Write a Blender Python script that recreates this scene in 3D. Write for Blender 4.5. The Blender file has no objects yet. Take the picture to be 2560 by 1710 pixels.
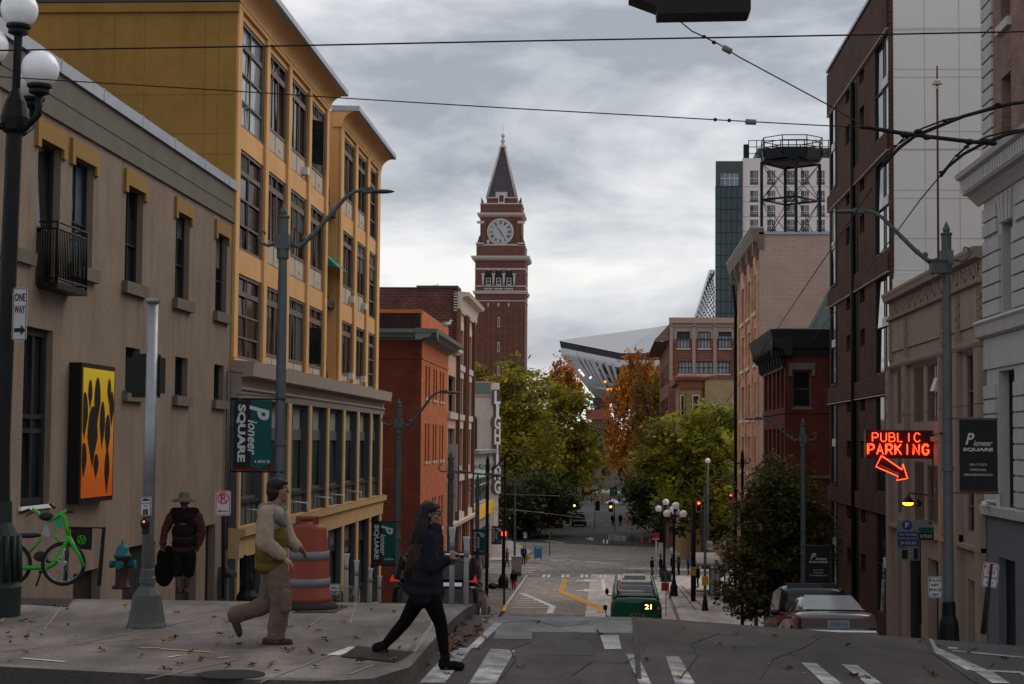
import bpy, bmesh, math, random
from mathutils import Vector, Matrix, Euler
rnd = random.Random(7)
R_ = math.radians
# ---------------------------------------------------------------- camera, world, sun
scene = bpy.context.scene
COL = scene.collection
F_, CZ = 4300.0, 2.25
YAW, PITCH, ROLL = .05728, .05762, .008
ROT = Matrix.Rotation(YAW, 3, 'Z') @ Matrix.Rotation(math.pi/2+PITCH, 3, 'X') @ Matrix.Rotation(ROLL, 3, 'Z')
cam = bpy.data.cameras.new('camera'); camo = bpy.data.objects.new('camera', cam); COL.objects.link(camo)
camo.matrix_world = Matrix.Translation((0, 0, CZ)) @ ROT.to_4x4()
cam.sensor_width = 36; cam.lens = 36*F_/2560; cam.clip_start = .1; cam.clip_end = 9000
scene.camera = camo
scene.view_settings.view_transform = 'Standard'; scene.view_settings.look = 'None'
scene.view_settings.exposure = 0.0; scene.view_settings.gamma = 1
SUN_EL, SUN_AZ = 36, 44      # azimuth clockwise from +Y
world = bpy.data.worlds.new('World'); scene.world = world; world.use_nodes = True
def build_world():
    nt = world.node_tree; N = nt.nodes; L = nt.links; N.clear()
    out = N.new('ShaderNodeOutputWorld'); bg = N.new('ShaderNodeBackground'); L.new(bg.outputs[0], out.inputs[0])
    sky = N.new('ShaderNodeTexSky'); sky.sky_type = 'NISHITA'; sky.sun_disc = False
    sky.sun_elevation = R_(SUN_EL); sky.sun_rotation = R_(SUN_AZ)
    tc = N.new('ShaderNodeTexCoord')
    def noise(scale, sc, det, off=(0, 0, 0), dist=0.0):
        mp = N.new('ShaderNodeMapping'); mp.inputs['Scale'].default_value = sc; mp.inputs['Location'].default_value = off
        n = N.new('ShaderNodeTexNoise'); n.inputs['Scale'].default_value = scale; n.inputs['Detail'].default_value = det
        n.inputs['Roughness'].default_value = .56; n.inputs['Distortion'].default_value = dist
        L.new(tc.outputs['Generated'], mp.inputs[0]); L.new(mp.outputs[0], n.inputs['Vector']); return n.outputs['Fac']
    def math_(op, a, b=0.0, c=None):
        m = N.new('ShaderNodeMath'); m.operation = op
        for i, v in enumerate((a, b) if c is None else (a, b, c)):
            if hasattr(v, 'links'): L.new(v, m.inputs[i])
            else: m.inputs[i].default_value = v
        return m.outputs[0]
    a = noise(4.2, (1, 1, 3.0), 6, (1.75, .3, .62), .4)
    b = noise(11.0, (1, 1, 2.4), 8, (5.1, 2.3, .3), .3)
    sep = N.new('ShaderNodeSeparateXYZ'); L.new(tc.outputs['Generated'], sep.inputs[0])
    s = math_('ADD', math_('MULTIPLY', a, .68), math_('MULTIPLY', b, .32))
    # thin, bright cloud low down, thicker cloud overhead
    low = math_('MULTIPLY', math_('SUBTRACT', .13, sep.outputs['Z']), .70)
    s = math_('ADD', math_('MULTIPLY', math_('SUBTRACT', s, .5), 1.55), .5)
    s = math_('ADD', s, math_('MAXIMUM', low, -.07))
    cr = N.new('ShaderNodeValToRGB'); L.new(s, cr.inputs[0]); e = cr.color_ramp.elements
    e[0].position = .33; e[0].color = (.36, .385, .43, 1); e[1].position = .69; e[1].color = (.93, .91, .89, 1)
    k = e.new(.47); k.color = (.56, .585, .63, 1); k = e.new(.57); k.color = (.73, .742, .765, 1)
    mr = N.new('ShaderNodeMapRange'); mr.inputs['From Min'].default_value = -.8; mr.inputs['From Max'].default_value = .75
    mr.inputs['To Min'].default_value = 1.35; mr.inputs['To Max'].default_value = 1.07  # unseen sky behind the camera brightened to light camera-facing walls
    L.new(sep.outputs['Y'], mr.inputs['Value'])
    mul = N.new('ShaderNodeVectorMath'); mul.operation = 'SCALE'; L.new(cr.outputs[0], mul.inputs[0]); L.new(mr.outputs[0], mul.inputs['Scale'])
    nk = N.new('ShaderNodeVectorMath'); nk.operation = 'SCALE'; L.new(sky.outputs[0], nk.inputs[0]); nk.inputs['Scale'].default_value = .1
    mx = N.new('ShaderNodeMix'); mx.data_type = 'RGBA'; mx.inputs['Factor'].default_value = .94
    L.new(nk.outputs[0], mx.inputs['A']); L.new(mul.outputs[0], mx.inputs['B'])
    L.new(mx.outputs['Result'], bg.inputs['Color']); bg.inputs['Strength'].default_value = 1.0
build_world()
sl = bpy.data.lights.new('sun', 'SUN'); sl.energy = 1.6; sl.angle = R_(50); sl.color = (1, .90, .78)
so = bpy.data.objects.new('sun', sl); COL.objects.link(so)
so.rotation_euler = Euler((-(math.pi/2-R_(SUN_EL)), 0, -R_(SUN_AZ)))
# ---------------------------------------------------------------- pixel -> world helpers (source photo 2560x1710)
CAMP = Vector((0, 0, CZ))
def ray(px, py): return ROT @ Vector(((px-1280)/F_, -(py-855)/F_, -1.0))
def onp(ax, val, px, py):
    d = ray(px, py); return CAMP + d*((val-CAMP[ax])/d[ax])
def PX(x, px, py): return onp(0, x, px, py)
def PY(y, px, py): return onp(1, y, px, py)
def PZ(z, px, py): return onp(2, z, px, py)
ZF = -9.55
def smooth(t): t = max(0., min(1., t)); return t*t*(3-2*t)
def g(x, y):
    """height of the road surface"""
    if y < 21.2: b = 0.
    elif y < 24.2: b = -.135*(y-21.2)**2/6
    elif y < 84: b = -.2025-.135*(y-24.2)
    elif y < 100: t = (y-84); b = -.2025-.135*59.8-.135*(t-t*t/32)
    else: b = -.2025-.135*59.8-.135*8
    if y > 84: b = max(b, ZF)
    c = .062*max(0., min(x, 12)-.5)*smooth((y-8)/10)*(1-smooth((y-40)/30))
    return b-c
def G(px, py, dz=0.):
    d = ray(px, py); d = d/d.y; y0 = 8.0; y = 8.0
    while y < 2500:
        p = CAMP + d*y
        if p.z < g(p.x, p.y)+dz:
            lo, hi = y0, y
            for _ in range(25):
                m = (lo+hi)/2; p = CAMP+d*m
                if p.z < g(p.x, p.y)+dz: hi = m
                else: lo = m
            return CAMP+d*hi
        y0 = y; y += .25 if y < 60 else 1.0
    return CAMP+d*y
# ---------------------------------------------------------------- materials
M = {}
def nodes(m):
    m.use_nodes = True; nt = m.node_tree; b = nt.nodes.get('Principled BSDF'); return nt, nt.nodes, nt.links, b
def mat(name, col, rough=.75, var=.12, scale=3., metal=0., bump=0., bscale=40., streak=0., dirt=None, spec=.18, emit=None, estr=0., coat=0.):
    m = bpy.data.materials.new(name); nt, N, L, b = nodes(m); M[name] = m
    b.inputs['Roughness'].default_value = rough; b.inputs['Metallic'].default_value = metal
    b.inputs['Specular IOR Level'].default_value = spec
    if coat: b.inputs['Coat Weight'].default_value = coat; b.inputs['Coat Roughness'].default_value = .08
    tc = N.new('ShaderNodeTexCoord')
    def noise(s, det=4, sc=(1, 1, 1)):
        mp = N.new('ShaderNodeMapping'); mp.inputs['Scale'].default_value = sc
        n = N.new('ShaderNodeTexNoise'); n.inputs['Scale'].default_value = s; n.inputs['Detail'].default_value = det
        L.new(tc.outputs['Object'], mp.inputs[0]); L.new(mp.outputs[0], n.inputs['Vector']); return n.outputs['Fac']
    def mixc(f, A, B, lo=.3, hi=.7):
        mr = N.new('ShaderNodeMapRange'); mr.inputs[1].default_value = lo; mr.inputs[2].default_value = hi; L.new(f, mr.inputs[0])
        mx = N.new('ShaderNodeMix'); mx.data_type = 'RGBA'; L.new(mr.outputs[0], mx.inputs[0])
        for i, v in ((6, A), (7, B)):
            if hasattr(v, 'links'): L.new(v, mx.inputs[i])
            else: mx.inputs[i].default_value = (*v, 1)
        return mx.outputs[2]
    c = mixc(noise(scale), tuple(v*(1-var) for v in col), tuple(min(1, v*(1+var)) for v in col))
    if var > 0: 
        c2 = mixc(noise(scale*9, 3), tuple(v*(1-var*.8) for v in col), tuple(min(1, v*(1+var*.8)) for v in col))
        mx = N.new('ShaderNodeMix'); mx.data_type = 'RGBA'; mx.inputs[0].default_value = .4; L.new(c, mx.inputs[6]); L.new(c2, mx.inputs[7]); c = mx.outputs[2]
    if streak:
        dk = dirt or tuple(v*.45 for v in col)
        f = noise(2.2, 5, (1.3, 1.3, .10))
        mr = N.new('ShaderNodeMapRange'); mr.inputs[1].default_value = .5; mr.inputs[2].default_value = .78; mr.inputs[4].default_value = streak; L.new(f, mr.inputs[0])
        mx = N.new('ShaderNodeMix'); mx.data_type = 'RGBA'; L.new(mr.outputs[0], mx.inputs[0]); L.new(c, mx.inputs[6]); mx.inputs[7].default_value = (*dk, 1); c = mx.outputs[2]
    L.new(c, b.inputs['Base Color'])
    if bump:
        bp = N.new('ShaderNodeBump'); bp.inputs['Strength'].default_value = bump; bp.inputs['Distance'].default_value = .02
        L.new(noise(bscale, 5), bp.inputs['Height']); L.new(bp.outputs[0], b.inputs['Normal'])
    if emit:
        b.inputs['Emission Color'].default_value = (*emit, 1); b.inputs['Emission Strength'].default_value = estr
    return m
def brick(name, c1, c2, mortar, bw=.42, bh=.15, ms=.018, rough=.85, var=.25):
    m = bpy.data.materials.new(name); nt, N, L, b = nodes(m); M[name] = m
    b.inputs['Roughness'].default_value = rough; b.inputs['Specular IOR Level'].default_value = .15
    tc = N.new('ShaderNodeTexCoord'); sp = N.new('ShaderNodeSeparateXYZ'); L.new(tc.outputs['Object'], sp.inputs[0])
    ad = N.new('ShaderNodeMath'); L.new(sp.outputs[0], ad.inputs[0]); L.new(sp.outputs[1], ad.inputs[1])
    cb = N.new('ShaderNodeCombineXYZ'); L.new(ad.outputs[0], cb.inputs[0]); L.new(sp.outputs[2], cb.inputs[1])
    t = N.new('ShaderNodeTexBrick'); L.new(cb.outputs[0], t.inputs['Vector'])
    t.inputs['Scale'].default_value = 1; t.inputs['Brick Width'].default_value = bw; t.inputs['Row Height'].default_value = bh
    t.inputs['Mortar Size'].default_value = ms; t.inputs['Mortar Smooth'].default_value = .3; t.inputs['Bias'].default_value = 0
    t.inputs['Color1'].default_value = (*c1, 1); t.inputs['Color2'].default_value = (*c2, 1); t.inputs['Mortar'].default_value = (*mortar, 1)
    n = N.new('ShaderNodeTexNoise'); n.inputs['Scale'].default_value = .9; n.inputs['Detail'].default_value = 6; L.new(tc.outputs['Object'], n.inputs['Vector'])
    mr = N.new('ShaderNodeMapRange'); mr.inputs[1].default_value = .3; mr.inputs[2].default_value = .7; mr.inputs[3].default_value = 1-var; mr.inputs[4].default_value = 1+var; L.new(n.outputs[0], mr.inputs[0])
    vm = N.new('ShaderNodeVectorMath'); vm.operation = 'SCALE'; L.new(t.outputs['Color'], vm.inputs[0]); L.new(mr.outputs[0], vm.inputs['Scale'])
    L.new(vm.outputs[0], b.inputs['Base Color'])
    bp = N.new('ShaderNodeBump'); bp.inputs['Strength'].default_value = .5; bp.inputs['Distance'].default_value = .015; bp.invert = True
    L.new(t.outputs['Fac'], bp.inputs['Height']); L.new(bp.outputs[0], b.inputs['Normal'])
    return m
def glass(name, col, rough=.06, var=.5, scale=.6, spec=.5):
    """dark window glass: opaque, shiny, with dim uneven interior behind it"""
    m = mat(name, col, rough, var, scale, spec=.42); return m
def leafmat(name, cols, scale=.5):
    m = bpy.data.materials.new(name); nt, N, L, b = nodes(m); M[name] = m
    b.inputs['Roughness'].default_value = .6; b.inputs['Specular IOR Level'].default_value = .25
    ge = N.new('ShaderNodeTexCoord'); n = N.new('ShaderNodeTexNoise'); n.inputs['Scale'].default_value = scale; n.inputs['Detail'].default_value = 6; n.inputs['Roughness'].default_value = .75
    L.new(ge.outputs['Object'], n.inputs['Vector']); cr = N.new('ShaderNodeValToRGB'); L.new(n.outputs[0], cr.inputs[0])
    e = cr.color_ramp.elements; k = len(cols)
    e[0].position = .32; e[0].color = (*cols[0], 1); e[1].position = .68; e[1].color = (*cols[-1], 1)
    for i in range(1, k-1): q = e.new(.32+.36*i/(k-1)); q.color = (*cols[i], 1)
    L.new(cr.outputs[0], b.inputs['Base Color'])
    tr = N.new('ShaderNodeBsdfTranslucent'); L.new(cr.outputs[0], tr.inputs[0]); ms = N.new('ShaderNodeMixShader'); ms.inputs[0].default_value = .35
    L.new(b.outputs[0], ms.inputs[1]); L.new(tr.outputs[0], ms.inputs[2]); L.new(ms.outputs[0], N['Material Output'].inputs[0])
    return m
# ---------------------------------------------------------------- mesh builder
class Fr:
    """wall frame: u along the wall, v up, d outwards"""
    def __init__(s, kind, c): s.kind, s.c = kind, c
    def __call__(s, u, v, d=0.):
        if s.kind == 'L': return Vector((s.c+d, u, v))
        if s.kind == 'R': return Vector((s.c-d, u, v))
        return Vector((u, s.c-d, v))
class Frg:
    """general frame: origin, right vector, up vector, out vector"""
    def __init__(s, o, r, u, n): s.o, s.r, s.u_, s.n = Vector(o), Vector(r).normalized(), Vector(u).normalized(), Vector(n).normalized()
    def __call__(s, u, v, d=0.): return s.o + s.r*u + s.u_*v + s.n*d
class MB:
    def __init__(s): s.v = []; s.f = []; s.sm = []
    def add(s, vs, fs, smooth=False):
        o = len(s.v); s.v += [Vector(p) for p in vs]; s.f += [tuple(i+o for i in f) for f in fs]; s.sm += [smooth]*len(fs); return s
    def quad(s, a, b, c, d): return s.add([a, b, c, d], [(0, 1, 2, 3)])
    def hexa(s, p): return s.add(p, [(0, 1, 2, 3), (7, 6, 5, 4), (0, 4, 5, 1), (1, 5, 6, 2), (2, 6, 7, 3), (3, 7, 4, 0)])
    def box(s, x0, x1, y0, y1, z0, z1):
        return s.hexa([(x0, y0, z0), (x1, y0, z0), (x1, y1, z0), (x0, y1, z0), (x0, y0, z1), (x1, y0, z1), (x1, y1, z1), (x0, y1, z1)])
    def fb(s, fr, u0, u1, v0, v1, d0, d1):
        return s.hexa([fr(u0, v0, d0), fr(u1, v0, d0), fr(u1, v1, d0), fr(u0, v1, d0), fr(u0, v0, d1), fr(u1, v0, d1), fr(u1, v1, d1), fr(u0, v1, d1)])
    def prism(s, pts, vec):
        n = len(pts); vec = Vector(vec); p = [Vector(q) for q in pts]
        return s.add(p+[q+vec for q in p], [tuple(range(n))[::-1], tuple(range(n, 2*n))]+[(i, (i+1) % n, n+(i+1) % n, n+i) for i in range(n)])
    def fprism(s, fr, pts, d0, d1):
        n = len(pts); return s.add([fr(u, v, d0) for u, v in pts]+[fr(u, v, d1) for u, v in pts], [tuple(range(n))[::-1], tuple(range(n, 2*n))]+[(i, (i+1) % n, n+(i+1) % n, n+i) for i in range(n)])
    def sweep(s, fr, prof, u0, u1):
        """profile [(v,d)] closed, extruded along u"""
        n = len(prof); return s.add([fr(u0, v, d) for v, d in prof]+[fr(u1, v, d) for v, d in prof], [tuple(range(n))[::-1], tuple(range(n, 2*n))]+[(i, (i+1) % n, n+(i+1) % n, n+i) for i in range(n)])
    def tube(s, pts, r, n=8, smooth=True, cap=True):
        pts = [Vector(p) for p in pts]; k = len(pts); rs = r if isinstance(r, (list, tuple)) else [r]*k
        vs = []; up = None
        for i, p in enumerate(pts):
            t = (pts[min(i+1, k-1)]-pts[max(i-1, 0)]).normalized()
            if up is None:
                up = Vector((0, 0, 1)) if abs(t.z) < .9 else Vector((1, 0, 0))
            a = (up - t*up.dot(t))
            a = a.normalized() if a.length > 1e-5 else t.orthogonal().normalized()
            up = a; b = t.cross(a)
            for j in range(n):
                q = 2*math.pi*j/n + math.pi/n; vs.append(p+(a*math.cos(q)+b*math.sin(q))*rs[i])
        fs = [(i*n+j, i*n+(j+1) % n, (i+1)*n+(j+1) % n, (i+1)*n+j) for i in range(k-1) for j in range(n)]
        s.add(vs, fs, smooth)
        if cap: o = len(s.v)-len(vs); s.f += [tuple(o+j for j in range(n))[::-1], tuple(o+(k-1)*n+j for j in range(n))]; s.sm += [False]*2
        return s
    def lathe(s, x, y, prof, n=16, smooth=False):
        """profile [(r,z)] around the vertical through x,y"""
        return s.tube([(x, y, z) for r, z in prof], [max(r, 1e-4) for r, z in prof], n, smooth) if False else s._lathe(x, y, prof, n, smooth)
    def _lathe(s, x, y, prof, n, smooth):
        vs = [(x+max(r, 1e-4)*math.cos(2*math.pi*(j+.5)/n), y+max(r, 1e-4)*math.sin(2*math.pi*(j+.5)/n), z) for r, z in prof for j in range(n)]
        k = len(prof); fs = [(i*n+j, i*n+(j+1) % n, (i+1)*n+(j+1) % n, (i+1)*n+j) for i in range(k-1) for j in range(n)]
        s.add(vs, fs, smooth); o = len(s.v)-len(vs); s.f += [tuple(o+j for j in range(n))[::-1], tuple(o+(k-1)*n+j for j in range(n))]; s.sm += [False]*2; return s
    def ell(s, c, r, n=16, rot=None, smooth=True):
        c = Vector(c); r = r if isinstance(r, (tuple, list)) else (r, r, r); m = max(4, n//2); vs = []; fs = []
        for i in range(m+1):
            th = math.pi*i/m
            for j in range(n):
                ph = 2*math.pi*j/n; p = Vector((r[0]*math.sin(th)*math.cos(ph), r[1]*math.sin(th)*math.sin(ph), r[2]*math.cos(th)))
                if rot is not None: p = rot @ p
                vs.append(c+p)
        fs = [(i*n+j, (i+1)*n+j, (i+1)*n+(j+1) % n, i*n+(j+1) % n) for i in range(m) for j in range(n)]
        return s.add(vs, fs, smooth)
    def disc(s, fr, u, v, r0, r1, d, n=32, a0=0, a1=2*math.pi):
        vs = []; full = abs(a1-a0-2*math.pi) < 1e-4; k = n if full else n+1
        for i in range(k):
            a = a0+(a1-a0)*i/n; vs += [fr(u+r0*math.cos(a), v+r0*math.sin(a), d), fr(u+r1*math.cos(a), v+r1*math.sin(a), d)]
        return s.add(vs, [(2*i, 2*i+1, 2*((i+1) % k)+1, 2*((i+1) % k)) for i in range(n)])
    def grid(s, fr, u0, u1, v0, v1, ops, dep):
        """wall front with openings (u0,u1,v0,v1) and their reveals"""
        us = sorted({u0, u1, *[o[0] for o in ops], *[o[1] for o in ops]}); vs = sorted({v0, v1, *[o[2] for o in ops], *[o[3] for o in ops]})
        us = [u for u in us if u0 <= u <= u1]; vs = [v for v in vs if v0 <= v <= v1]
        for a, b in zip(us, us[1:]):
            run = None
            for c, d in zip(vs, vs[1:]):
                mu, mv = (a+b)/2, (c+d)/2; hole = any(o[0] < mu < o[1] and o[2] < mv < o[3] for o in ops)
                if hole:
                    if run is not None: s.quad(fr(a, run, 0), fr(b, run, 0), fr(b, c, 0), fr(a, c, 0)); run = None
                elif run is None: run = c
            if run is not None: s.quad(fr(a, run, 0), fr(b, run, 0), fr(b, vs[-1], 0), fr(a, vs[-1], 0))
        for o in list(ops)+[(u0, u1, v0, v1)]:
            a, b, c, d = o[:4]; e = -dep
            s.quad(fr(a, c, 0), fr(a, d, 0), fr(a, d, e), fr(a, c, e)); s.quad(fr(b, c, 0), fr(b, d, 0), fr(b, d, e), fr(b, c, e))
            s.quad(fr(a, c, 0), fr(b, c, 0), fr(b, c, e), fr(a, c, e)); s.quad(fr(a, d, 0), fr(b, d, 0), fr(b, d, e), fr(a, d, e))
        return s
    def text(s, body, fr, u, v, h, w=None, bold=0., shear=0., d=.004, ext=0., align='C', rot=0., space=1.):
        cu = bpy.data.curves.new('txt', 'FONT'); cu.body = body; cu.offset = bold; cu.shear = shear; cu.resolution_u = 3; cu.extrude = 0; cu.space_character = space
        ob = bpy.data.objects.new('txt', cu); COL.objects.link(ob)
        me = ob.evaluated_get(bpy.context.evaluated_depsgraph_get()).to_mesh()
        vs = [q.co.copy() for q in me.vertices]; fs = [tuple(p.vertices) for p in me.polygons]
        if vs:
            x0 = min(q.x for q in vs); x1 = max(q.x for q in vs); y0 = min(q.y for q in vs); y1 = max(q.y for q in vs)
            k = h/(y1-y0); kx = k if w is None else w/(x1-x0); W = (x1-x0)*kx
            cx = {'C': -W/2, 'L': 0, 'R': -W}[align]; ca, sa = math.cos(rot), math.sin(rot); out = []
            for q in vs:
                a = (q.x-x0)*kx+cx; b = (q.y-y0)*k-h/2; out.append(fr(u+a*ca-b*sa, v+a*sa+b*ca, d))
            s.add(out, fs)
            if ext:
                s.add([fr(u+((q.x-x0)*kx+cx)*ca-((q.y-y0)*k-h/2)*sa, v+((q.x-x0)*kx+cx)*sa+((q.y-y0)*k-h/2)*ca, d-ext) for q in vs], fs)
                ed = {}
                for f in fs:
                    for i in range(len(f)):
                        e = (f[i], f[(i+1) % len(f)]); ke = tuple(sorted(e)); ed[ke] = ed.get(ke, 0)+1
                n = len(vs); s.add(out+s.v[-n:], [(a, b, b+n, a+n) for (a, b), c in ed.items() if c == 1])
        bpy.data.objects.remove(ob); return s
    def build(s, name, m, parent=None, label=None, cat=None, group=None, kind=None, smooth=None):
        if not s.v: return None
        me = bpy.data.meshes.new(name)
        if parent is not None:
            rt = parent
            while rt.parent: rt = rt.parent
            o = rt.location.copy()
        else:
            xs = [p.x for p in s.v]; ys = [p.y for p in s.v]; zs = [p.z for p in s.v]
            o = Vector(((min(xs)+max(xs))/2, (min(ys)+max(ys))/2, min(zs)))
        me.from_pydata([p-o for p in s.v], [], s.f)
        if smooth is None: me.polygons.foreach_set('use_smooth', s.sm)
        elif smooth: me.polygons.foreach_set('use_smooth', [True]*len(s.f))
        me.materials.append(M[m] if isinstance(m, str) else m)
        ob = bpy.data.objects.new(name, me); COL.objects.link(ob)
        if parent is not None: ob.parent = parent
        else: ob.location = o
        if label: ob['label'] = label
        if cat: ob['category'] = cat
        if group: ob['group'] = group
        if kind: ob['kind'] = kind
        return ob
def thing(name, label, cat, loc=(0, 0, 0), group=None):
    o = bpy.data.objects.new(name, None); COL.objects.link(o); o.location = loc; o.empty_display_size = .2
    o['label'] = label; o['category'] = cat
    if group: o['group'] = group
    return o
KIDS = {}
def copy_tree(o, label=None, loc=None, rotz=None, group=None, scale=None):
    def rec(a, par):
        c = a.copy(); COL.objects.link(c)
        if par is not None: c.parent = par; c.matrix_parent_inverse = a.matrix_parent_inverse.copy()
        for ch in list(a.children): rec(ch, c)
        return c
    c = rec(o, None)
    if label: c['label'] = label
    if loc is not None: c.location = loc
    if rotz is not None: c.rotation_euler = (0, 0, rotz)
    if group: c['group'] = group
    if scale is not None: c.scale = scale
    return c
def window(par, fr, u0, u1, v0, v1, d=-.15, cols=(.5,), rows=(), fw=.06, mw=.035, mf='frame_brown', mg='glass_dark', bars=None, blind=None, name='window', tr=None):
    """frame with muntins as one part, its glass as a sub-part"""
    m = MB(); t = .07
    m.fb(fr, u0, u0+fw, v0, v1, d-t/2, d+t/2); m.fb(fr, u1-fw, u1, v0, v1, d-t/2, d+t/2)
    m.fb(fr, u0+fw, u1-fw, v0, v0+fw, d-t/2+.002, d+t/2-.002); m.fb(fr, u0+fw, u1-fw, v1-fw, v1, d-t/2+.002, d+t/2-.002)
    for c in cols: x = u0+(u1-u0)*c; m.fb(fr, x-mw/2, x+mw/2, v0+fw, v1-fw, d-t/3, d+t/3)
    for r in rows:
        z = v0+(v1-v0)*r; w = mw if tr is None or abs(r-tr) > 1e-3 else mw*2.4
        m.fb(fr, u0+fw, u1-fw, z-w/2, z+w/2, d-t/3+.003, d+t/3-.003)
    if bars: 
        n = bars
        for i in range(1, n): x = u0+(u1-u0)*i/n; m.fb(fr, x-.012, x+.012, v0, v1, d+.06, d+.084)
    w = m.build(name, mf, par)
    pm = MB(); cu = [u0+.01]+[u0+(u1-u0)*c for c in cols]+[u1-.01]; cv = [v0+.01]+[v0+(v1-v0)*c for c in sorted(rows)]+[v1-.01]; e = d-t/2-.012
    for a, b in zip(cu, cu[1:]):
        for c_, f_ in zip(cv, cv[1:]):
            k1, k2 = rnd.uniform(-.014, .014)*(b-a), rnd.uniform(-.02, .02)*(f_-c_); pm.quad(fr(a, c_, e-k1-k2), fr(b, c_, e+k1-k2), fr(b, f_, e+k1+k2), fr(a, f_, e-k1+k2))
    pm.build('pane', mg, w)
    if blind is None and v1-v0 > 1.3 and rnd.random() < .45:
        h = rnd.choice((.25, .4, .55, 1)); k0 = rnd.choice((0, 0, .5)); k9 = 1 if k0 else rnd.choice((.5, 1)); MB().fb(fr, u0+fw+(u1-u0-2*fw)*k0, u0+fw+(u1-u0-2*fw)*k9, v1-fw-(v1-v0-2*fw)*h, v1-fw, d-t/2+.012, d-t/2+.016).build('curtain', rnd.choice(('curtain', 'curtain', 'blind_dim')), w)
    if blind:
        b = MB(); f0, f1, g0, g1, bm = blind
        b.fb(fr, u0+fw+(u1-u0-2*fw)*f0, u0+fw+(u1-u0-2*fw)*f1, v0+fw+(v1-v0-2*fw)*g0, v0+fw+(v1-v0-2*fw)*g1, d-t/2+.001, d-t/2+.008); b.build('blind', bm, w)
    return w
def sgn(o, **k):
    for a, b in k.items(): o[a] = b
    return o
# palette
mat('frame_brown', (.16, .12, .10), .6, .15); mat('frame_dark', (.022, .024, .026), .5, .2); mat('frame_white', (.55, .55, .54), .5, .1); mat('frame_grey', (.085, .088, .095), .5, .15)
glass('glass_dark', (.012, .015, .017), .05, .7, .8); glass('glass_mid', (.04, .045, .048), .12, .6, .9); glass('glass_teal', (.012, .040, .048), .08, .6, .2); glass('glass_blue', (.10, .16, .20), .1, .5, .5); glass('glass_pale', (.26, .30, .33), .08, .25, .4)
mat('blind', (.20, .225, .215), .8, .15, 6); mat('blind_dim', (.10, .10, .09), .8, .3, 5); mat('curtain', (.045, .06, .055), .8, .3, 6)
mat('metal_black', (.010, .011, .012), .5, .2, metal=.3); mat('metal_grey', (.07, .078, .078), .55, .15, 5, metal=.25, bump=.1); mat('metal_pole', (.085, .10, .10), .55, .22, 4, metal=.2, streak=.3); mat('galv', (.24, .25, .26), .42, .25, 8, metal=.7, streak=.4)
mat('metal_green', (.010, .022, .018), .5, .3, 6); mat('cast_grey', (.075, .08, .078), .55, .35, 5, metal=.3, bump=.3, streak=.4)
mat('globe', (.78, .79, .82), .25, .04, 3, spec=.6); mat('white_paint', (.75, .75, .74), .6, .08); mat('black_paint', (.009, .009, .009), .45, .1); mat('rubber', (.02, .02, .02), .85, .2)
mat('teal_cloth', (.006, .065, .065), .8, .12, 3); mat('black_cloth', (.014, .016, .017), .8, .15, 3); mat('text_white', (.42, .43, .42), .7, .05); mat('red_dark', (.10, .012, .01), .8, .1)
mat('sign_white', (.38, .38, .39), .45, .08, 6); mat('sign_red', (.35, .02, .02), .5, .1); mat('board_dim', (.15, .155, .15), .6, .2, 6); mat('sign_blue', (.012, .03, .12), .5, .1); mat('sign_green', (.006, .07, .045), .5, .1); mat('text_black', (.012, .012, .012), .6, .05)
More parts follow.
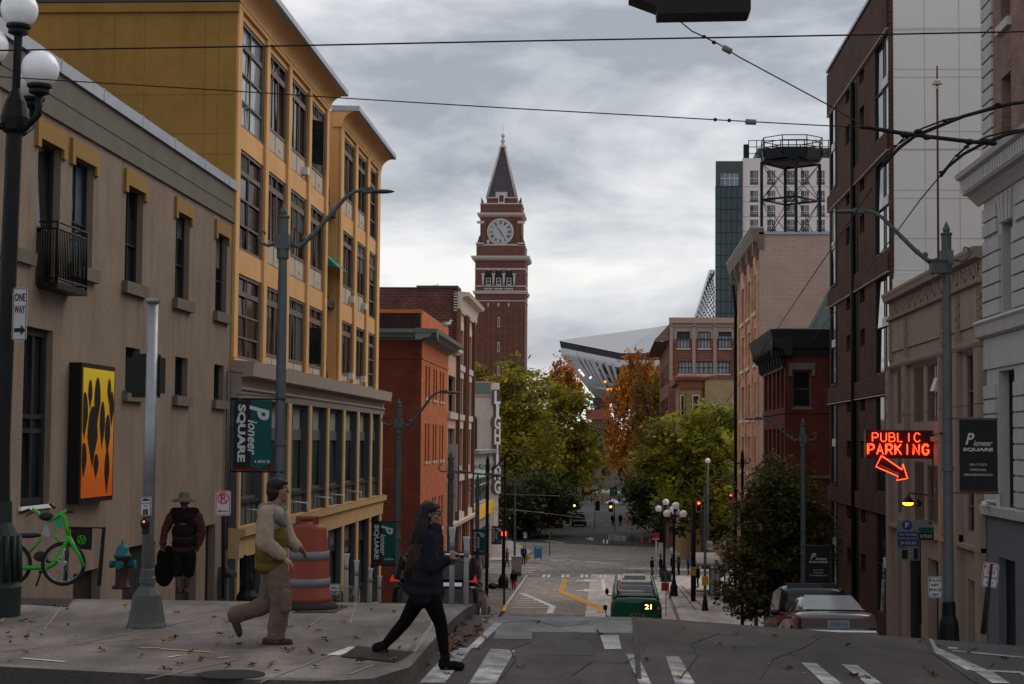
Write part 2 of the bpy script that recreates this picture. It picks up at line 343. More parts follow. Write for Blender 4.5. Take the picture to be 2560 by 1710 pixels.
# ================================================================ GROUND
def asphalt(name, col, col2, sc=.25, patch=.35, rough=.8, fine=55):
    m = bpy.data.materials.new(name); nt, N, L, b = nodes(m); M[name] = m; b.inputs['Roughness'].default_value = rough; b.inputs['Specular IOR Level'].default_value = .2
    tc = N.new('ShaderNodeTexCoord')
    def no(s, d=5, sc_=(1, 1, 1), r=.6):
        mp = N.new('ShaderNodeMapping'); mp.inputs['Scale'].default_value = sc_; n = N.new('ShaderNodeTexNoise'); n.inputs['Scale'].default_value = s; n.inputs['Detail'].default_value = d; n.inputs['Roughness'].default_value = r
        L.new(tc.outputs['Object'], mp.inputs[0]); L.new(mp.outputs[0], n.inputs[0]); return n.outputs[0]
    def rng(f, a, c, lo, hi):
        q = N.new('ShaderNodeMapRange'); q.inputs[1].default_value = a; q.inputs[2].default_value = c; q.inputs[3].default_value = lo; q.inputs[4].default_value = hi; L.new(f, q.inputs[0]); return q.outputs[0]
    mx = N.new('ShaderNodeMix'); mx.data_type = 'RGBA'; L.new(rng(no(sc), .4, .6, 0, 1), mx.inputs[0]); mx.inputs[6].default_value = (*col, 1); mx.inputs[7].default_value = (*col2, 1)
    def scale(c, f): v = N.new('ShaderNodeVectorMath'); v.operation = 'SCALE'; L.new(c, v.inputs[0]); L.new(f, v.inputs['Scale']); return v.outputs[0]
    c = scale(mx.outputs[2], rng(no(fine, 3), .3, .7, .72, 1.28)); c = scale(c, rng(no(1.6, 6, (1, .35, 1)), .35, .7, 1-patch*.5, 1+patch*.5)); c = scale(c, rng(no(6, 5), .55, .75, 1, .8))
    # fine cracks
    vo = N.new('ShaderNodeTexVoronoi'); vo.feature = 'DISTANCE_TO_EDGE'; vo.inputs['Scale'].default_value = .33
    nn = N.new('ShaderNodeTexNoise'); nn.inputs['Scale'].default_value = 2.2; nn.inputs['Detail'].default_value = 5; L.new(tc.outputs['Object'], nn.inputs[0])
    ad = N.new('ShaderNodeVectorMath'); ad.operation = 'MULTIPLY_ADD'; L.new(nn.outputs[1], ad.inputs[0]); ad.inputs[1].default_value = (.7, .7, .7); L.new(tc.outputs['Object'], ad.inputs[2]); L.new(ad.outputs[0], vo.inputs['Vector'])
    c = scale(c, rng(vo.outputs['Distance'], .0, .006, .55, 1))
    L.new(c, b.inputs['Base Color'])
    bp = N.new('ShaderNodeBump'); bp.inputs['Strength'].default_value = .35; bp.inputs['Distance'].default_value = .01; L.new(no(fine*1.5, 4), bp.inputs['Height']); L.new(bp.outputs[0], b.inputs['Normal'])
asphalt('asphalt', (.064, .051, .047), (.040, .032, .030), .35, .7)
asphalt('asphalt_dark', (.055, .055, .055), (.04, .04, .04), .3)
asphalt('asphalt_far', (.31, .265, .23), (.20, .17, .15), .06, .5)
asphalt('concrete', (.195, .162, .143), (.125, .105, .093), .4, .7, .85, 40)
asphalt('concrete_pad', (.17, .17, .172), (.11, .11, .113), 1.2, .6, .85, 30)
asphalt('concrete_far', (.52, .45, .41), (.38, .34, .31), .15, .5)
asphalt('kerb', (.18, .16, .148), (.11, .098, .09), .8, .4, .85, 30)
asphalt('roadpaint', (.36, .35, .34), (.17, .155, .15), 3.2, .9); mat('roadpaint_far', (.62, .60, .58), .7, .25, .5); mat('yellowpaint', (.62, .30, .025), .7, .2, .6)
asphalt('worn_paint', (.40, .40, .41), (.24, .235, .235), 1.6, .8)
def drape(name, m, pts, dz=0., sx=3., sy=2., skirt=0., par=None, **k):
    """flat polygon cut up and laid on the terrain"""
    bm = bmesh.new(); vs = [bm.verts.new((p[0], p[1], 0)) for p in pts]; bm.faces.new(vs)
    xs = [p[0] for p in pts]; ys = [p[1] for p in pts]
    def cuts(a, b, st, arr=None):
        q = [v for v in (arr or [a+st*i for i in range(1, int((b-a)/st)+1)]) if a < v < b]; return q
    yarr = [y*.5 for y in range(42, 50)]+[26, 30, 36, 42, 50, 58, 66, 74, 80]+[84+1.6*i for i in range(1, 11)] if max(ys)-min(ys) > 2 else None
    if yarr:
        for y in cuts(min(ys), max(ys), 0, yarr+([y*1. for y in range(8, 21)])): bmesh.ops.bisect_plane(bm, geom=bm.verts[:]+bm.edges[:]+bm.faces[:], plane_co=(0, y, 0), plane_no=(0, 1, 0))
    if max(ys) > 6 and min(ys) < 72:
        for x in cuts(min(xs), max(xs), 0, [.5, 3, 6, 9, 12]): bmesh.ops.bisect_plane(bm, geom=bm.verts[:]+bm.edges[:]+bm.faces[:], plane_co=(x, 0, 0), plane_no=(1, 0, 0))
    for v in bm.verts: v.co.z = g(v.co.x, v.co.y)+dz
    if skirt:
        be = [e for e in bm.edges if len(e.link_faces) == 1]
        r = bmesh.ops.extrude_edge_only(bm, edges=be)
        for q in r['geom']:
            if isinstance(q, bmesh.types.BMVert): q.co.z -= skirt
    bm.normal_update()
    mb = MB(); bm.verts.index_update(); mb.add([v.co.copy() for v in bm.verts], [tuple(v.index for v in f.verts) for f in bm.faces]); bm.free()
    return mb.build(name, m, par, **k)
# terrain sheet to the horizon
xs = [-3000, -600, -150, -60, -30, -12, -6, -3, 0, .5, 2, 4, 6, 8, 10, 12, 16, 30, 60, 150, 600, 3000]
ys = [-200, -40, -10, 0]+list(range(4, 21, 2))+[21+.5*i for i in range(0, 10)]+[27, 30, 34, 40, 46, 52, 58, 64, 70, 76, 82]+[84+1.6*i for i in range(11)]+[106, 115, 150, 240, 400, 800, 1600, 4000]
mb = MB(); nx = len(xs); mb.add([(x, y, g(x, y)) for y in ys for x in xs], [(j*nx+i, j*nx+i+1, (j+1)*nx+i+1, (j+1)*nx+i) for j in range(len(ys)-1) for i in range(nx-1)], True)
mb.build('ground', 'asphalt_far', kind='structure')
drape('road', 'asphalt', [(-30, 3), (14, 3), (14, 27), (9, 110), (-7.2, 110), (-4.9, 88), (-4.9, 27), (-30, 16)], .004, kind='structure')
# far street surface
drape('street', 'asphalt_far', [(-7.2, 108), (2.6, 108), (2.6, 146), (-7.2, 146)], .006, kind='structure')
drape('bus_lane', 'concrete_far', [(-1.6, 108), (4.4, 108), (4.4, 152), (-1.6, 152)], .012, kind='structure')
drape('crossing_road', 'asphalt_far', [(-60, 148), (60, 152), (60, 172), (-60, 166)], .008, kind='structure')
drape('side_street', 'asphalt_dark', [(-12, 200), (9, 190), (9, 330), (-12, 330)], .006, kind='structure')
# pavements
bulb = [(0, 1667), (320, 1683), (640, 1700), (800, 1703), (930, 1697), (1025, 1668), (1075, 1610), (1120, 1560), (1178, 1508)]
bp_ = [PZ(.15, *p) for p in bulb]; bulbxy = [(p.x, p.y) for p in bp_]
e0 = bulbxy[-1]; a0 = bulbxy[0]
edge = [(-30, a0[1]-.35)]+bulbxy+[(e0[0]-.05, e0[1]+1.2), (-2.6, 26.5), (-4.9, 30.5)]
side = [(-4.9, 30.5), (-4.9, 88), (-7.25, 100), (-7.25, 146), (-11.0, 150)]
kerbpoly = edge+side[1:]+[(-14, 150), (-30, 150)]
drape('pavement', 'concrete', kerbpoly, .15, skirt=.3, kind='structure')
# kerb band: the strip along the edge is a separate darker stone
def offset(pts, d):
    out = []
    for i, p in enumerate(pts):
        a = Vector(pts[max(i-1, 0)]); b = Vector(pts[min(i+1, len(pts)-1)]); t = (b-a).normalized(); n = Vector((-t.y, t.x)); out.append((p[0]+n.x*d, p[1]+n.y*d))
    return out
kp = edge[:-1]+[(-4.9, 30.5), (-4.9, 60), (-4.9, 88), (-7.25, 100), (-7.25, 146)]
inner = offset(kp, .17)
drape('kerb', 'kerb', kp+inner[::-1], .154, skirt=.16, kind='structure')
# joints in the pavement: real grooves laid as thin dark strips
mat('joint', (.225, .198, .178), .9, .3, 2); mat('chalk', (.50, .47, .45), .9, .3, 2); mat('chalk_orange', (.50, .26, .14), .9, .3, 2); mat('brown_iron', (.055, .042, .038), .7, .25, 9, metal=.4)
asphalt('tar', (.03, .03, .03), (.05, .045, .045), 2)
def strip(p0, p1, w, m='joint', dz=.156, name='joint', sky=.15, **k):
    a = G(*p0, sky); b = G(*p1, sky); a = Vector((a.x, a.y)); b = Vector((b.x, b.y)); t = (b-a).normalized(); n = Vector((-t.y, t.x))*w/2
    k.setdefault('kind', 'structure')
    return drape(name, m, [tuple(a-n), tuple(b-n), tuple(b+n), tuple(a+n)], dz, **k)
z6 = lambda x, y: (560+x/2.7516, 1140+y/2.7516)
z5 = lambda x, y: (x/2.7516, 1140+y/2.7516)
js = [(z5(0, 1150), z5(960, 940)), (z5(300, 1200), z5(1160, 935)), (z5(0, 1345), z5(1700, 1195)), (z5(520, 1300), z5(1330, 1130)), (z5(1000, 1540), z5(1640, 1400)),
      (z6(0, 1100), z6(1380, 1100)), (z6(0, 1165), z6(1400, 1172)), (z6(560, 1190), z6(700, 1095)), (z6(870, 1150), z6(1140, 1010)), (z6(250, 1560), z6(900, 1310)), (z6(600, 980), z6(560, 1050)), (z6(0, 1345), z6(830, 1335)), (z6(1200, 1180), z6(1260, 1100))]
for a, b in js: strip(a, b, .022, name='paving_joint')
strip(z6(1310, 1350), z6(1430, 1165), .03, name='paving_joint'); strip(z6(1430, 1165), z6(1610, 1000), .03, name='paving_joint'); strip(z6(860, 1505), z6(1035, 1440), .03, name='paving_joint')
for a, b, w, m in [(z5(150, 1395), z5(445, 1420), .05, 'chalk'), (z5(960, 1325), z5(1100, 1325), .06, 'chalk_orange'), (z5(1100, 1330), z5(1460, 1355), .05, 'chalk_orange'), (z5(1155, 1390), z5(1240, 1375), .04, 'chalk'), (z5(1510, 1395), z5(1570, 1385), .05, 'chalk_orange'), (z6(750, 1375), z6(905, 1318), .13, 'chalk')]:
    strip(a, b, w, m, .158, 'chalk_mark')
# darker asphalt footway behind the bicycle
dk = [G(*z5(0, 1010), .15), G(*z5(470, 1040), .15), G(*z5(960, 915), .15)]
drape('footpath', 'asphalt', [(p.x, p.y) for p in dk]+[(-5.6, 31), (-6, 45), (-10.9, 45), (-10.9, 24)], .158, kind='structure')
def polyG(pts, name, m, dz, sky=0., **k):
    q = [G(*p, sky) for p in pts]; k.setdefault('kind', 'structure'); return drape(name, m, [(p.x, p.y) for p in q], dz, **k)
# iron plates and the ribbed warning plate let into the pavement
mb = MB(); q = [G(*z6(*p), .15) for p in [(800, 1385), (910, 1312), (1310, 1355), (1190, 1425)]]; q = [Vector((p.x, p.y, .158)) for p in q]
mb.add([*q], [(0, 1, 2, 3)])
for i in range(1, 24):
    t = i/24; a = q[0].lerp(q[3], t); b = q[1].lerp(q[2], t); w = (q[3]-q[0])*.011
    mb.prism([a-w, a+w, b+w, b-w], (0, 0, .008))
mb.build('warning_plate', 'brown_iron', label='ribbed brown iron warning plate set into the pavement by the kerb', cat='ground plate')
def plate(pts, label, name='access_cover', m='brown_iron'):
    q = [G(*p, .15) for p in pts]; mb = MB(); mb.prism([(p.x, p.y, g(p.x, p.y)+.154) for p in q], (0, 0, .008)); return mb.build(name, m, label=label, cat='access cover')
plate([z6(470, 1080), z6(700, 1035), z6(850, 1037), z6(760, 1080)], 'rectangular brown iron cover beside the base of the traffic barrel')
plate([z5(1150, 965), z5(1290, 940), z5(1640, 945), z5(1560, 972)], 'dark grey flush cover at the crest of the pavement', m='cast_grey')
c = G(*z5(1590, 1508), .15); MB().lathe(c.x, c.y, [(.001, .152), (.30, .152), (.30, .162), (.001, .162)], 28).build('access_cover', 'rubber', label='round dark iron cover near the front kerb', cat='access cover')
# road paint in the foreground
def rp(pts, name='crosswalk_bar', m='roadpaint', dz=.010): return polyG(pts, name, m, dz)
rp([(1128, 1622), (1179, 1622), (1112, 1710), (1048, 1710)]); rp([(1227, 1624), (1288, 1628), (1238, 1712), (1172, 1712)])
rp([(1565, 1637), (1594, 1637), (1628, 1712), (1598, 1712)]); rp([(1664, 1643), (1697, 1643), (1738, 1712), (1688, 1712)])
rp([(2002, 1658), (2040, 1660), (2105, 1712), (2060, 1712)]); rp([(2104, 1663), (2143, 1665), (2206, 1712), (2166, 1712)])
rp([(1500, 1590), (1546, 1590), (1554, 1625), (1512, 1625)], m='worn_paint')
z8 = lambda x, y: (1900+x/2.7515, 1140+y/2.7515)
rp([z8(740, 1180), z8(870, 1193), z8(1215, 1320), z8(1560, 1475), z8(1425, 1478), z8(1190, 1350), z8(930, 1235)], 'lane_line')
rp([z8(1480, 1490), z8(1600, 1490), z8(1720, 1568), z8(1600, 1568)], 'lane_line')
for a, b, w in [((1100, 1240), (1815, 1312), .16), ((1320, 1343), (1815, 1392), .15), ((1440, 1478), (1815, 1495), .16), ((1640, 1248), (1815, 1268), .14), ((980, 1205), (1480, 1240), .10)]:
    strip(z8(*a), z8(*b), w, 'roadpaint', .011, 'lane_line', 0.)
rp([z8(1290, 1318), z8(1360, 1322), z8(1365, 1335), z8(1300, 1332)], 'lane_line'); rp([z8(1780, 1495), z8(1815, 1497), z8(1815, 1520)], 'lane_line')
# concrete slab, tar seams, patches
polyG([(1192, 1534), (1556, 1538), (1592, 1584), (1206, 1580)], 'road_slab', 'concrete_pad', .007)
polyG([(1240, 1580), (1330, 1582), (1330, 1600), (1235, 1598)], 'road_patch', 'concrete_pad', .008)
strip((1556, 1538), (1597, 1700), .055, 'tar', .012, 'road_seam', 0.); strip(z8(760, 1187), z8(1190, 1358), .05, 'tar', .0125, 'road_seam', 0.); strip(z8(1190, 1358), z8(1500, 1568), .05, 'tar', .0125, 'road_seam', 0.)
strip((1180, 1622), (1245, 1560), .10, 'worn_paint', .009, 'worn_line', 0.)
polyG([z8(870, 1193), z8(1816, 1225), z8(1816, 1568), z8(1700, 1568), z8(1215, 1318)], 'parking_lane', 'asphalt_dark', .005)
polyG([(1385, 1600), (1470, 1602), (1490, 1640), (1380, 1640)], 'road_patch', 'asphalt_dark', .0065)
for i, line in enumerate([[(1250, 1700), (1290, 1650), (1275, 1625), (1330, 1606)], [(1700, 1700), (1745, 1640), (1730, 1610), (1800, 1585)], [(1430, 1690), (1480, 1655), (1560, 1660), (1600, 1640)], [(1900, 1700), (1930, 1650), (2010, 1620), (2060, 1590)], [(1260, 1560), (1330, 1552), (1400, 1570), (1470, 1560)]]):
    for a, b in zip(line, line[1:]): strip(a, b, .018, 'tar', .0135, 'road_crack', 0.)
polyG([(1750, 1590), (1860, 1592), (1900, 1618), (1775, 1615)], 'road_patch', 'asphalt_dark', .0065)
# far street paint
zw = lambda x, y: (1190+x/6.274, 1290+y/6.272)
zm = lambda x, y: (1100+x/3.4087, 1100+y/3.4087)
za2 = lambda x, y: (1420+x/5.6, 1200+y/5.6)
def fp(pts, name='road_marking', m='roadpaint_far', dz=.022): return polyG(pts, name, m, dz)
def fs_(a, b, w, m='roadpaint_far', dz=.022): return strip(a, b, w, m, dz, 'road_marking', 0.)
fs_(zw(720, 1215), zw(1205, 1425), .45); fs_(zw(1200, 1425), zw(1150, 1530), .45)
for i, (a, b) in enumerate([(720, 800), (705, 880), (690, 950), (670, 1010), (640, 1080), (610, 1140), (580, 1180)]):
    y = 1225+35*i; fs_(zw(a, y), zw(b-20, y+3), .3)
fs_(zw(800, 955), zw(480, 1420), .22, 'concrete_far', .16); fs_(zw(480, 1420), zw(430, 1530), .25, 'yellowpaint', .165)
for dx in (0, 22): 
    fs_(zm(1055+dx, 1180), zm(1020+dx*1.2, 1285), .16, 'yellowpaint'); 
for dy in (0, 14): fs_(zm(1020, 1285+dy), zm(1350, 1420+dy), .35, 'yellowpaint', .026)
for dx in (0, 30): fs_(zm(1352+dx, 1415), zm(1350+dx, 1475), .2, 'yellowpaint', .03)
for x in (880, 920, 1040, 1080, 1198, 1238, 1355, 1395, 1512, 1555): fp([zm(x, 1148), zm(x+24, 1148), zm(x+18+(x-1100)*.03, 1172), zm(x-6+(x-1100)*.03, 1172)])
fs_(zm(740, 1182), zm(1560, 1178), .35); fs_(zm(1385, 1178), zm(1402, 1290), .25)
for y in (1200, 1284): fp([zm(1165, y-3), zm(1225, y-3), zm(1225, y-10), zm(1285, y-8), zm(1285, y+8), zm(1230, y+6), zm(1225, y+3), zm(1165, y+4)])
for i, y in enumerate((1068, 1092, 1112, 1130)): fs_(zm(425, y), zm(870-28*i, y), .55)
for a, b in [((940, 1020), (1560, 1050)), ((1080, 1020), (1560, 1070)), ((1080, 1170+0), (1100, 1170)), ((930, 1030), (1568, 1020)), ((900, 860), (1060, 880)), ((1250, 840), (1290, 850)), ((1260, 690), (1290, 690)), ((1355, 690), (1385, 690)), ((1440, 690), (1460, 690))]: fs_(zm(*a), zm(*b), .35)
for x, y in ((1390, 865), (1420, 868)): fp([zm(x, y-15), zm(x+10, y-15), zm(x+10, y+15), zm(x, y+15)])
for x, y in ((1280, 838), (1300, 846)): fp([zm(x-8, y-5), zm(x+8, y-8), zm(x+2, y+8), zm(x-14, y+10)])
mat('greenpaint', (.10, .17, .10), .8, .3, .3)
for a, b in [((935, 1078), (1010, 1080)), ((1070, 1082), (1130, 1080)), ((1190, 1085), (1240, 1083))]: fs_(zm(*a), zm(*b), 1.0, 'greenpaint')
# right-hand pavement at the bottom and the island
zi = lambda x, y: (1500+x/3.4087, 1100+y/3.4087)
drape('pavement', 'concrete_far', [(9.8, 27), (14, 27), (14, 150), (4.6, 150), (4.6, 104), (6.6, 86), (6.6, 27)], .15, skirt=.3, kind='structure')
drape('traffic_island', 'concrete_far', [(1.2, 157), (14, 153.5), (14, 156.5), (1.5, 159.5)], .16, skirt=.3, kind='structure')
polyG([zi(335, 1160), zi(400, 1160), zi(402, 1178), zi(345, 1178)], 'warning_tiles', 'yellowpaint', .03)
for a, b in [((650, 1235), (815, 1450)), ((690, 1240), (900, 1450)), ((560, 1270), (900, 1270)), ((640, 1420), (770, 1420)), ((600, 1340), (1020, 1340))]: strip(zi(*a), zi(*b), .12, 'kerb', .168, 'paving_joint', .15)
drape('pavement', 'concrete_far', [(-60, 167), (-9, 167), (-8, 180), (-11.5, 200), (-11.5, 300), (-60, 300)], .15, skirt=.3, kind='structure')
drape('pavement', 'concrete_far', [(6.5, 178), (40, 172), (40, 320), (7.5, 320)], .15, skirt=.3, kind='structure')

# ================================================================ BUILDINGS, LEFT
mat('plaster_tan', (.215, .162, .125), .9, .20, .8, bump=.6, bscale=14, streak=.5); mat('plaster_grey', (.135, .122, .10), .9, .16, 1.0, bump=.5, bscale=14, streak=.45, dirt=(.16, .15, .13))
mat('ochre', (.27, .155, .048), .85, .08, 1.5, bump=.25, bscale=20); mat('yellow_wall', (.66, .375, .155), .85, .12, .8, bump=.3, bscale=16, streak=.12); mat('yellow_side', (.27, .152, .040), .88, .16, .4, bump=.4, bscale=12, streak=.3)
mat('podium_yellow', (.50, .325, .16), .85, .12, 1.0, bump=.3, bscale=16, streak=.25); mat('cream_panel', (.46, .39, .31), .7, .06); mat('sill_stone', (.14, .12, .095), .9, .15, 4, streak=.3); mat('zinc', (.30, .33, .38), .45, .15, 2, metal=.4); mat('stucco_podium', (.33, .265, .225), .85, .08, 2, streak=.2)
mat('ledge_dark', (.06, .06, .062), .8); mat('awning_green', (.01, .20, .15), .8, .1); mat('door_dark', (.02, .018, .018), .6, .3)
mat('art_yellow', (.85, .55, .01), .5, .05); mat('art_orange', (.75, .17, .005), .5, .05)
# gradient print for the flame panel: the artwork itself fades from yellow to orange
def art():
    m = bpy.data.materials.new('flame_print'); nt, N, L, b = nodes(m); M['flame_print'] = m; b.inputs['Roughness'].default_value = .4
    tc = N.new('ShaderNodeTexCoord'); sp = N.new('ShaderNodeSeparateXYZ'); L.new(tc.outputs['Generated'], sp.inputs[0]); cr = N.new('ShaderNodeValToRGB'); L.new(sp.outputs[2], cr.inputs[0])
    e = cr.color_ramp.elements; e[0].color = (.70, .12, .003, 1); e[1].color = (.85, .62, .01, 1); e[0].position = .1; q = e.new(.45); q.color = (.80, .26, .004, 1); L.new(cr.outputs[0], b.inputs['Base Color'])
art()
LF = Fr('L', -11.0)
tb = thing('plaster_building', 'tan plaster building with ochre window heads and grey parapet', 'building', (-16, 38, -3))
wins = [(32.23, 33.6, 5.15, 8.0), (34.35, 35.8, 5.8, 8.0), (38.25, 39.7, 5.8, 8.0), (42.77, 44.2, 5.8, 8.0), (47.2, 48.6, 5.8, 8.0)]
low = [(38.48, 39.7, 3.33, 4.33), (42.95, 44.25, 3.33, 4.33), (47.25, 48.45, 3.33, 4.33)]
big = [(31.7, 33.36, .95, 4.35)]
doors = [(35.0, 36.9, -4, -.55), (38.6, 41.4, -4, -.25), (43.4, 45.6, -4, -.25), (46.6, 47.75, -4, -.12)]
m_ = MB(); m_.grid(LF, 26, 49.28, -4.5, 8.53, wins+low+big+doors, .24); m_.box(-21, -11.25, 26, 49.28, -4.5, 8.53)
m_.build('wall', 'plaster_tan', tb)
m_ = MB(); m_.sweep(LF, [(8.53, -.3), (8.53, .06), (8.60, .06), (8.62, .03), (9.5, .03), (9.5, -.3)], 26, 49.28); m_.box(-21, -11.3, 26.01, 49.27, 8.53, 9.5)
m_.sweep(LF, [(8.95, .03), (8.95, .045), (8.97, .045), (8.97, .03)], 26, 49.28); m_.build('parapet', 'plaster_grey', tb)
m_ = MB(); m_.sweep(LF, [(9.5, -.35), (9.48, .10), (9.74, .10), (9.76, -.35)], 26, 49.4)
for u in (33.2, 36.1, 39.2, 42.2, 45.4, 48.3): m_.fb(LF, u-.02, u+.02, 9.49, 9.765, -.3, .108)
m_.build('coping', 'zinc', tb)
for i, w in enumerate(wins):
    window(tb, LF, *w, d=-.18, cols=(.5,) if i else (), rows=(.42,), mf='frame_dark', mg='glass_blue' if i == 1 else 'glass_dark', fw=.05)
    m_ = MB(); a, b, c, d = w; m_.fprism(LF, [(a-.2, d-.18), (a+.0, d-.18), (a+.0, d), (b, d), (b, d-.18), (b+.22, d-.18), (b+.22, d+.36), (a-.2, d+.36)], -.02, .07); m_.build('window_head', 'ochre', tb)
    if i: MB().fb(LF, a-.18, b+.22, c-.27, c, -.2, .13).build('sill', 'sill_stone', tb)
for w in low:
    window(tb, LF, *w, d=-.18, cols=(), rows=(), mf='frame_dark', fw=.05); MB().fb(LF, w[0]-.18, w[1]+.18, w[2]-.24, w[2], -.2, .12).build('sill', 'sill_stone', tb)
window(tb, LF, *big[0], d=-.16, cols=(.55,), rows=(.42, .50), mf='frame_dark', fw=.14, mw=.09)
MB().fb(LF, 31.6, 33.45, .88, .95, -.2, .06).build('sill', 'white_paint', tb)
for w in doors: MB().fb(LF, w[0], w[1], w[2], w[3], -.24, -.2).build('door', 'door_dark', tb)
MB().sweep(LF, [(5.50, 0), (5.50, .10), (5.74, .12), (5.76, 0)], 26, 32.0).build('band_course', 'sill_stone', tb)
m_ = MB(); m_.tube([(-10.96, 48.9, 4.2), (-10.93, 48.9, -.9)], .035, 6); m_.tube([(-10.93, 48.65, 4.2), (-10.93, 48.65, -4)], .03, 6); m_.tube([(-10.95, 48.9, 4.2), (-10.6, 49.1, 4.15)], .02, 5); m_.tube([(-10.95, 48.95, 2.6), (-10.7, 48.95, 2.55), (-10.7, 48.95, 2.1)], .025, 5)
m_.build('wall_conduit', 'metal_grey', tb)
m_ = MB(); m_.box(-10.99, -10.75, 48.2, 48.5, -4, -1.35); m_.tube([(-10.8, 48.25, -1.55), (-10.5, 48.0, -1.55)], .10, 10); m_.build('standpipe', 'metal_grey', tb)
# balcony
bx_ = -10.62; bu0, bu1 = 32.35, 34.2; bz0, bz1 = PX(bx_, 132, 702).z, PX(bx_, 132, 549).z
bal = MB(); bal.box(-10.99, bx_+.02, bu0-.03, bu1+.03, bz0-.12, bz0)
for i in range(19): u = bu0+i*(bu1-bu0)/18; bal.tube([(bx_, u, bz0+.06), (bx_, u, bz1-.12)], .013, 5)
for v in (bz1, bz1-.13, bz0+.07): bal.tube([(-10.99, bu0, v), (bx_, bu0, v), (bx_, bu1, v), (-10.99, bu1, v)], .02, 6, False)
for i in range(7):
    for u in (bu0, bu1): bal.tube([(-10.95+i*.05, u, bz0), (-10.95+i*.05, u, bz1-.12)], .012, 5)
for u in (bu0, bu1): bal.tube([(bx_, u, bz0-.1), (bx_, u, bz1+.03)], .024, 6)
bal.build('balcony', 'metal_black', tb)
# flame art panel
ap = thing('art_panel', 'tall art panel with black teardrops on yellow fading to orange', 'wall art', (-10.8, 36.3, 1))
U0, U1 = PX(-10.73, 206, 1060).y, PX(-10.73, 283, 1060).y; ZT, ZB_ = PX(-10.73, 206, 918).z, PX(-10.73, 206, 1246).z
MB().fb(LF, U0-.1, U1+.1, ZB_-.1, ZT+.1, .01, .26).build('case', 'black_paint', ap)
MB().fb(LF, U0, U1, ZB_, ZT, .24, .275).build('print', 'flame_print', ap)
def drop(u, v, w, h, up=1):
    pts = []
    for i in range(20):
        a = 2*math.pi*i/20; y = math.sin(a); x = math.cos(a)*(1-.35*(y*up)*-1 if False else 1); k = (1-max(0, -y*up))**.9
        pts.append((u+x*w/2*(k if y*up < 0 else 1), v+y*h/2))
    return pts
m_ = MB(); zz = lambda x, y: (x/2.7516, 570+y/2.7516)
for (x, y, w, h) in [(622, 1150, .26, .62), (671, 1200, .40, 1.0), (752, 1130, .24, .55), (582, 1295, .42, .95), (704, 1360, .34, .98), (637, 1440, .62, 1.25), (740, 1430, .34, .88), (768, 1250, .28, .75), (576, 1600, .34, .7), (735, 1680, .30, .9), (660, 1640, .3, .5)]:
    p = PX(-10.72, *zz(x, y)); q = drop(p.y, p.z, w*1.12, h*1.05)
    q = [(min(U1-.01, max(U0+.01, a)), min(ZT-.01, max(ZB_+.01, b))) for a, b in q]; m_.add([LF(a, b, .279+.0006*len(m_.f)) for a, b in q], [tuple(range(20))])
m_.build('teardrops', 'black_paint', ap)
# ---- yellow building
yb = thing('yellow_building', 'yellow ochre building with curved overhanging cornice and recessed windows', 'building', (-17, 65, -6))
rowz = [(11.55, 14.74), (7.87, 10.89), (4.63, 7.16)]
bays = [(49.8, 53.49), (53.99, 57.29), (57.76, 61.25), (61.76, 65.09), (69.35, 72.64), (73.27, 76.34), (77.04, 79.69)]
m_ = MB(); ops = [(a, b, c, d) for a, b in bays for c, d in rowz]
o1 = [o for o in ops if o[0] < 66]; o2 = [o for o in ops if o[0] > 66]
m_.grid(LF, 49.3, 65.59, 4.0, 14.95, o1, .3); m_.grid(LF, 68.7, 80.55, 4.0, 14.95, o2, .3)
for o in ops:   # bays sit back: spandrels are flush with the piers' inner plane
    pass
m_.box(-24, -11.3, 49.3, 65.59, 4.0, 15.6); m_.box(-24, -11.3, 68.7, 80.55, 4.0, 15.6); m_.box(-24, -12.4, 65.59, 68.7, 4.0, 15.2)
m_.build('wall', 'yellow_wall', yb)
m_ = MB()
for a, b in bays:
    for z in (7.16, 10.89): pass
for u in [49.3, 53.49, 57.29, 61.25, 65.09, 68.7, 72.64, 76.34, 79.69]:
    w = {49.3: .5, 68.7: .65, 72.64: .63, 76.34: .70, 79.69: .86}.get(u, .49); m_.fb(LF, u, u+w, 4.63, 14.93, -.02, .09)
m_.build('pilasters', 'yellow_wall', yb)
m_ = MB(); W = 12.8
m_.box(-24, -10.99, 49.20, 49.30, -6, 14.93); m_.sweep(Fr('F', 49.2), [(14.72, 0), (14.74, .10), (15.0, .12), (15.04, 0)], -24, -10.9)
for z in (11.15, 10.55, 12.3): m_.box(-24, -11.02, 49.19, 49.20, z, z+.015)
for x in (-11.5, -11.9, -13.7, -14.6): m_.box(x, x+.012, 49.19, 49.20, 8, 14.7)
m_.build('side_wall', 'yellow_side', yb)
m_ = MB(); m_.box(-24.1, -10.88, 49.1, 49.35, 15.04, 15.12); m_.build('side_coping', 'ledge_dark', yb)
def cove(u0, u1, name='cornice'):
    pr = [(14.93, -.3), (14.93, .10), (15.06, .10)]
    for i in range(9): a = math.pi/2*i/8; pr.append((15.06+.52*math.sin(a), .12+.62*(1-math.cos(a))))
    pr += [(15.585, -.3)]; m = MB(); m.sweep(LF, pr, u0, u1); o = m.build(name, 'yellow_wall', yb)
    f = MB(); f.sweep(LF, [(15.58, -.35), (15.56, .78), (15.58, .80), (15.77, .80), (15.80, -.35)], u0-.05, u1+.05); f.build('fascia', 'zinc', o); return o
cove(49.25, 65.62); cove(68.6, 80.6)
mat('ac_white', (.6, .6, .58), .5, .1)
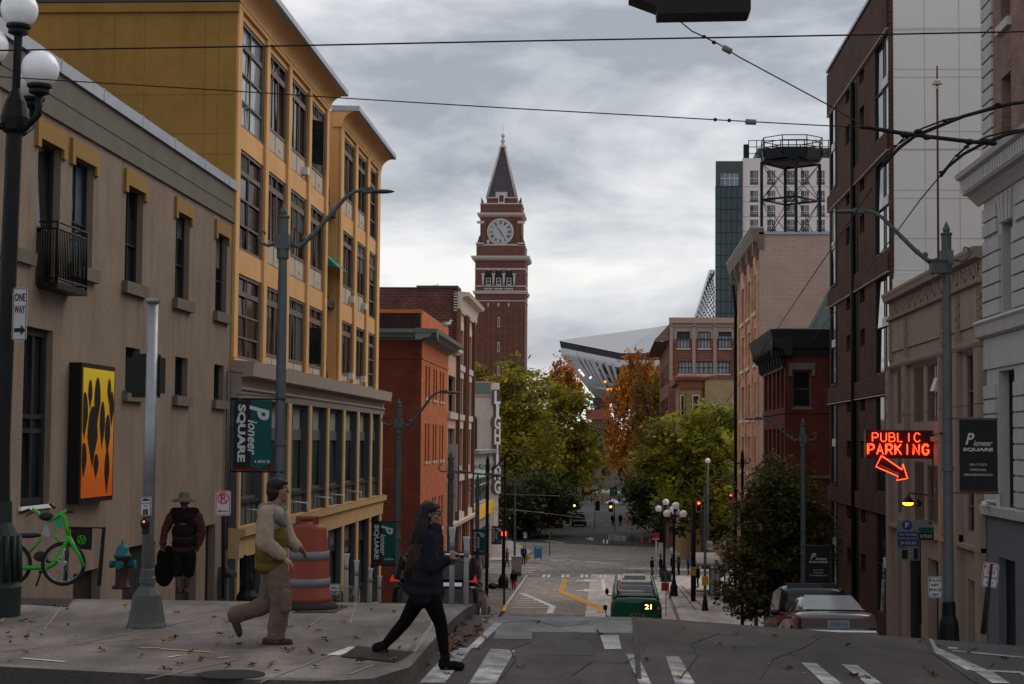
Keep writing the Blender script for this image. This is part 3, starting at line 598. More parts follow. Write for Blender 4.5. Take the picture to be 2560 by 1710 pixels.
for bi, (a, b) in enumerate(bays):
    for ri, (c, d) in enumerate(rowz):
        if bi in (0, 6):
            window(yb, LF, a, b-.02, c, d, d=-.07, cols=(.5,), rows=(.26, .52, .78), mf='frame_brown', mg='glass_pale' if (bi, ri) == (0, 0) else 'glass_dark', fw=.10, mw=.06, tr=.78)  # first top window: sky reflection put into the pale glass colour
        else:
            pz = c+.72 if ri < 2 else c+.30
            window(yb, LF, a, b-.02, pz, d, d=-.07, cols=(.33, .62), rows=(.78,), mf='frame_brown', mg='glass_dark', fw=.09, mw=.08, tr=.78)
            m_ = MB(); m_.fb(LF, a+.02, b-.04, c, pz, -.14, -.06); p = m_.build('panel', 'cream_panel', yb)
            m_ = MB(); m_.fb(LF, (a+b)/2-.02, (a+b)/2+.02, c, pz, -.06, -.05); m_.fb(LF, a+.02, b-.04, c-.005, c+.05, -.06, -.01); m_.build('trim', 'frame_brown', p)
            if (bi, ri) in ((2, 0), (4, 1), (5, 1), (4, 2), (5, 2)): MB().fb(LF, b-.7, b-.35, c+.18, c+.45, -.06, .16).build('air_conditioner', 'ac_white', yb)
            elif ri < 2: MB().fb(LF, b-.95, b-.85, c+.28, c+.38, -.06, -.0).build('vent', 'white_paint', yb)
for u, v0, v1 in ((62.2, 5.0, 6.35), (62.1, 12.35, 14.0)):
    c4 = [LF(u, v0, -.02), LF(u+.55, v0, .36), LF(u+.55, v1, .36), LF(u, v1, -.02)]; m_ = MB(); m_.tube(c4+[c4[0]], .03, 4, False); q = m_.build('open_casement', 'frame_brown', yb); MB().quad(*c4).build('pane', 'glass_dark', q)
# fire escape slot
m_ = MB(); m_.fb(LF, 65.62, 68.65, 4.0, 14.9, -1.45, -1.41); m_.build('slot_wall', 'glass_dark', yb)
m_ = MB()
for z in (7.5, 11.2): m_.fb(LF, 65.62, 68.65, z, z+.3, -1.3, -.12)
for (za_, zb_) in ((4.6, 7.6), (7.7, 11.3), (11.4, 14.6)):
    m_.tube([LF(65.9, zb_, -.35), LF(68.3, za_, -.35)], .09, 4)
    for i in range(8): t = i/7; m_.tube([LF(65.9+2.4*t, zb_+(za_-zb_)*t, -.35), LF(65.9+2.4*t, zb_+(za_-zb_)*t+1.0, -.35)], .02, 4)
m_.build('fire_stairs', 'metal_black', yb)
m_ = MB(); m_.add([LF(65.7, 9.9, -.6), LF(65.7, 8.95, .45), LF(68.6, 8.95, .45), LF(68.6, 9.9, -.6)], [(0, 1, 2, 3)]); m_.add([LF(65.7, 9.9, -.6), LF(65.7, 8.95, .45), LF(65.7, 8.95, -.6)], [(0, 1, 2)]); m_.build('awning', 'awning_green', yb)
# podium
PF = Fr('L', -10.7); pc = [(49.35, 49.6), (53.0, 53.5), (56.9, 57.49), (60.92, 61.43), (64.88, 65.32), (68.82, 69.31), (72.70, 73.25), (76.71, 77.19), (80.05, 80.7)]
m_ = MB(); m_.box(-24, -11.2, 49.35, 80.7, -9, 4.1); m_.sweep(PF, [(3.45, -.4), (3.45, .0), (3.62, .06), (3.64, .0), (3.70, .10), (3.78, .0), (4.05, .02), (4.08, .35), (4.50, .40), (4.56, -.5)], 49.35, 81.0)
m_.build('podium_cornice', 'stucco_podium', yb)
m_ = MB()
for i in range(200): u = 49.5+i*.156; m_.fb(PF, u, u+.02, 3.80, 4.04, 0, .015)
m_.build('fluting', 'stucco_podium', yb)
m_ = MB(); m_.sweep(PF, [(-1.2, -.5), (-1.2, .02), (-.75, .05), (-.62, .04), (-.55, .2), (-.35, .22), (-.30, -.5)], 49.35, 80.9); 
for i in range(130): u = 49.5+i*.24; m_.fb(PF, u, u+.11, -.345, -.30, .02, .215)
for a, b in pc: m_.fb(PF, a, b, -9, -1.2, -.07, -.0); m_.fb(PF, a, b, -.30, 3.45, -.07, -.0)
for a, b in zip(pc, pc[1:]): m_.fb(PF, a[1], b[0], -9, -4.35-.1*(a[1]-50)/3, -.38, .05)
m_.build('podium_frame', 'podium_yellow', yb)
for a, b in pc: MB().fb(PF, a+.02, b-.02, -9, 3.45, -.4, -.07).build('pier_back', 'frame_grey', yb)
for (a, b), (c, d) in zip(pc, pc[1:]):
    window(yb, PF, b, c, .42, 3.45, d=-.28, cols=(.45,), rows=(.66,), mf='frame_grey', mg='glass_mid', fw=.12, mw=.16, tr=.66, blind=(.5, .95, .7, 1, 'blind'))
    p = MB().fb(PF, b, c, -.30, .42, -.32, -.22).build('lower_panel', 'frame_grey', yb)
    m_ = MB(); 
    for t in (.25, .5, .75): m_.fb(PF, b+(c-b)*t-.015, b+(c-b)*t+.015, -.28, .30, -.22, -.20)
    m_.fb(PF, b, c, .36, .46, -.22, -.1); m_.build('trim', 'frame_dark', p)
    window(yb, PF, b, c, -4.2, -1.2, d=-.28, cols=(.5,), rows=(.72,), mf='frame_dark', mg='glass_mid', fw=.12, mw=.1, tr=.72)
for u in (51.4, 58.2, 63.5, 66.5, 71.0): MB().tube([PF(u, .15, -.2), PF(u, .1, .42), PF(u+.02, -.12, .44)], .022, 6).build('flag_bracket', 'white_paint', yb)
# ---- red brick building
brick('brick_red_side', (.15, .036, .019), (.115, .029, .016), (.11, .038, .025), .6, .22, .02, var=.2); brick('brick_orange', (.56, .155, .058), (.46, .125, .048), (.38, .14, .07), .6, .22, .02, var=.12)  # side brick darkened: shade of the backlit wall put into its colour
brick('brick_brown', (.125, .045, .032), (.095, .036, .026), (.15, .085, .07), .6, .2, .03); mat('brick_pilaster', (.17, .075, .05), .85, .15); mat('stone_pink', (.52, .34, .25), .85, .1, 2, streak=.2); mat('stone_cream', (.58, .50, .42), .85, .1, 2, streak=.25)
mat('copper_grey', (.15, .18, .17), .6, .2, 3); mat('tar_black', (.035, .02, .018), .8, .5, 3); mat('white_glaze', (.5, .46, .41), .6, .1, 3)
rb = thing('red_building', 'red brick building with slim paired windows and grey metal cornice', 'building', (-20, 108, -9.5))
RW = [(102.0, 102.9), (103.72, 104.6), (106.54, 107.4), (108.1, 108.95), (110.72, 111.5), (112.4, 113.4)]
ops = [(a, b, c, d) for a, b in RW for c, d in ((4.8, 6.72), (-1.5, 3.25-.0), )]; ops = [(a, b, 4.8, 6.72) for a, b in RW]+[(a, b, .6, 3.25) for a, b in RW]+[(a, b, -4.2, -1.7) for a, b in RW]
ops = [(a, b, 4.8, 6.72) for a, b in RW]+[(a, b, 1.0, 3.25) for a, b in RW]+[(a, b, -3.4, -1.3) for a, b in RW]
# measured: middle row spans 3.25 down to -1.5 only in the street-level storey, so the storeys are 3.9 m apart
m_ = MB(); m_.grid(LF, 99.9, 116.2, -10, 8.1, ops, .3)
m_.sweep(LF, [(7.0, 0), (7.02, .05), (7.12, .05), (7.14, 0)], 99.9, 116.2)
m_.build('front_wall', 'brick_orange', rb)
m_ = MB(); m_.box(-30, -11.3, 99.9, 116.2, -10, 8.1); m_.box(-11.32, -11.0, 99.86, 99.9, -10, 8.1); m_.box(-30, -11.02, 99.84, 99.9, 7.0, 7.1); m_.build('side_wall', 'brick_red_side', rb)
for o in ops:
    MB().quad(LF(o[0], o[2], -.25), LF(o[1], o[2], -.25), LF(o[1], o[3], -.25), LF(o[0], o[3], -.25)).build('window', 'glass_dark', rb); MB().fb(LF, o[0]-.05, o[1]+.05, o[2]-.16, o[2], -.2, .08).build('sill', 'stone_cream', rb)
m_ = MB(); prof = [(8.1, -.3), (8.1, .05), (8.2, .12), (8.25, .55), (8.45, .65), (8.5, .95), (8.72, 1.0), (8.78, -.3)]
m_.sweep(LF, prof, 99.0, 117.2); m_.sweep(Fr('F', 99.9), prof, -31, -10.05); m_.build('cornice', 'copper_grey', rb)
m_ = MB(); m_.box(-30, -11.1, 100.0, 116.2, 8.78, 9.86); m_.build('parapet', 'tar_black', rb); m_ = MB(); m_.box(-11.1, -11.0, 99.97, 116.3, 8.78, 9.88); m_.box(-30, -11.0, 99.95, 100.1, 9.7, 9.92); m_.build('parapet_front', 'brick_orange', rb)
m_ = MB()
for i in range(2):
    for j in range(8): m_.box(-14.9+i*.75, -14.4+i*.75, 99.80, 99.85, 1.55+j*.14, 1.63+j*.14)
m_.build('vent', 'zinc', rb)
# ---- brown / pink building
bb = thing('pink_stone_building', 'pink stone fronted brick building with tall pilasters and cream cornice', 'building', (-20, 130, -9.5))
W1 = (116.6, 121.9); W2 = (123.6, 127.9); W3 = (131.3, 135.4)
ops = [(*W1, 4.25, 6.75), (*W1, .5, 3.1), (*W1, -3.5, -.6)]+[(*w, c, d) for w in (W2, W3) for c, d in ((7.8, 10.35), (4.2, 6.8), (.4, 3.1), (-2.9, -.2), (-8.8, -3.9))]+[(*W1, -8.8, -4.2)]
m_ = MB(); m_.grid(LF, 116.2, 123.3, -10, 8.6, [o for o in ops if o[0] < 120], .35); m_.grid(LF, 123.3, 137.4, -10, 12.9, [o for o in ops if o[0] > 120], .35)
m_.build('front_wall', 'stone_pink', bb)
m_ = MB(); m_.box(-34, -11.4, 123.2, 137.4, -10, 13.2); m_.box(-11.42, -11.02, 123.24, 123.3, 8.6, 12.8); m_.box(-34, -11.4, 116.2, 123.2, -10, 8.4)
for i in range(22): m_.box(-11.55, -11.0, 123.18, 123.24, 8.7+i*.2, 8.8+i*.2)
m_.build('side_wall', 'brick_brown', bb)
for o in ops: window(bb, LF, *o, d=-.28, cols=(.5,), rows=(.5,), mf='frame_dark', fw=.12, mw=.1)
m_ = MB()
for u in (122.5, 128.5, 130.2, 136.0): MB().fb(LF, u, u+.32, -9, 11.7, .0, .28).build('pilaster', 'brick_pilaster', bb)
for w in (W2, W3):
    for z in (7.35, 3.75, -.65, -3.4): MB().fb(LF, w[0]-.2, w[1]+.3, z, z+.42, 0, .18).build('sill', 'white_glaze', bb)
    for z in (6.85, 3.15): MB().fb(LF, w[0]-.2, w[1]+.3, z, z+.55, .0, .06).build('lintel', 'white_glaze', bb)
    MB().fb(LF, w[0], w[1], 10.4, 11.0, 0, .06).build('lintel', 'white_glaze', bb)
MB().fb(LF, 116.3, 122.2, 3.75, 4.2, 0, .2).build('sill', 'white_glaze', bb)
m_ = MB(); m_.sweep(LF, [(11.6, -.3), (11.6, .15), (11.9, .25), (12.0, .2), (12.6, .35), (12.7, .75), (12.95, .85), (13.05, -.3)], 123.2, 138.4); m_.sweep(LF, [(8.3, -.3), (8.3, .2), (8.5, .4), (8.7, .4), (8.75, -.3)], 116.2, 123.2); m_.sweep(LF, [(-3.75, 0), (-3.75, .35), (-3.45, .45), (-3.4, 0)], 116.3, 137.6); m_.build('cornice', 'stone_cream', bb)
m_ = MB(); m_.box(-34, -11.2, 123.15, 123.4, 13.2, 13.3); m_.box(-14.0, -11.0, 123.1, 126, 13.2, 13.42); m_.build('coping', 'ledge_dark', bb)
dp = PY(123.6, 1006, 735); sd = thing('satellite_dish', 'small white satellite dish on the brown brick roof edge', 'satellite dish', (dp.x, 124, 13.2)); m_ = MB(); fr = Frg(dp, (1, 0, 0), (0, .2, 1), (0, -1, .2)); m_.disc(fr, 0, 0, .001, .25, .0, 24); m_.disc(fr, 0, 0, .22, .26, .04, 24); m_.build('dish', 'galv', sd); m_ = MB(); m_.tube([(dp.x, 123.9, 12.9), dp], .04, 6); m_.build('mount', 'metal_grey', sd)
vp = PY(123.7, 989, 741); m_ = MB(); m_.box(vp.x-.11, vp.x+.11, 123.7, 124.0, vp.z-.3, vp.z+.25); m_.box(vp.x-.14, vp.x+.14, 123.66, 124.04, vp.z+.25, vp.z+.3); m_.build('roof_vent', 'galv', label='small square metal vent left of the satellite dish', cat='roof vent')
# vertical shop sign on the pink building
vs_ = thing('blade_sign', 'narrow white vertical blade sign with red and blue marks, on the pink building', 'sign', (-10.5, 117.5, -.5))
p = PY(117, 1127, 1195); m_ = MB(); m_.box(p.x-.42, p.x+.42, 117, 117.3, p.z-2.3, p.z+2.3); m_.build('panel', 'sign_white', vs_)
m_ = MB(); fr = Frg((p.x, 117, p.z), (1, 0, 0), (0, 0, 1), (0, -1, 0)); m_.disc(fr, 0, .3, .12, .24, .01, 16); m_.fb(fr, -.25, .2, 1.2, 1.4, 0, .01); m_.fb(fr, -.2, .25, -1.3, -1.1, 0, .01); m_.build('marks', 'sign_red', vs_); m_ = MB(); m_.fb(fr, -.2, .2, -.6, -.35, 0, .012); m_.fb(fr, -.1, .2, .8, 1.0, 0, .012); m_.build('marks', 'sign_blue', vs_)
# ---- low storefront
mat('teal_pale', (.38, .44, .46), .7, .1); mat('shop_yellow', (.78, .42, .04), .7, .06); mat('stone_grey', (.30, .28, .26), .85, .15, 2, streak=.3)
ls = thing('low_storefront', 'low grey storefront with pale blue band and yellow fascia', 'building', (-18, 148, -9.5))
m_ = MB(); m_.grid(LF, 137.5, 158.6, -9.8, 1.4, [(138.6, 157.6, -3.1, -.9), (138.2, 158, -9.5, -5.2)], .4); m_.box(-30, -11.45, 137.5, 158.6, -9.8, 1.35); m_.build('wall', 'stone_grey', ls)
MB().fb(LF, 137.6, 158.6, -.85, .1, 0, .1).build('band', 'teal_pale', ls); MB().fb(LF, 137.6, 158.9, -4.2, -3.2, 0, .35).build('fascia', 'shop_yellow', ls)
m_ = MB(); m_.sweep(LF, [(1.2, 0), (1.2, .55), (1.5, .6), (1.52, -.3), (1.2, -.3)], 137.5, 158.9); m_.sweep(LF, [(.12, 0), (.12, .3), (.3, .35), (.35, 0)], 137.5, 158.6); m_.build('cornice', 'zinc', ls)
window(ls, LF, 138.6, 157.6, -3.1, -.9, d=-.3, cols=[i/7 for i in range(1, 7)], rows=(.7,), mf='frame_white', mg='glass_dark', fw=.1, mw=.1); window(ls, LF, 138.2, 158, -9.5, -5.2, d=-.35, cols=[i/6 for i in range(1, 6)], rows=(.75,), mf='frame_dark', mg='glass_dark', fw=.1, mw=.12)
# ---- lighting store building
lb = thing('corner_store', 'cream corner building carrying tall white LIGHTING letters', 'building', (-18, 180, -9.6))
FB = Fr('F', 175.0); LB = Fr('L', -12.15)
def arch(fr, u0, u1, v0, v1, n=10): r = (u1-u0)/2; return [(u0, v0), (u1, v0)]+[((u0+u1)/2+r*math.cos(math.pi*i/n), v1-r+r*math.sin(math.pi*i/n)) for i in range(n+1)]
m_ = MB(); m_.box(-30, -12.15, 175, 187.4, -9.8, 8.2); m_.build('wall', 'stone_cream', lb)
m_ = MB(); m_.box(-30, -12.2, 174.9, 175, 7.0, 8.15); m_.build('dark_frieze', 'copper_grey', lb); m_ = MB(); m_.sweep(FB, [(6.8, 0), (6.8, .15), (7.0, .18), (7.0, 0)], -30, -12.0); m_.sweep(FB, [(.9, 0), (.9, .3), (1.15, .35), (1.2, 0)], -30, -11.8); m_.sweep(LB, [(.9, 0), (.9, .3), (1.15, .35), (1.2, 0)], 174.7, 187.4); m_.sweep(FB, [(8.15, 0), (8.15, .15), (8.3, .15), (8.3, 0)], -30, -12.0); m_.build('mouldings', 'stone_pink', lb)
w = MB().fprism(FB, arch(FB, -14.6, -13.55, 1.4, 4.9), .02, .10).build('arched_window', 'frame_dark', lb); MB().fprism(FB, arch(FB, -14.45, -13.7, 1.5, 4.75), .10, .12).build('pane', 'glass_mid', w)
w = MB().fb(FB, -14.8, -13.5, -4.0, -1.0, .02, .1).build('window', 'frame_dark', lb); MB().fb(FB, -14.7, -13.6, -3.9, -1.1, .1, .12).build('pane', 'glass_mid', w)
MB().fb(FB, -13.2, -12.95, -1.0, .9, 0, .12).build('pier', 'stone_pink', lb)
mat('letter_strip', (.66, .58, .50), .8, .1); mat('letter_side', (.12, .08, .05), .7); mat('letter_face', (.8, .78, .76), .5)  # letter_strip: stronger light on this face put into a paler cream
zl = [5.9, 4.35, 2.75, 1.4-.2, -.35, -1.85, -3.4, -5.1]
ltr = thing('letter_sign', 'vertical channel letter sign reading LIGHTING on the corner building', 'sign', (-11.9, 181, -6))
zk = lambda x, y: (1180+x/4.126, 950+y/4.126)
MB().box(-12.14, -11.36, 174.95, 176, -9.8, 8.2).build('sign_pier', 'letter_strip', ltr)
for ch, yy in zip('LIGHTING', (180, 310, 440, 575, 705, 840, 965, 1105)):
    p = PY(174.3, *zk(262, yy)); fl = Frg(p, (.86, .5, 0), (0, 0, 1), (.5, -.86, 0)); w = .16 if ch == 'I' else .36
    m_ = MB()
    if ch == 'G': m_.fprism(fl, [(.50*math.cos(a*math.pi/10), .78*math.sin(a*math.pi/10)) for a in range(20)], -.6, 0)
    else: m_.fb(fl, -w-.02, w+.02, -.8, .8, -.6, 0)
    q = m_.build('letter_case', 'letter_side', ltr); m_ = MB(); m_.text(ch, fl, 0, 0, 1.35, w*1.9, bold=.035, d=.05, ext=.04); m_.build('letter_face', 'letter_face', q)
m_ = MB(); m_.box(-14.2, -11.4, 170, 171, -9.5, -4.3); m_.box(-14.4, -11.3, 169.8, 171.2, -4.3, -4.1); m_.build('brick_pier', 'stone_cream', label='short cream pier standing in front of the corner store', cat='wall')
# ================================================================ BUILDINGS, RIGHT
RF = Fr('R', 10.0)
brick('brick_dark', (.068, .030, .019), (.042, .019, .013), (.10, .055, .040), .55, .11, .022); brick('brick_tan_paint', (.44, .325, .262), (.40, .295, .24), (.32, .235, .19), .6, .17, .02, var=.07); brick('brick_victorian', (.12, .028, .018), (.09, .022, .015), (.08, .03, .022), .5, .16, .02)
brick('brick_salmon', (.60, .34, .22), (.52, .29, .18), (.44, .26, .18), .5, .15, .02); brick('brick_upper', (.26, .155, .12), (.20, .115, .09), (.17, .12, .10), .45, .12, .02)
mat('panel_white', (.66, .635, .62), .7, .04, .6, streak=.05); mat('stone_carved', (.29, .22, .18), .85, .12, 3, streak=.35, bump=.4, bscale=10); mat('stone_light', (.44, .42, .415), .85, .10, 2, streak=.28, bump=.3, bscale=12); mat('blue_plaster', (.115, .13, .145), .85, .1, 1); mat('cornice_black', (.022, .022, .024), .6, .2, 3)
mat('panel_joint', (.40, .375, .365), .8); mat('window_lit', (.55, .62, .66), .15, .1, .5)
db = thing('dark_brick_block', 'tall dark brown brick block with slot windows and white panelled side wall', 'building', (16, 70, -3))
col1 = (72.3, 73.6); col2 = (68.3, 69.6); vs = []
for z0, z1 in ((16.70, 17.45), (14.93, 15.73), (12.34, 13.0), (10.65, 11.4), (7.88, 8.5), (6.14, 6.81), (3.56, 4.1), (1.7, 2.38), (-.9, -.1), (-2.8, -2.1)):
    vs += [(*col1, z0, z1), (*col2, z0, z1)]
bigs = [(a, b, c, d) for a, b in ((62.35, 65.5), (76.6, 78.4)) for c, d in ((13.65, 17.25), (9.3, 12.8), (4.85, 8.45), (.45, 4.05), (-4, -.2))]
m_ = MB(); m_.grid(RF, 62.1, 79.1, -6, 19.3, vs+bigs, .35); m_.box(10.4, 30, 62.15, 79.1, -6, 19.3)
for z in (17.3, 12.9, 8.5, 4.1, -.3): m_.fb(RF, 62.1, 79.3, z, z+(.65 if z < 17 else 1.9), .0, .09)
m_.build('wall', 'brick_dark', db)
for w in vs: MB().quad(RF(w[0], w[2], -.3), RF(w[1], w[2], -.3), RF(w[1], w[3], -.3), RF(w[0], w[3], -.3)).build('slot_window', 'glass_dark', db)
for w in bigs:
    far = w[0] > 70
    q = window(db, RF, *w, d=-.05 if not far else .02, cols=(.30, .42), rows=(.48,), mf='frame_dark', mg='glass_dark', fw=.05)
    u = w[0]+(w[1]-w[0])*.0; m_ = MB(); m_.quad(RF(w[0]+.05, w[2]+.1, -.06 if not far else .06), RF(w[0]+(1.0 if not far else .6), w[2]+.1, -.06 if not far else .06), RF(w[0]+(1.0 if not far else .6), w[3]-.1, -.06 if not far else .06), RF(w[0]+.05, w[3]-.1, -.06 if not far else .06)); m_.build('bright_pane', 'glass_pale', q)  # pale strip over the glass: reflected sky painted in as colour
    MB().fb(RF, w[0]+.02, w[0]+(1.5 if not far else 1), w[2]+(w[3]-w[2])*.47, w[2]+(w[3]-w[2])*.56, -.03, .02 if not far else .1).build('white_spandrel', 'frame_white', q)
m_ = MB(); m_.fb(RF, 70.15, 71.55, -6, 17.1, -.02, .03); m_.tube([RF(70.8, -6, .12), RF(70.8, 17.1, .12)], .10, 8); m_.build('pipe_recess', 'metal_black', db)
m_ = MB(); m_.fb(RF, 62.1, 79.2, 19.3, 19.42, -.2, .14); m_.fb(RF, 62.1, 79.2, 19.5, 19.58, -.3, .05); m_.build('coping', 'zinc', db)
for z in (17.28, 12.86, 8.46, 4.06): MB().fb(RF, 62.1, 79.3, z-.03, z, -.02, .11).build('string_line', 'stone_cream', db)
m_ = MB(); m_.box(10.12, 30, 61.98, 62.14, 8.3, 19.3); m_.build('panel_wall', 'panel_white', db)
m_ = MB()
for z in (17.15, 17.21, 15.72, 15.44, 13.46, 12.83, 12.80, 11.35, 11.05, 9.6, 8.45): m_.box(10.15, 30, 61.972, 61.98, z, z+.02)
for x in (11.23, 12.46, 13.7): m_.box(x, x+.018, 61.971, 61.98, 8.5, 19.3)
m_.build('panel_joints', 'panel_joint', db)
m_ = MB(); m_.box(9.99, 10.12, 61.96, 62.12, -6, 19.3); m_.box(9.98, 10.0, 62.0, 62.14, -6, 19.3); m_.build('corner_trim', 'brick_dark', db)
m_ = MB(); m_.box(10.1, 12.2, 61.8, 62.0, 8.15, 8.35); m_.box(10.05, 30, 61.75, 62, 7.0, 8.15); m_.build('lower_band', 'panel_white', db)
# thin rooftop mast in front of the white wall (flagpole standing on the carved building)
p = PY(58, 2345, 520); pb = PY(58, 2348, 720); mp = thing('roof_mast', 'slim rusty flagpole with round finial disc on the carved stone building roof', 'flagpole', (p.x, 58, 7.4))
mat('rust', (.10, .045, .028), .8, .3, 8)
zt_ = lambda y: PY(58, 2345, y).z
m_ = MB(); m_.tube([(p.x, 58, 7.3), (p.x, 58, zt_(212))], .038, 8); m_.tube([(p.x, 58, zt_(212)), (p.x, 58, zt_(165))], .03, 6); m_.build('pole', 'rust', mp)
m_ = MB(); m_.ell((p.x, 58, zt_(203)), (.13, .13, .07), 12); m_.lathe(p.x, 58, [(.01, zt_(212)), (.18, zt_(211)), (.18, zt_(209)), (.01, zt_(208))], 14); m_.ell((p.x, 58, zt_(219)), .07, 8); m_.build('finial', 'stone_cream', mp)
# ---- carved stone low building
cb = thing('carved_building', 'low carved brown stone building with patterned cornice and barred windows', 'building', (15, 54, -5))
W = [(59.3, 60.65, 2.97, 4.84), (55.7, 57.4, 2.97, 4.83), (52.7, 55.05, 2.97, 4.84), (47.55, 49.0, 2.97, 4.83)]
Wl = [(59.3, 60.65, -.1, 1.75), (55.7, 57.4, -.2, 1.7), (52.6, 55.1, -.2, 1.6), (47.55, 49.0, -.17, 1.55), (50.0, 51.8, 2.97, 4.83), (50.0, 51.8, -.17, 1.55)]
D = [(47.55, 49.05, -6, -1.49), (52.6, 55.1, -6, -1.3), (56.3, 60.8, -6, -1.4)]
m_ = MB(); m_.grid(RF, 46.55, 62.05, -6, 5.5, W+Wl+D, .32); m_.box(10.36, 28, 46.6, 62.05, -6, 7.35)
m_.build('wall', 'stone_carved', cb)
for u, w in ((61.57, .8), (58.25, .75), (49.6, .7), (52.1, .45), (46.6, .8)): m_ = MB(); m_.fb(RF, u, u+w, -6, 4.9, 0, .14); m_.fb(RF, u+.1, u+w-.1, -5.9, 4.8, .14, .165); m_.build('pilaster', 'stone_carved', cb)
m_ = MB(); m_.sweep(RF, [(4.88, 0), (4.9, .16), (5.0, .2), (5.02, .05), (5.1, .05), (5.12, 0)], 46.55, 62.05)
m_.sweep(RF, [(5.5, -.3), (5.5, .05), (6.6, .05), (6.62, .16), (6.7, .18), (6.75, .06), (7.25, .06), (7.3, .25), (7.42, .28), (7.5, .32), (7.58, .32), (7.6, -.3)], 46.55, 62.1)
m_.build('entablature', 'stone_carved', cb)
m_ = MB(); n = 26
for i in range(n):      # raised key pattern along the frieze
    u = 47.0+i*(14.8/n); w = .42
    m_.fb(RF, u, u+.08, 6.82, 7.18, .06, .10); m_.fb(RF, u, u+w*.55, 7.11, 7.18, .06, .099); m_.fb(RF, u, u+w*.55, 6.82, 6.89, .06, .099) if i % 2 else m_.fb(RF, u, u+w*.5, 6.97, 7.04, .06, .099)
    m_.add([RF(u+.3, 6.82, .10), RF(u+.38, 6.82, .10), RF(u+.5, 7.18, .10), RF(u+.42, 7.18, .10)], [(0, 1, 2, 3)])
for u0 in (46.7, 49.6, 51.9, 58.3, 61.5):
    for v in (5.62, 5.9, 6.2): m_.fb(RF, u0, u0+.5, v, v+.05, .05, .09)
    for u in (u0, u0+.25, u0+.48): m_.fb(RF, u, u+.05, 5.2, 6.5, .05, .092)
for u0, u1 in ((47.5, 49.3), (52.7, 57.7), (59.2, 61.2)):
    for i in range(int((u1-u0)/.28)): u = u0+i*.28; m_.hexa([RF(u, 4.72, .0), RF(u+.12, 4.72, .0), RF(u+.12, 4.95, .2), RF(u, 4.95, .2), RF(u, 4.9, 0), RF(u+.12, 4.9, 0), RF(u+.12, 5.0, .2), RF(u, 5.0, .2)])
for u, w in ((61.57, .8), (58.25, .75)):
    for v in (3.2, 3.8, 4.3): m_.fprism(RF, [(u+w/2, v), (u+w/2+.12, v+.2), (u+w/2, v+.4), (u+w/2-.12, v+.2)], .165, .19)
m_.build('carving', 'stone_carved', cb)
for w in W+Wl: window(cb, RF, *w, d=-.07, cols=(.5,), rows=(.42,), mf='frame_brown', mg='glass_dark', bars=9 if w in W[:3]+Wl[:3] else None)
for w in D: MB().fb(RF, w[0], w[1], w[2], w[3], -.32, -.28).build('door', 'door_dark', cb)
m_ = MB(); m_.hexa([RF(53.2, 3.85, .0), RF(53.8, 3.85, .0), RF(53.8, 3.9, .14), RF(53.2, 3.9, .14), RF(53.2, 4.3, -.02), RF(53.8, 4.3, -.02), RF(53.8, 4.32, .0), RF(53.2, 4.32, 0)]); m_.build('tilted_vent', 'frame_white', cb)
m_ = MB(); m_.fb(RF, 49.6, 52.0, -.5, -.3, 0, .12); m_.fb(RF, 46.6, 62, -.62, -.5, 0, .18); m_.fb(RF, 46.6, 62, 2.35, 2.5, 0, .1); m_.build('string_course', 'stone_carved', cb)
# ---- rusticated stone building at the right edge
sb = thing('rusticated_building', 'pale rusticated stone building with carved belt cornice and brick storeys above', 'building', (16, 40, -4))
up = [(43.35, 44.4, 10.0, 11.65), (43.35, 44.4, 13.0, 15.0), (38.6, 39.7, 10.0, 11.65), (38.6, 39.7, 13, 15)]; mid = [(43.3, 44.45, 5.55, 7.9), (38.5, 39.7, 5.55, 7.9)]; lo = [(43.25, 45.0, .66, 4.15), (37.5, 39.4, .66, 4.15)]
m_ = MB(); m_.grid(RF, 30, 46.5, 9.4, 18, up, .35); m_.box(10.4, 26, 30, 46.45, -5, 18); m_.build('upper_wall', 'brick_upper', sb)
m_ = MB(); m_.grid(RF, 30, 46.5, .4, 8.8, mid+lo, .4); m_.box(10.0, 10.38, 46.42, 46.52, .4, 18)
# rustication blocks with grooves
def blocks(u0, u1, z0, z1, h=.41, gap=.05, d=.07):
    z = z0
    while z+h <= z1+.01: m_.fb(RF, u0, u1, z+gap/2, z+h-gap/2, 0, d); z += h
for u0, u1 in ((44.55, 46.53), (39.8, 43.2)): blocks(u0, u1, 5.62, 7.72); 
blocks(45.1, 46.53, .72, 4.2, .39); blocks(39.5, 43.15, .72, 4.2, .39); blocks(44.9, 46.53, 7.75, 8.6, .40); blocks(39.9, 42.9, 7.75, 8.6, .4)
for i, (a, b) in enumerate(((44.3, 44.55), (44.0, 44.25), (43.6, 43.85), (43.3, 43.5))): m_.fprism(RF, [(a-.05, 7.92), (b-.09, 7.92), (b+(a-43.9)*.35, 8.65), (a+(a-43.9)*.3, 8.65)], 0, .09)
m_.build('stone_wall', 'stone_light', sb)
m_ = MB(); z = 9.8
while z < 18: m_.fb(RF, 45.3, 46.56, z+.02, z+.34, 0, .06); m_.box(9.95, 10.6, 46.5, 46.56, z+.02, z+.34); z += .38
m_.build('quoins', 'stone_light', sb)
m_ = MB(); m_.sweep(RF, [(8.72, 0), (8.74, .06), (8.85, .16), (8.95, .28), (9.0, .30), (9.02, .45), (9.4, .5), (9.45, .62), (9.56, .66), (9.62, .5), (9.66, -.3)], 30, 47.2)
m_.sweep(RF, [(5.05, 0), (5.08, .08), (5.15, .16), (5.4, .2), (5.48, .26), (5.56, .2), (5.58, 0)], 30, 47.0); m_.sweep(RF, [(4.25, 0), (4.25, .05), (5.05, .05), (5.05, 0)], 30, 46.8)
m_.sweep(RF, [(.42, 0), (.42, .14), (.66, .18), (.68, 0)], 30, 46.7); m_.build('belt_cornices', 'stone_light', sb)
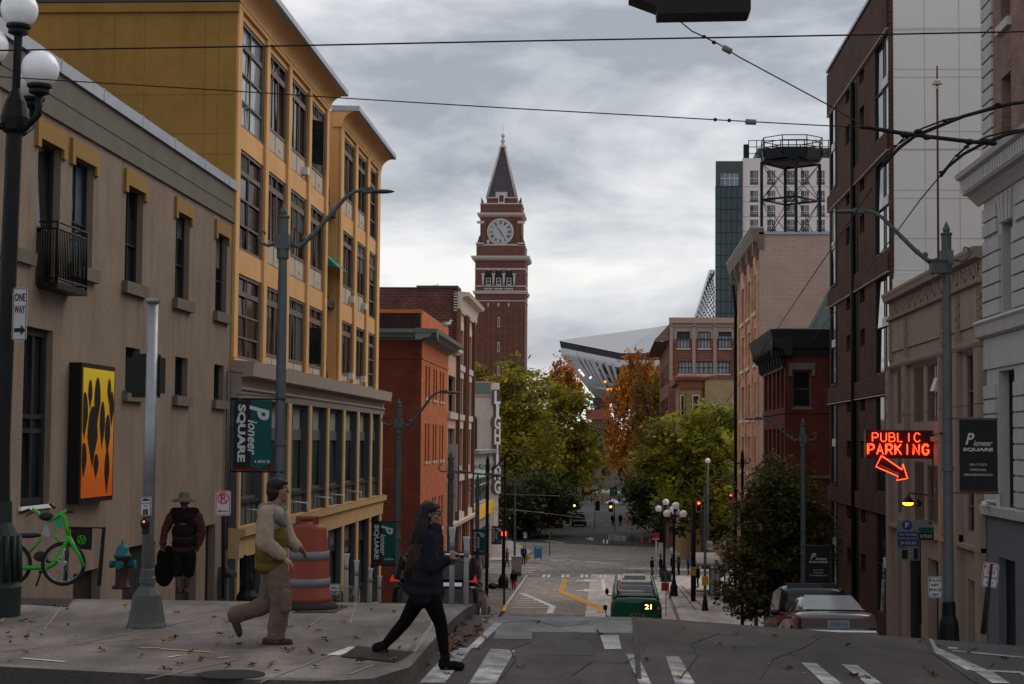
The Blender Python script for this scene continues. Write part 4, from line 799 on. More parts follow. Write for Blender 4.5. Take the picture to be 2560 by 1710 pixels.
m_ = MB()
for i in range(64): u = 30.2+i*.26; m_.fb(RF, u, u+.12, 9.06, 9.38, .45, .52)
for i in range(110): u = 30.1+i*.15; m_.fb(RF, u, u+.07, 5.12, 5.22, .1, .20)
for i in range(150): u = 30.1+i*.112; m_.hexa([RF(u, 8.78, .06), RF(u+.05, 8.78, .06), RF(u+.05, 8.95, .28), RF(u, 8.95, .28), RF(u, 8.84, .12), RF(u+.05, 8.84, .12), RF(u+.05, 8.99, .32), RF(u, 8.99, .32)])
m_.build('dentils', 'stone_light', sb)
for w in up: window(sb, RF, *w, d=-.28, cols=(), rows=(.5,), mf='frame_dark'); MB().fb(RF, w[0]-.15, w[1]+.15, w[2]-.22, w[2], 0, .12).build('sill', 'stone_light', sb)
for w in mid+lo: window(sb, RF, *w, d=-.3, cols=(.5,) if w in lo else (.4,), rows=(.5,), mf='frame_dark', fw=.1, mw=.08)
m_ = MB(); m_.grid(RF, 30, 46.6, -5, .40, [(43.35, 45.2, -5, -.62)], .25); m_.box(10.3, 26, 30, 46.55, -5, .35); m_.build('base_wall', 'blue_plaster', sb)
MB().fb(RF, 43.35, 45.2, -5, -.62, -.25, -.2).build('door', 'metal_black', sb)
cm = thing('security_camera', 'small white dome security camera on the pale stone wall', 'security camera', (9.8, 46, 1.0)); p = PX(9.85, 2478, 1262)
m_ = MB(); m_.fb(RF, p.y-.35, p.y-.28, p.z-.1, p.z+.35, .0, .08); m_.tube([RF(p.y-.3, p.z+.1, .1), RF(p.y+.1, p.z+.1, .25)], .03, 6); m_.build('bracket', 'ac_white', cm); m_ = MB(); m_.ell((9.72, p.y+.15, p.z), (.10, .13, .10), 12); m_.build('dome', 'ac_white', cm)
# ---- victorian dark brick with black cornice
vb = thing('victorian_building', 'dark red victorian brick building with deep black bracketed cornice', 'building', (13, 92, -9.4))
VF = Fr('R', 8.7); FV = Fr('F', 86.0)
vw = [(87.0, 88.4), (89.0, 90.6), (91.2, 92.8), (93.6, 95.2), (96.0, 97.8)]
ops = [(a, b, 4.05, 6.0) for a, b in vw]+[(a, b, .8, 3.0) for a, b in vw]+[(a, b, -2.6, -.4) for a, b in vw]+[(a, b, -6, -3.6) for a, b in vw]
m_ = MB(); m_.grid(VF, 86.02, 98.5, -9.4, 7, ops, .3); fo = [(9.05, 9.95, 4.05, 5.85), (9.3, 9.9, -1.0, .4)]; m_.grid(FV, 8.7, 24, -9.4, 7, fo, .3); m_.box(9.05, 24, 86.35, 98.5, -9.4, 7.0)
m_.build('wall', 'brick_victorian', vb)
for o in ops: window(vb, VF, *o, d=-.25, cols=(), rows=(.5,), mf='frame_dark')
for o in fo: window(vb, FV, *o, d=-.25, cols=(), rows=(.5,), mf='frame_brown')
m_ = MB(); m_.fprism(FV, [(8.85, 5.6), (9.02, 5.6), (9.02, 5.92), (9.98, 5.92), (9.98, 5.6), (10.15, 5.6), (10.15, 6.25), (8.85, 6.25)], 0, .08)
for o in ops[:5]: m_.fb(VF, o[0]-.1, o[1]+.1, 6.0, 6.35, 0, .08)
m_.fb(FV, 9.0, 10.0, 3.92, 4.05, 0, .1); m_.fb(FV, 9.8, 11.5, .55, .68, 0, .1); m_.build('window_heads', 'sill_stone', vb)
m_ = MB(); m_.fb(FV, 8.7, 24, 3.75, 3.88, 0, .06); m_.fb(VF, 86, 98.5, 3.75, 3.88, 0, .06); m_.build('string_course', 'brick_victorian', vb)
m_ = MB(); pr = [(6.6, -.3), (6.6, .06), (6.9, .15), (7.0, .55), (7.6, .72), (7.9, .8), (7.92, -.3)]; pf = [(6.6, -.3), (6.6, .06), (6.9, .1), (7.0, .3), (7.6, .42), (7.9, .48), (7.92, -.3)]
m_.sweep(VF, pr, 85.6, 98.9); m_.sweep(FV, pf, 8.0, 24)
for i in range(9): u = 86.3+i*1.5; m_.fprism(Frg(VF(u, 0, 0), (-1, 0, 0), (0, 0, 1), (0, 1, 0)), [(0, 6.0), (.25, 6.15), (.3, 6.6), (.62, 6.9), (.62, 7.3), (0, 7.3)], 0, .18)
m_.build('cornice', 'cornice_black', vb); MB().box(8.2, 24, 86.2, 98.5, 7.93, 8.0).build('roof', 'zinc', vb)
m_ = MB(); m_.add([(11.2, 100, 8.6), (13.2, 100, 8.6), (13.2, 100, 11.6), (12.9, 100, 11.6)], [(0, 1, 2, 3)]); m_.add([(11.2, 99.9, 8.5), (11.4, 99.9, 8.5), (13.0, 99.9, 11.6), (12.8, 99.9, 11.6)], [(0, 1, 2, 3)]); m_.add([(12.0, 99.88, 8.5), (12.15, 99.88, 8.5), (13.3, 99.88, 10.5), (13.3, 99.88, 10.7)], [(0, 1, 2, 3)]); m_.build('roof_lantern', 'copper_grey', vb)
# ---- tan painted brick with salmon front
pb_ = thing('salmon_building', 'salmon fronted building with blank tan brick side wall and bracketed cornice', 'building', (18, 120, -9.6))
sw = [(117.9, 120.5), (123.0, 126.0), (129.0, 132.1)]; sz = [(11.25, 13.9), (7.7, 10.2), (4.0, 6.45), (.2, 2.7), (-3.5, -1.0)]
ops = [(a, b, c, d) for a, b in sw for c, d in sz]
m_ = MB(); m_.grid(RF, 116.2, 135.4, -9.7, 15.6, ops, .35)
for u in (116.4, 121.2, 126.8, 133.2): m_.fb(RF, u, u+1.0, -6, 14.6, 0, .14)
m_.build('front_wall', 'brick_salmon', pb_)
for o in ops: window(pb_, RF, *o, d=-.28, cols=(.5,), rows=(.5,), mf='frame_brown', fw=.1, mw=.08); MB().fb(RF, o[0]-.1, o[1]+.1, o[2]-.25, o[2], 0, .18).build('sill', 'stone_cream', pb_)
m_ = MB(); m_.box(10.0, 30, 116.1, 116.2, -9.7, 16.3); m_.box(10.4, 30, 116.2, 135.4, -9.7, 16.0); m_.build('side_wall', 'brick_tan_paint', pb_)
m_ = MB(); m_.sweep(RF, [(15.3, -.3), (15.3, .08), (15.7, .15), (15.9, .42), (16.5, .60), (16.7, .62), (16.72, -.3)], 116.0, 140)
for u in (116.6, 121.7, 127.3, 133.4, 138): m_.fprism(Frg(RF(u, 0, 0), (-1, 0, 0), (0, 0, 1), (0, 1, 0)), [(0, 13.8), (.14, 14.0), (.22, 14.8), (.42, 15.2), (.42, 15.9), (0, 15.9)], 0, .5)
m_.build('cornice', 'frame_brown', pb_)
m_ = MB(); m_.box(9.95, 30, 116.0, 116.25, 16.3, 16.45); m_.sweep(RF, [(16.72, -.2), (16.72, .66), (16.8, .66), (16.82, -.2)], 116, 140); m_.build('coping', 'zinc', pb_)
m_ = MB(); m_.tube([RF(134.9, -9, .25), RF(134.9, 12.5, .25), RF(133.9, 14.5, .5)], .13, 8); m_.tube([RF(116.35, 14.6, .2), RF(116.35, -9, .2)], .0001, 4); m_.build('downpipe', 'metal_black', pb_)
# steel water-tank frame on a roof
sf = thing('tank_frame', 'black steel water tank frame with round platform and railing on the tan building roof', 'tower frame', (11.6, 119, 16)); SY = 119.0
def fxy(k, py=None, rr=2.0): a = 2*math.pi*k/6+.15; return 12.1+rr*1.12*math.cos(a), 121+rr*1.12*math.sin(a)
def zat(py): return PY(119, 1980, py).z
k6 = [(PY(Y, px, 480).x, Y) for px, Y in ((1904, 120.4), (1990, 118.8), (2049, 121.2), (1963, 123))]; zb, zm_, ztp = 15.9, zat(492), zat(398)
for x, y in k6: MB().box(x-.10, x+.10, y-.10, y+.10, zb, ztp).build('leg', 'metal_black', sf)
for k in range(4):
    (x, y), (x2, y2) = k6[k], k6[(k+1) % 4]; m_ = MB()
    for za, zb2 in ((zb, zm_), (zm_, ztp)): m_.tube([(x, y, za), (x2, y2, zb2)], .028, 5); m_.tube([(x2, y2, za), (x, y, zb2)], .028, 5)
    m_.tube([(x, y, zm_), (x2, y2, zm_)], .09, 4); m_.tube([(x, y, ztp), (x2, y2, ztp)], .12, 4); m_.build('brace', 'metal_black', sf)
m_ = MB(); pc_ = PY(121, 1979, 400); m_.lathe(pc_.x, 121, [(.1, zat(402)), (1.6, zat(397)), (2.15, zat(392)), (2.2, zat(366)), (2.0, zat(365)), (.1, zat(364))], 8); m_.build('platform', 'metal_black', sf)
m_ = MB(); r6 = [(pc_.x+2.2*math.cos(2*math.pi*(k+.5)/8), 121+2.2*math.sin(2*math.pi*(k+.5)/8)) for k in range(8)]
for z in (zat(362), zat(349), zat(337)): m_.tube([(x, y, z) for x, y in r6]+[(r6[0][0], r6[0][1], z)], .035, 5, False)
for x, y in r6: m_.tube([(x, y, zat(385)), (x, y, zat(337))], .04, 5)
m_.build('railing', 'metal_black', sf)
# ================================================================ BUILDINGS, FAR RIGHT
brick('brick_far', (.20, .075, .052), (.165, .062, .045), (.2, .11, .08), .9, .3, .04); mat('concrete_pink', (.36, .265, .215), .85, .1, 1, streak=.3)
bw = thing('warehouse_block', 'brown brick and concrete warehouse with paired white framed windows', 'building', (12, 200, -9.6)); FW = Fr('F', 190.0)
ops = [(7.32, 8.76, 12.63, 14.46), (9.59, 11.02, 12.64, 14.47), (11.87, 13.3, 12.65, 14.48), (7.49, 9.0, 9.82, 11.18), (9.25, 11.31, 9.82, 11.18), (11.55, 13.11, 9.84, 11.18), (7.5, 9.0, 6, 8.4), (11, 13, 6, 8.4)]
m_ = MB(); m_.grid(FW, 6.45, 30, -9.7, 13.7, ops, .4); m_.box(6.85, 30, 190.45, 225, -9.7, 15.9); m_.build('wall', 'brick_far', bw)
WL = Fr('R', 6.5); m_ = MB(); m_.box(6.45, 6.86, 190.05, 226, -9.7, 13.6)
m_.build('flank_wall', 'brick_far', bw)
m_ = MB(); m_.grid(FW, 6.45, 30, 13.7, 15.5, [(a, b, 13.7, 14.47) for a, b in ((7.32, 8.76), (9.59, 11.02), (11.87, 13.3))], .4)
for u in (6.5, 9.0, 11.3, 13.6): m_.fb(FW, u, u+.35, 9, 15.5, 0, .2)
m_.fb(FW, 6.45, 30, 15.4, 16.0, -.4, .35); m_.fb(FW, 6.45, 30, 15.0, 15.1, 0, .2); m_.build('concrete_top', 'concrete_pink', bw)
m_ = MB(); m_.add([(6.5, 190, 15.3), (4.9, 190, 13.6), (4.9, 226, 13.6), (6.5, 226, 15.3)], [(0, 1, 2, 3)]); m_.add([(6.5, 190, 15.3), (4.9, 190, 13.6), (4.9, 190, 13.3), (6.5, 190, 13.5)], [(0, 1, 2, 3)]); m_.add([(4.9, 190, 13.3), (4.9, 226, 13.3), (6.5, 226, 13.4), (6.5, 190, 13.4)], [(0, 1, 2, 3)]); m_.build('eave', 'frame_brown', bw)
for o in ops: window(bw, FW, *o, d=-.2, cols=(.25, .5, .75), rows=(.5,), mf='frame_dark', mg='glass_pale' if o[2] < 13 and o[2] > 9.8 else 'glass_mid', fw=.08, mw=.07); MB().fb(FW, o[0]-.05, o[1]+.05, o[2]-.16, o[2], 0, .15).build('sill', 'white_glaze', bw)
for i in range(3):
    for j in range(6): MB().fb(WL, 193+j*5, 195.5+j*5, 9-i*3.6, 11-i*3.6, .05, .1).build('window', 'glass_dark', bw)
brick('brick_yellow', (.38, .285, .155), (.33, .245, .135), (.28, .21, .12), .5, .2, .02, var=.1)
mat('ornate_yellow', (.26, .165, .075), .8, .12, 1.5); mat('cornice_red', (.22, .085, .05), .8, .1)
yo = thing('bay_window_building', 'small yellow building with rounded bay, red bracketed cornice and pale brick side', 'building', (10, 178, -9.6)); FY = Fr('F', 172.0)
m_ = MB(); m_.box(9.4, 26, 172.0, 186, -9.6, 8.6); m_.build('wall', 'brick_yellow', yo); m_ = MB(); m_.lathe(8.3, 173.3, [(1.35, -9.6), (1.35, 8.1)], 16); m_.box(7.0, 9.45, 173.2, 185, -9.6, 8.1); m_.build('bay', 'ornate_yellow', yo)
for x, y, ax in ((8.5, 171.93, 0), (7.25, 172.4, 1)):
    q = MB().box(x-.35+ax*.1, x+.35-ax*.1, y-.06, y+.05, 4.9, 7.0).build('window', 'frame_white', yo); MB().box(x-.27+ax*.1, x+.27-ax*.1, y-.09, y-.06, 5.0, 6.9).build('pane', 'glass_dark', q)
m_ = MB()
for a in range(-6, 3): t = a*.42+math.pi*1.0; m_.tube([(8.3+1.38*math.cos(t), 173.3+1.38*math.sin(t), 4), (8.3+1.38*math.cos(t), 173.3+1.38*math.sin(t), 7.4)], .1, 5)
m_.build('mullions', 'ornate_yellow', yo)
m_ = MB(); m_.lathe(8.3, 173.3, [(1.4, 7.5), (1.5, 7.7), (1.55, 8.3), (1.95, 8.5), (2.05, 8.8), (1.6, 9.0), (.1, 9.05)], 16); m_.box(6.4, 9.3, 172.9, 186, 8.1, 8.8); m_.box(9.3, 26, 171.85, 186, 8.6, 8.85); m_.build('cornice', 'cornice_red', yo)
# glass tower and hotel
gt = thing('glass_tower', 'slim dark teal glass tower with grey top storey', 'tower', (18, 262, -9.6)); m_ = MB(); m_.box(15.76, 19.84, 260, 261.2, -9.6, 41.1); m_.build('curtain_wall', 'glass_teal', gt)
m_ = MB()
for i in range(12): z = 41.0-i*1.75; m_.box(15.74, 19.84, 259.93, 260, z-.05, z+.05)
for i in range(6): x = 15.8+i*.8; m_.box(x-.04, x+.04, 259.92, 260, -5, 41.1)
m_.build('mullions', 'frame_dark', gt); m_ = MB(); m_.box(15.85, 19.9, 260.2, 261.2, 41.1, 44.92); m_.build('top_storey', 'metal_grey', gt); w = MB().box(16.5, 19.25, 260.05, 260.2, 41.1, 43.0).build('top_window', 'glass_blue', gt)
m_ = MB(); 
for x in (17.2, 17.9, 18.6): m_.box(x-.04, x+.04, 260.0, 260.05, 41.1, 43)
m_.box(16.5, 19.25, 260.0, 260.05, 42.2, 42.3); m_.build('frame', 'frame_white', w)
mat('hotel_wall', (.62, .56, .55), .8, .05, .3)
ht = thing('hotel_block', 'white high rise block with grid of square windows and dark glazed crown', 'building', (28, 262, -9.6)); FH = Fr('F', 260.3)
cols = [20.97, 23.54, 26.49, 28.59, 30.97, 33.6, 36.2]; rows = [(41.73, 43.51), (39.09, 40.44), (36.87, 38.23), (34.67, 36.03), (32.4, 33.8), (30.2, 31.6)]
ops = [(c, c+1.26, a, b) for c in cols for a, b in rows]
m_ = MB(); m_.grid(FH, 19.84, 42, -9.6, 45.38, ops, .3); m_.box(19.9, 42, 260.65, 290, -9.6, 45.3); m_.build('wall', 'hotel_wall', ht)
for o in ops: window(ht, FH, *o, d=-.1, cols=(.5, .75), rows=(.3,), mf='frame_white', mg='glass_mid', fw=.05, mw=.08)
m_ = MB()
for o in ops: m_.fb(FH, o[0], o[1], o[2]-.42, o[2], -.05, .02)
for z in (41.0, 38.7, 36.45, 34.2): m_.fb(FH, 19.84, 42, z-.03, z+.02, 0, .02)
m_.build('spandrels', 'metal_grey', ht)
m_ = MB(); m_.box(22.3, 42, 262, 288, 45.3, 47.2); m_.build('plant_room', 'metal_grey', ht)
m_ = MB()
for i in range(18): x = 20.85+i*1.2; m_.box(x-.06, x+.06, 260.9, 261.05, 45.3, 48.25)
for z in (46.2, 47.2, 48.2): m_.box(20.85, 42, 260.92, 261.02, z-.05, z+.05)
m_.box(20.1, 20.9, 260.9, 262, 45.3, 47.6); m_.build('roof_screen', 'metal_black', ht)
# stadium roof arch, very far
mat('far_white', (.62, .63, .66), .7, .05); ar = thing('lattice_arch', 'pale lattice arch end rising behind the glass tower', 'stadium arch', (38, 700, -9))
pp = lambda x, y: PY(700, 1360+x/2.7516, 560+y/2.7516)
tl, tr_, bl, br = pp(1140, 320), pp(1185, 320), pp(1040, 640), pp(1185, 640)
bl = bl+(bl-tl)*.6; br = br+(br-tr_)*.6
m_ = MB(); n = 15
for i in range(n+1):
    for s in (1, -1):
        a = i/n; b = a+s*.35
        pa = tl.lerp(bl, a); c = max(0, min(1, b)); pb2 = tr_.lerp(br, c); m_.tube([pa, pb2], .45, 4)
m_.add([tl+Vector((-.3, 0, 0)), tl+Vector((3.0, 0, 0)), bl+Vector((4.5, 0, 0)), bl+Vector((-.3, 0, 0))], [(0, 1, 2, 3)]); m_.tube([tl, bl], .5, 4)
m_.build('lattice', 'far_white', ar)
# stadium
mat('stad_roof', (.33, .34, .365), .6, .06, .02); mat('stad_dark', (.03, .035, .045), .6, .1, .1); mat('stad_white', (.52, .53, .54), .6, .1, .1); mat('stad_steel', (.34, .35, .38), .6, .1, .2); mat('stad_red', (.26, .075, .065), .8, .1, .1); mat('stad_seat', (.10, .082, .078), .8, .5, .2); mat('lamp_warm', (1, .5, .15), .5, emit=(1, .28, .05), estr=1.2); mat('lamp_white', (1, .9, .8), .5, emit=(1, .8, .6), estr=1.2)
st = thing('stadium', 'grey stadium with sloping roof on raking steel struts beyond the trees', 'stadium', (0, 640, -9))
q = lambda x, y, Y=620: PY(Y, 1360+x/2.7516, 560+y/2.7516)
m_ = MB(); m_.add([q(107, 800), q(530, 885), q(800, 885), q(1100, 880), q(1100, 640, 760), q(805, 705, 760)], [(0, 1, 2, 3, 4, 5)]); m_.build('roof', 'stad_roof', st)
m_ = MB(); m_.prism([q(107, 803), q(530, 887), q(1100, 887), q(1100, 940), q(530, 940), q(115, 850)], (0, 3, 0)); m_.build('dark_band', 'stad_dark', st)
m_ = MB(); m_.prism([q(115, 850, 619), q(530, 935, 619), q(1100, 940, 619), q(1100, 975, 619), q(500, 985, 619), q(120, 895, 619)], (0, 4, 0)); m_.build('white_band', 'stad_white', st)
m_ = MB(); m_.prism([q(170, 905, 630), q(1100, 975, 630), q(1100, 1250, 630), q(400, 1230, 630)], (0, 4, 0)); m_.build('stand_underside', 'stad_seat', st)
for (a, b) in [((122, 895), (372, 1200)), ((150, 900), (385, 1195)), ((205, 905), (400, 1190)), ((250, 915), (410, 1190)), ((320, 930), (440, 1180)), ((420, 950), (500, 1140)), ((330, 930), (440, 1150)), ((560, 975), (640, 1200)), ((760, 975), (790, 1200)), ((180, 905), (392, 1195)), ((285, 920), (425, 1185)), ((370, 940), (470, 1160)), ((470, 960), (520, 1150)), ((230, 912), (330, 1000)), ((410, 945), (300, 1080))]:
    m_ = MB(); m_.tube([q(*a, 618), q(*b, 622)], .62, 5); m_.build('strut', 'stad_steel', st)
m_ = MB(); 
for (a, b) in [((200, 960), (480, 1060)), ((260, 1040), (480, 1110)), ((300, 1110), (470, 1150)), ((150, 905), (500, 1000))]: m_.tube([q(*a, 621), q(*b, 621)], .7, 4)
m_.build('tie_beams', 'stad_steel', st)
m_ = MB(); m_.prism([q(285, 1275, 615), q(460, 1275, 615), q(460, 1345, 615), q(290, 1345, 615)], (0, 8, 0)); m_.build('red_block', 'stad_red', st); m_ = MB(); m_.prism([q(330, 1195, 616), q(450, 1190, 616), q(450, 1275, 616), q(345, 1275, 616)], (0, 6, 0)); m_.build('concourse', 'stad_dark', st); m_ = MB(); m_.prism([q(330, 1345, 616), q(500, 1345, 616), q(520, 1800, 616), q(330, 1800, 616)], (0, 6, 0)); m_.build('base', 'stad_seat', st)
for x, y in ((465, 1135), (490, 1140), (515, 1130), (420, 1085), (440, 1140)): MB().ell(q(x, y, 612), .5, 8).build('floodlight', 'lamp_warm', st)
MB().tube([q(240, 1000, 612), q(275, 1045, 612)], .4, 5).build('floodlight', 'lamp_white', st); MB().tube([q(315, 1052, 612), q(325, 1060, 612)], .5, 5).build('floodlight', 'lamp_white', st)
for x0, y0, x1, y1 in ((290, 1240, 330, 1240), (300, 1250, 300, 1275)): pass
# ================================================================ CLOCK TOWER
brick('brick_tower', (.15, .058, .043), (.122, .048, .036), (.155, .082, .065), .9, .28, .04, var=.12); mat('terracotta', (.46, .40, .37), .8, .1, .6); mat('slate', (.075, .065, .075), .6, .2, 1.2); mat('clock_face', (.40, .42, .43), .5, .05)
ct = thing('clock_tower', 'tall red brick clock tower with dark pyramid spire', 'clock tower', (-22.6, 355, -9.6)); TY = 350.0; TX0, TX1 = -27.75, -17.45; cx = (TX0+TX1)/2; cy = TY+5.15; FT = Fr('F', TY)
def sq(m, h, z0, z1, h2=None):
    h2 = h if h2 is None else h2
    return m.hexa([(cx-h, cy-h, z0), (cx+h, cy-h, z0), (cx+h, cy+h, z0), (cx-h, cy+h, z0), (cx-h2, cy-h2, z1), (cx+h2, cy-h2, z1), (cx+h2, cy+h2, z1), (cx-h2, cy+h2, z1)])
m_ = MB(); sq(m_, 5.15, -9.6, 39.2); sq(m_, 4.95, 40.2, 42.6); sq(m_, 4.25, 42.6, 51.0); sq(m_, 3.05, 51.0, 52.4)
for s in (-1, 1): m_.hexa([(cx+s*4.2, cy-4.9, 42.6), (cx+s*4.9, cy-4.9, 42.6), (cx+s*4.9, cy+4.9, 42.6), (cx+s*4.2, cy+4.9, 42.6), (cx+s*4.2, cy-4.4, 44.4), (cx+s*4.4, cy-4.4, 44.4), (cx+s*4.4, cy+4.4, 44.4), (cx+s*4.2, cy+4.4, 44.4)])
for s in (-3.9, 3.0): m_.box(cx+s, cx+s+.9, cy-4.5, cy-4.2, 42.6, 48)
m_.build('shaft', 'brick_tower', ct)
m_ = MB()
for u in (-4.85, -3.4, 0.0-.25, 2.9, 4.3): pass
for i in range(-4, 5): m_.box(cx+i*1.12-.28, cx+i*1.12+.28, TY-.09, TY, 8, 29.3)
m_.build('pilaster_strips', 'brick_tower', ct)
m_ = MB()
for z0, z1, h in ((30.8, 31.0, 5.25), (32.35, 32.7, 5.45), (32.7, 32.95, 5.6), (33.8, 34.05, 5.2), (37.3, 37.6, 5.22), (42.3, 42.6, 5.0), (50.9, 51.15, 4.35), (52.3, 52.55, 3.2), (63.3, 63.55, .72)): sq(m_, h, z0, z1)
sq(m_, 5.3, 39.2, 39.6, 5.9); sq(m_, 5.9, 39.6, 40.1, 6.0); sq(m_, 4.3, 48.3, 48.7, 4.85); sq(m_, 4.85, 48.7, 49.1, 4.9)
for s in (-1, 1):
    m_.box(cx+s*4.2-.75, cx+s*4.2+.75, cy-4.6, cy-4.2, 46.9, 47.4); m_.box(cx+s*4.3-.75, cx+s*4.3+.75, cy-5.0, cy-4.2, 42.4, 42.9)
for i in range(24): x = cx-5.4+i*.47; m_.box(x, x+.2, TY-.55, TY-.2, 39.25, 39.5)
m_.build('terracotta_bands', 'terracotta', ct)
m_ = MB(); ap_ = (cx, cy, 63.5); b4 = [(cx-2.9, cy-2.9, 52.5), (cx+2.9, cy-2.9, 52.5), (cx+2.9, cy+2.9, 52.5), (cx-2.9, cy+2.9, 52.5)]; sq(m_, 2.9, 52.5, 63.4, .35)
for i in range(26): t = i/26; h = 2.9+(.35-2.9)*t; z = 52.5+10.9*t; sq(m_, h+.05, z, z+.12, h+.03)
m_.build('spire', 'slate', ct)
m_ = MB()
for a, b in ((-1, -1), (1, -1), (1, 1), (-1, 1)): m_.tube([(cx+a*3.0, cy+b*3.0, 52.5), (cx+a*.45, cy+b*.45, 63.4)], [.34, .24], 4)
m_.box(cx-1.2, cx+1.2, cy-3.3, cy-2.2, 52.3, 53.6); m_.lathe(cx, cy, [(.5, 63.4), (.4, 64.0), (.28, 64.3), (.42, 64.6), (.45, 64.9), (.2, 65.2), (.25, 65.5), (.42, 65.8), (.35, 66.1), (.06, 66.3), (.03, 68)], 10); m_.build('spire_ribs', 'terracotta', ct)
w = MB().box(cx-.65, cx+.65, cy-3.36, cy-3.3, 51.3, 53.1).build('dormer_window', 'frame_white', ct); MB().box(cx-.45, cx+.45, cy-3.4, cy-3.36, 51.5, 52.9).build('pane', 'glass_dark', w)
for s in (-1, 1): m_ = MB(); m_.prism([(cx+s*4.1, cy-4.1, 51.1), (cx+s*3.5, cy-4.1, 51.1), (cx+s*4.1, cy-4.1, 52.4)], (0, 3, 0)); m_.build('corner_fin', 'cornice_black', ct)
CF = Frg((cx-.08, cy-4.25, 45.2), (1, 0, 0), (0, 0, 1), (0, -1, 0)); cl = thing('x', 'x', 'x') if False else None
m_ = MB(); m_.disc(CF, 0, 0, .001, 2.6, .12, 40); ck = m_.build('clock_face', 'clock_face', ct)
m_ = MB(); m_.disc(CF, 0, 0, 2.3, 2.75, .16, 40); m_.disc(CF, 0, 0, 1.35, 1.45, .165, 40); m_.fb(CF, -.05, .05, -1.4, 1.4, .13, .165); m_.fb(CF, -1.4, 1.4, -.05, .05, .13, .165); m_.build('rings', 'white_glaze', ck)
m_ = MB(); m_.disc(CF, 0, 0, 2.38, 2.44, .17, 40)
for i, nm in enumerate(['XII', 'I', 'II', 'III', 'IIII', 'V', 'VI', 'VII', 'VIII', 'IX', 'X', 'XI']): a = math.pi/2-i*math.pi/6; m_.text(nm, CF, 1.88*math.cos(a), 1.88*math.sin(a), .62, .22+.1*len(nm), bold=.02, d=.175, rot=a-math.pi/2)
m_.build('numerals', 'text_black', ck)
m_ = MB()
for a, r, w in ((R_(-57), 1.5, .09), (R_(128), 2.2, .07)): dx, dy = math.cos(a), math.sin(a); m_.add([CF(-dx*.5-dy*w, -dy*.5+dx*w, .19), CF(-dx*.5+dy*w, -dy*.5-dx*w, .19), CF(dx*r+dy*w*.5, dy*r-dx*w*.5, .19), CF(dx*r-dy*w*.5, dy*r+dx*w*.5, .19)], [(0, 1, 2, 3)])
m_.build('hands', 'text_black', ck)
MB().box(cx-2.9, cx-2.3, cy-4.35, cy-4.25, 42.75, 43.5).build('plaque', 'terracotta', ct)
for s in (-2.1, 0, 2.1):   # belfry arches
    x = cx+s-.3; m_ = MB(); m_.fprism(FT, arch(FT, x-.78, x+.78, 33.95+.1, 37.15), .01, .03); a_ = m_.build('belfry_arch', 'door_dark', ct)
    m_ = MB(); m_.fb(FT, x-.48, x+.48, 34.15, 35.6, .03, .10); w = m_.build('belfry_window', 'frame_white', a_); 
    m_ = MB(); m_.fb(FT, x-.36, x+.36, 34.3, 34.85, .10, .12); m_.fb(FT, x-.36, x+.36, 34.95, 35.5, .10, .12); m_.build('glazing', 'glass_dark', ct)
    m_ = MB(); m_.fb(FT, x-.15, x+.15, 37.1, 37.5, .02, .2); m_.fb(FT, x-.15, x+.15, 29.7, 30.4, .0, .25); m_.fb(FT, x-.9, x+.9, 33.3, 33.5, .0, .16)
    for j in range(6): m_.fb(FT, x-.8+j*.3, x-.7+j*.3, 33.0, 33.3, 0, .12)
    m_.build('keystone', 'terracotta', ct)
for s in (-3.2, -1.05, 1.05, 3.2): x = cx+s-.3; m_ = MB(); m_.tube([(x, TY-.2, 34.0), (x, TY-.2, 36.3)], .24, 8); m_.box(x-.35, x+.35, TY-.45, TY, 36.2, 36.5); m_.build('belfry_column', 'terracotta', ct)
for z in (26.5, 21.4, 16.5, 11.5): w = MB().fb(FT, cx-.42, cx-.02, z-1.0, z+1.0, .09, .16).build('slit_window', 'frame_white', ct); MB().fb(FT, cx-.33, cx-.11, z-.85, z+.85, .16, .18).build('pane', 'glass_dark', w)
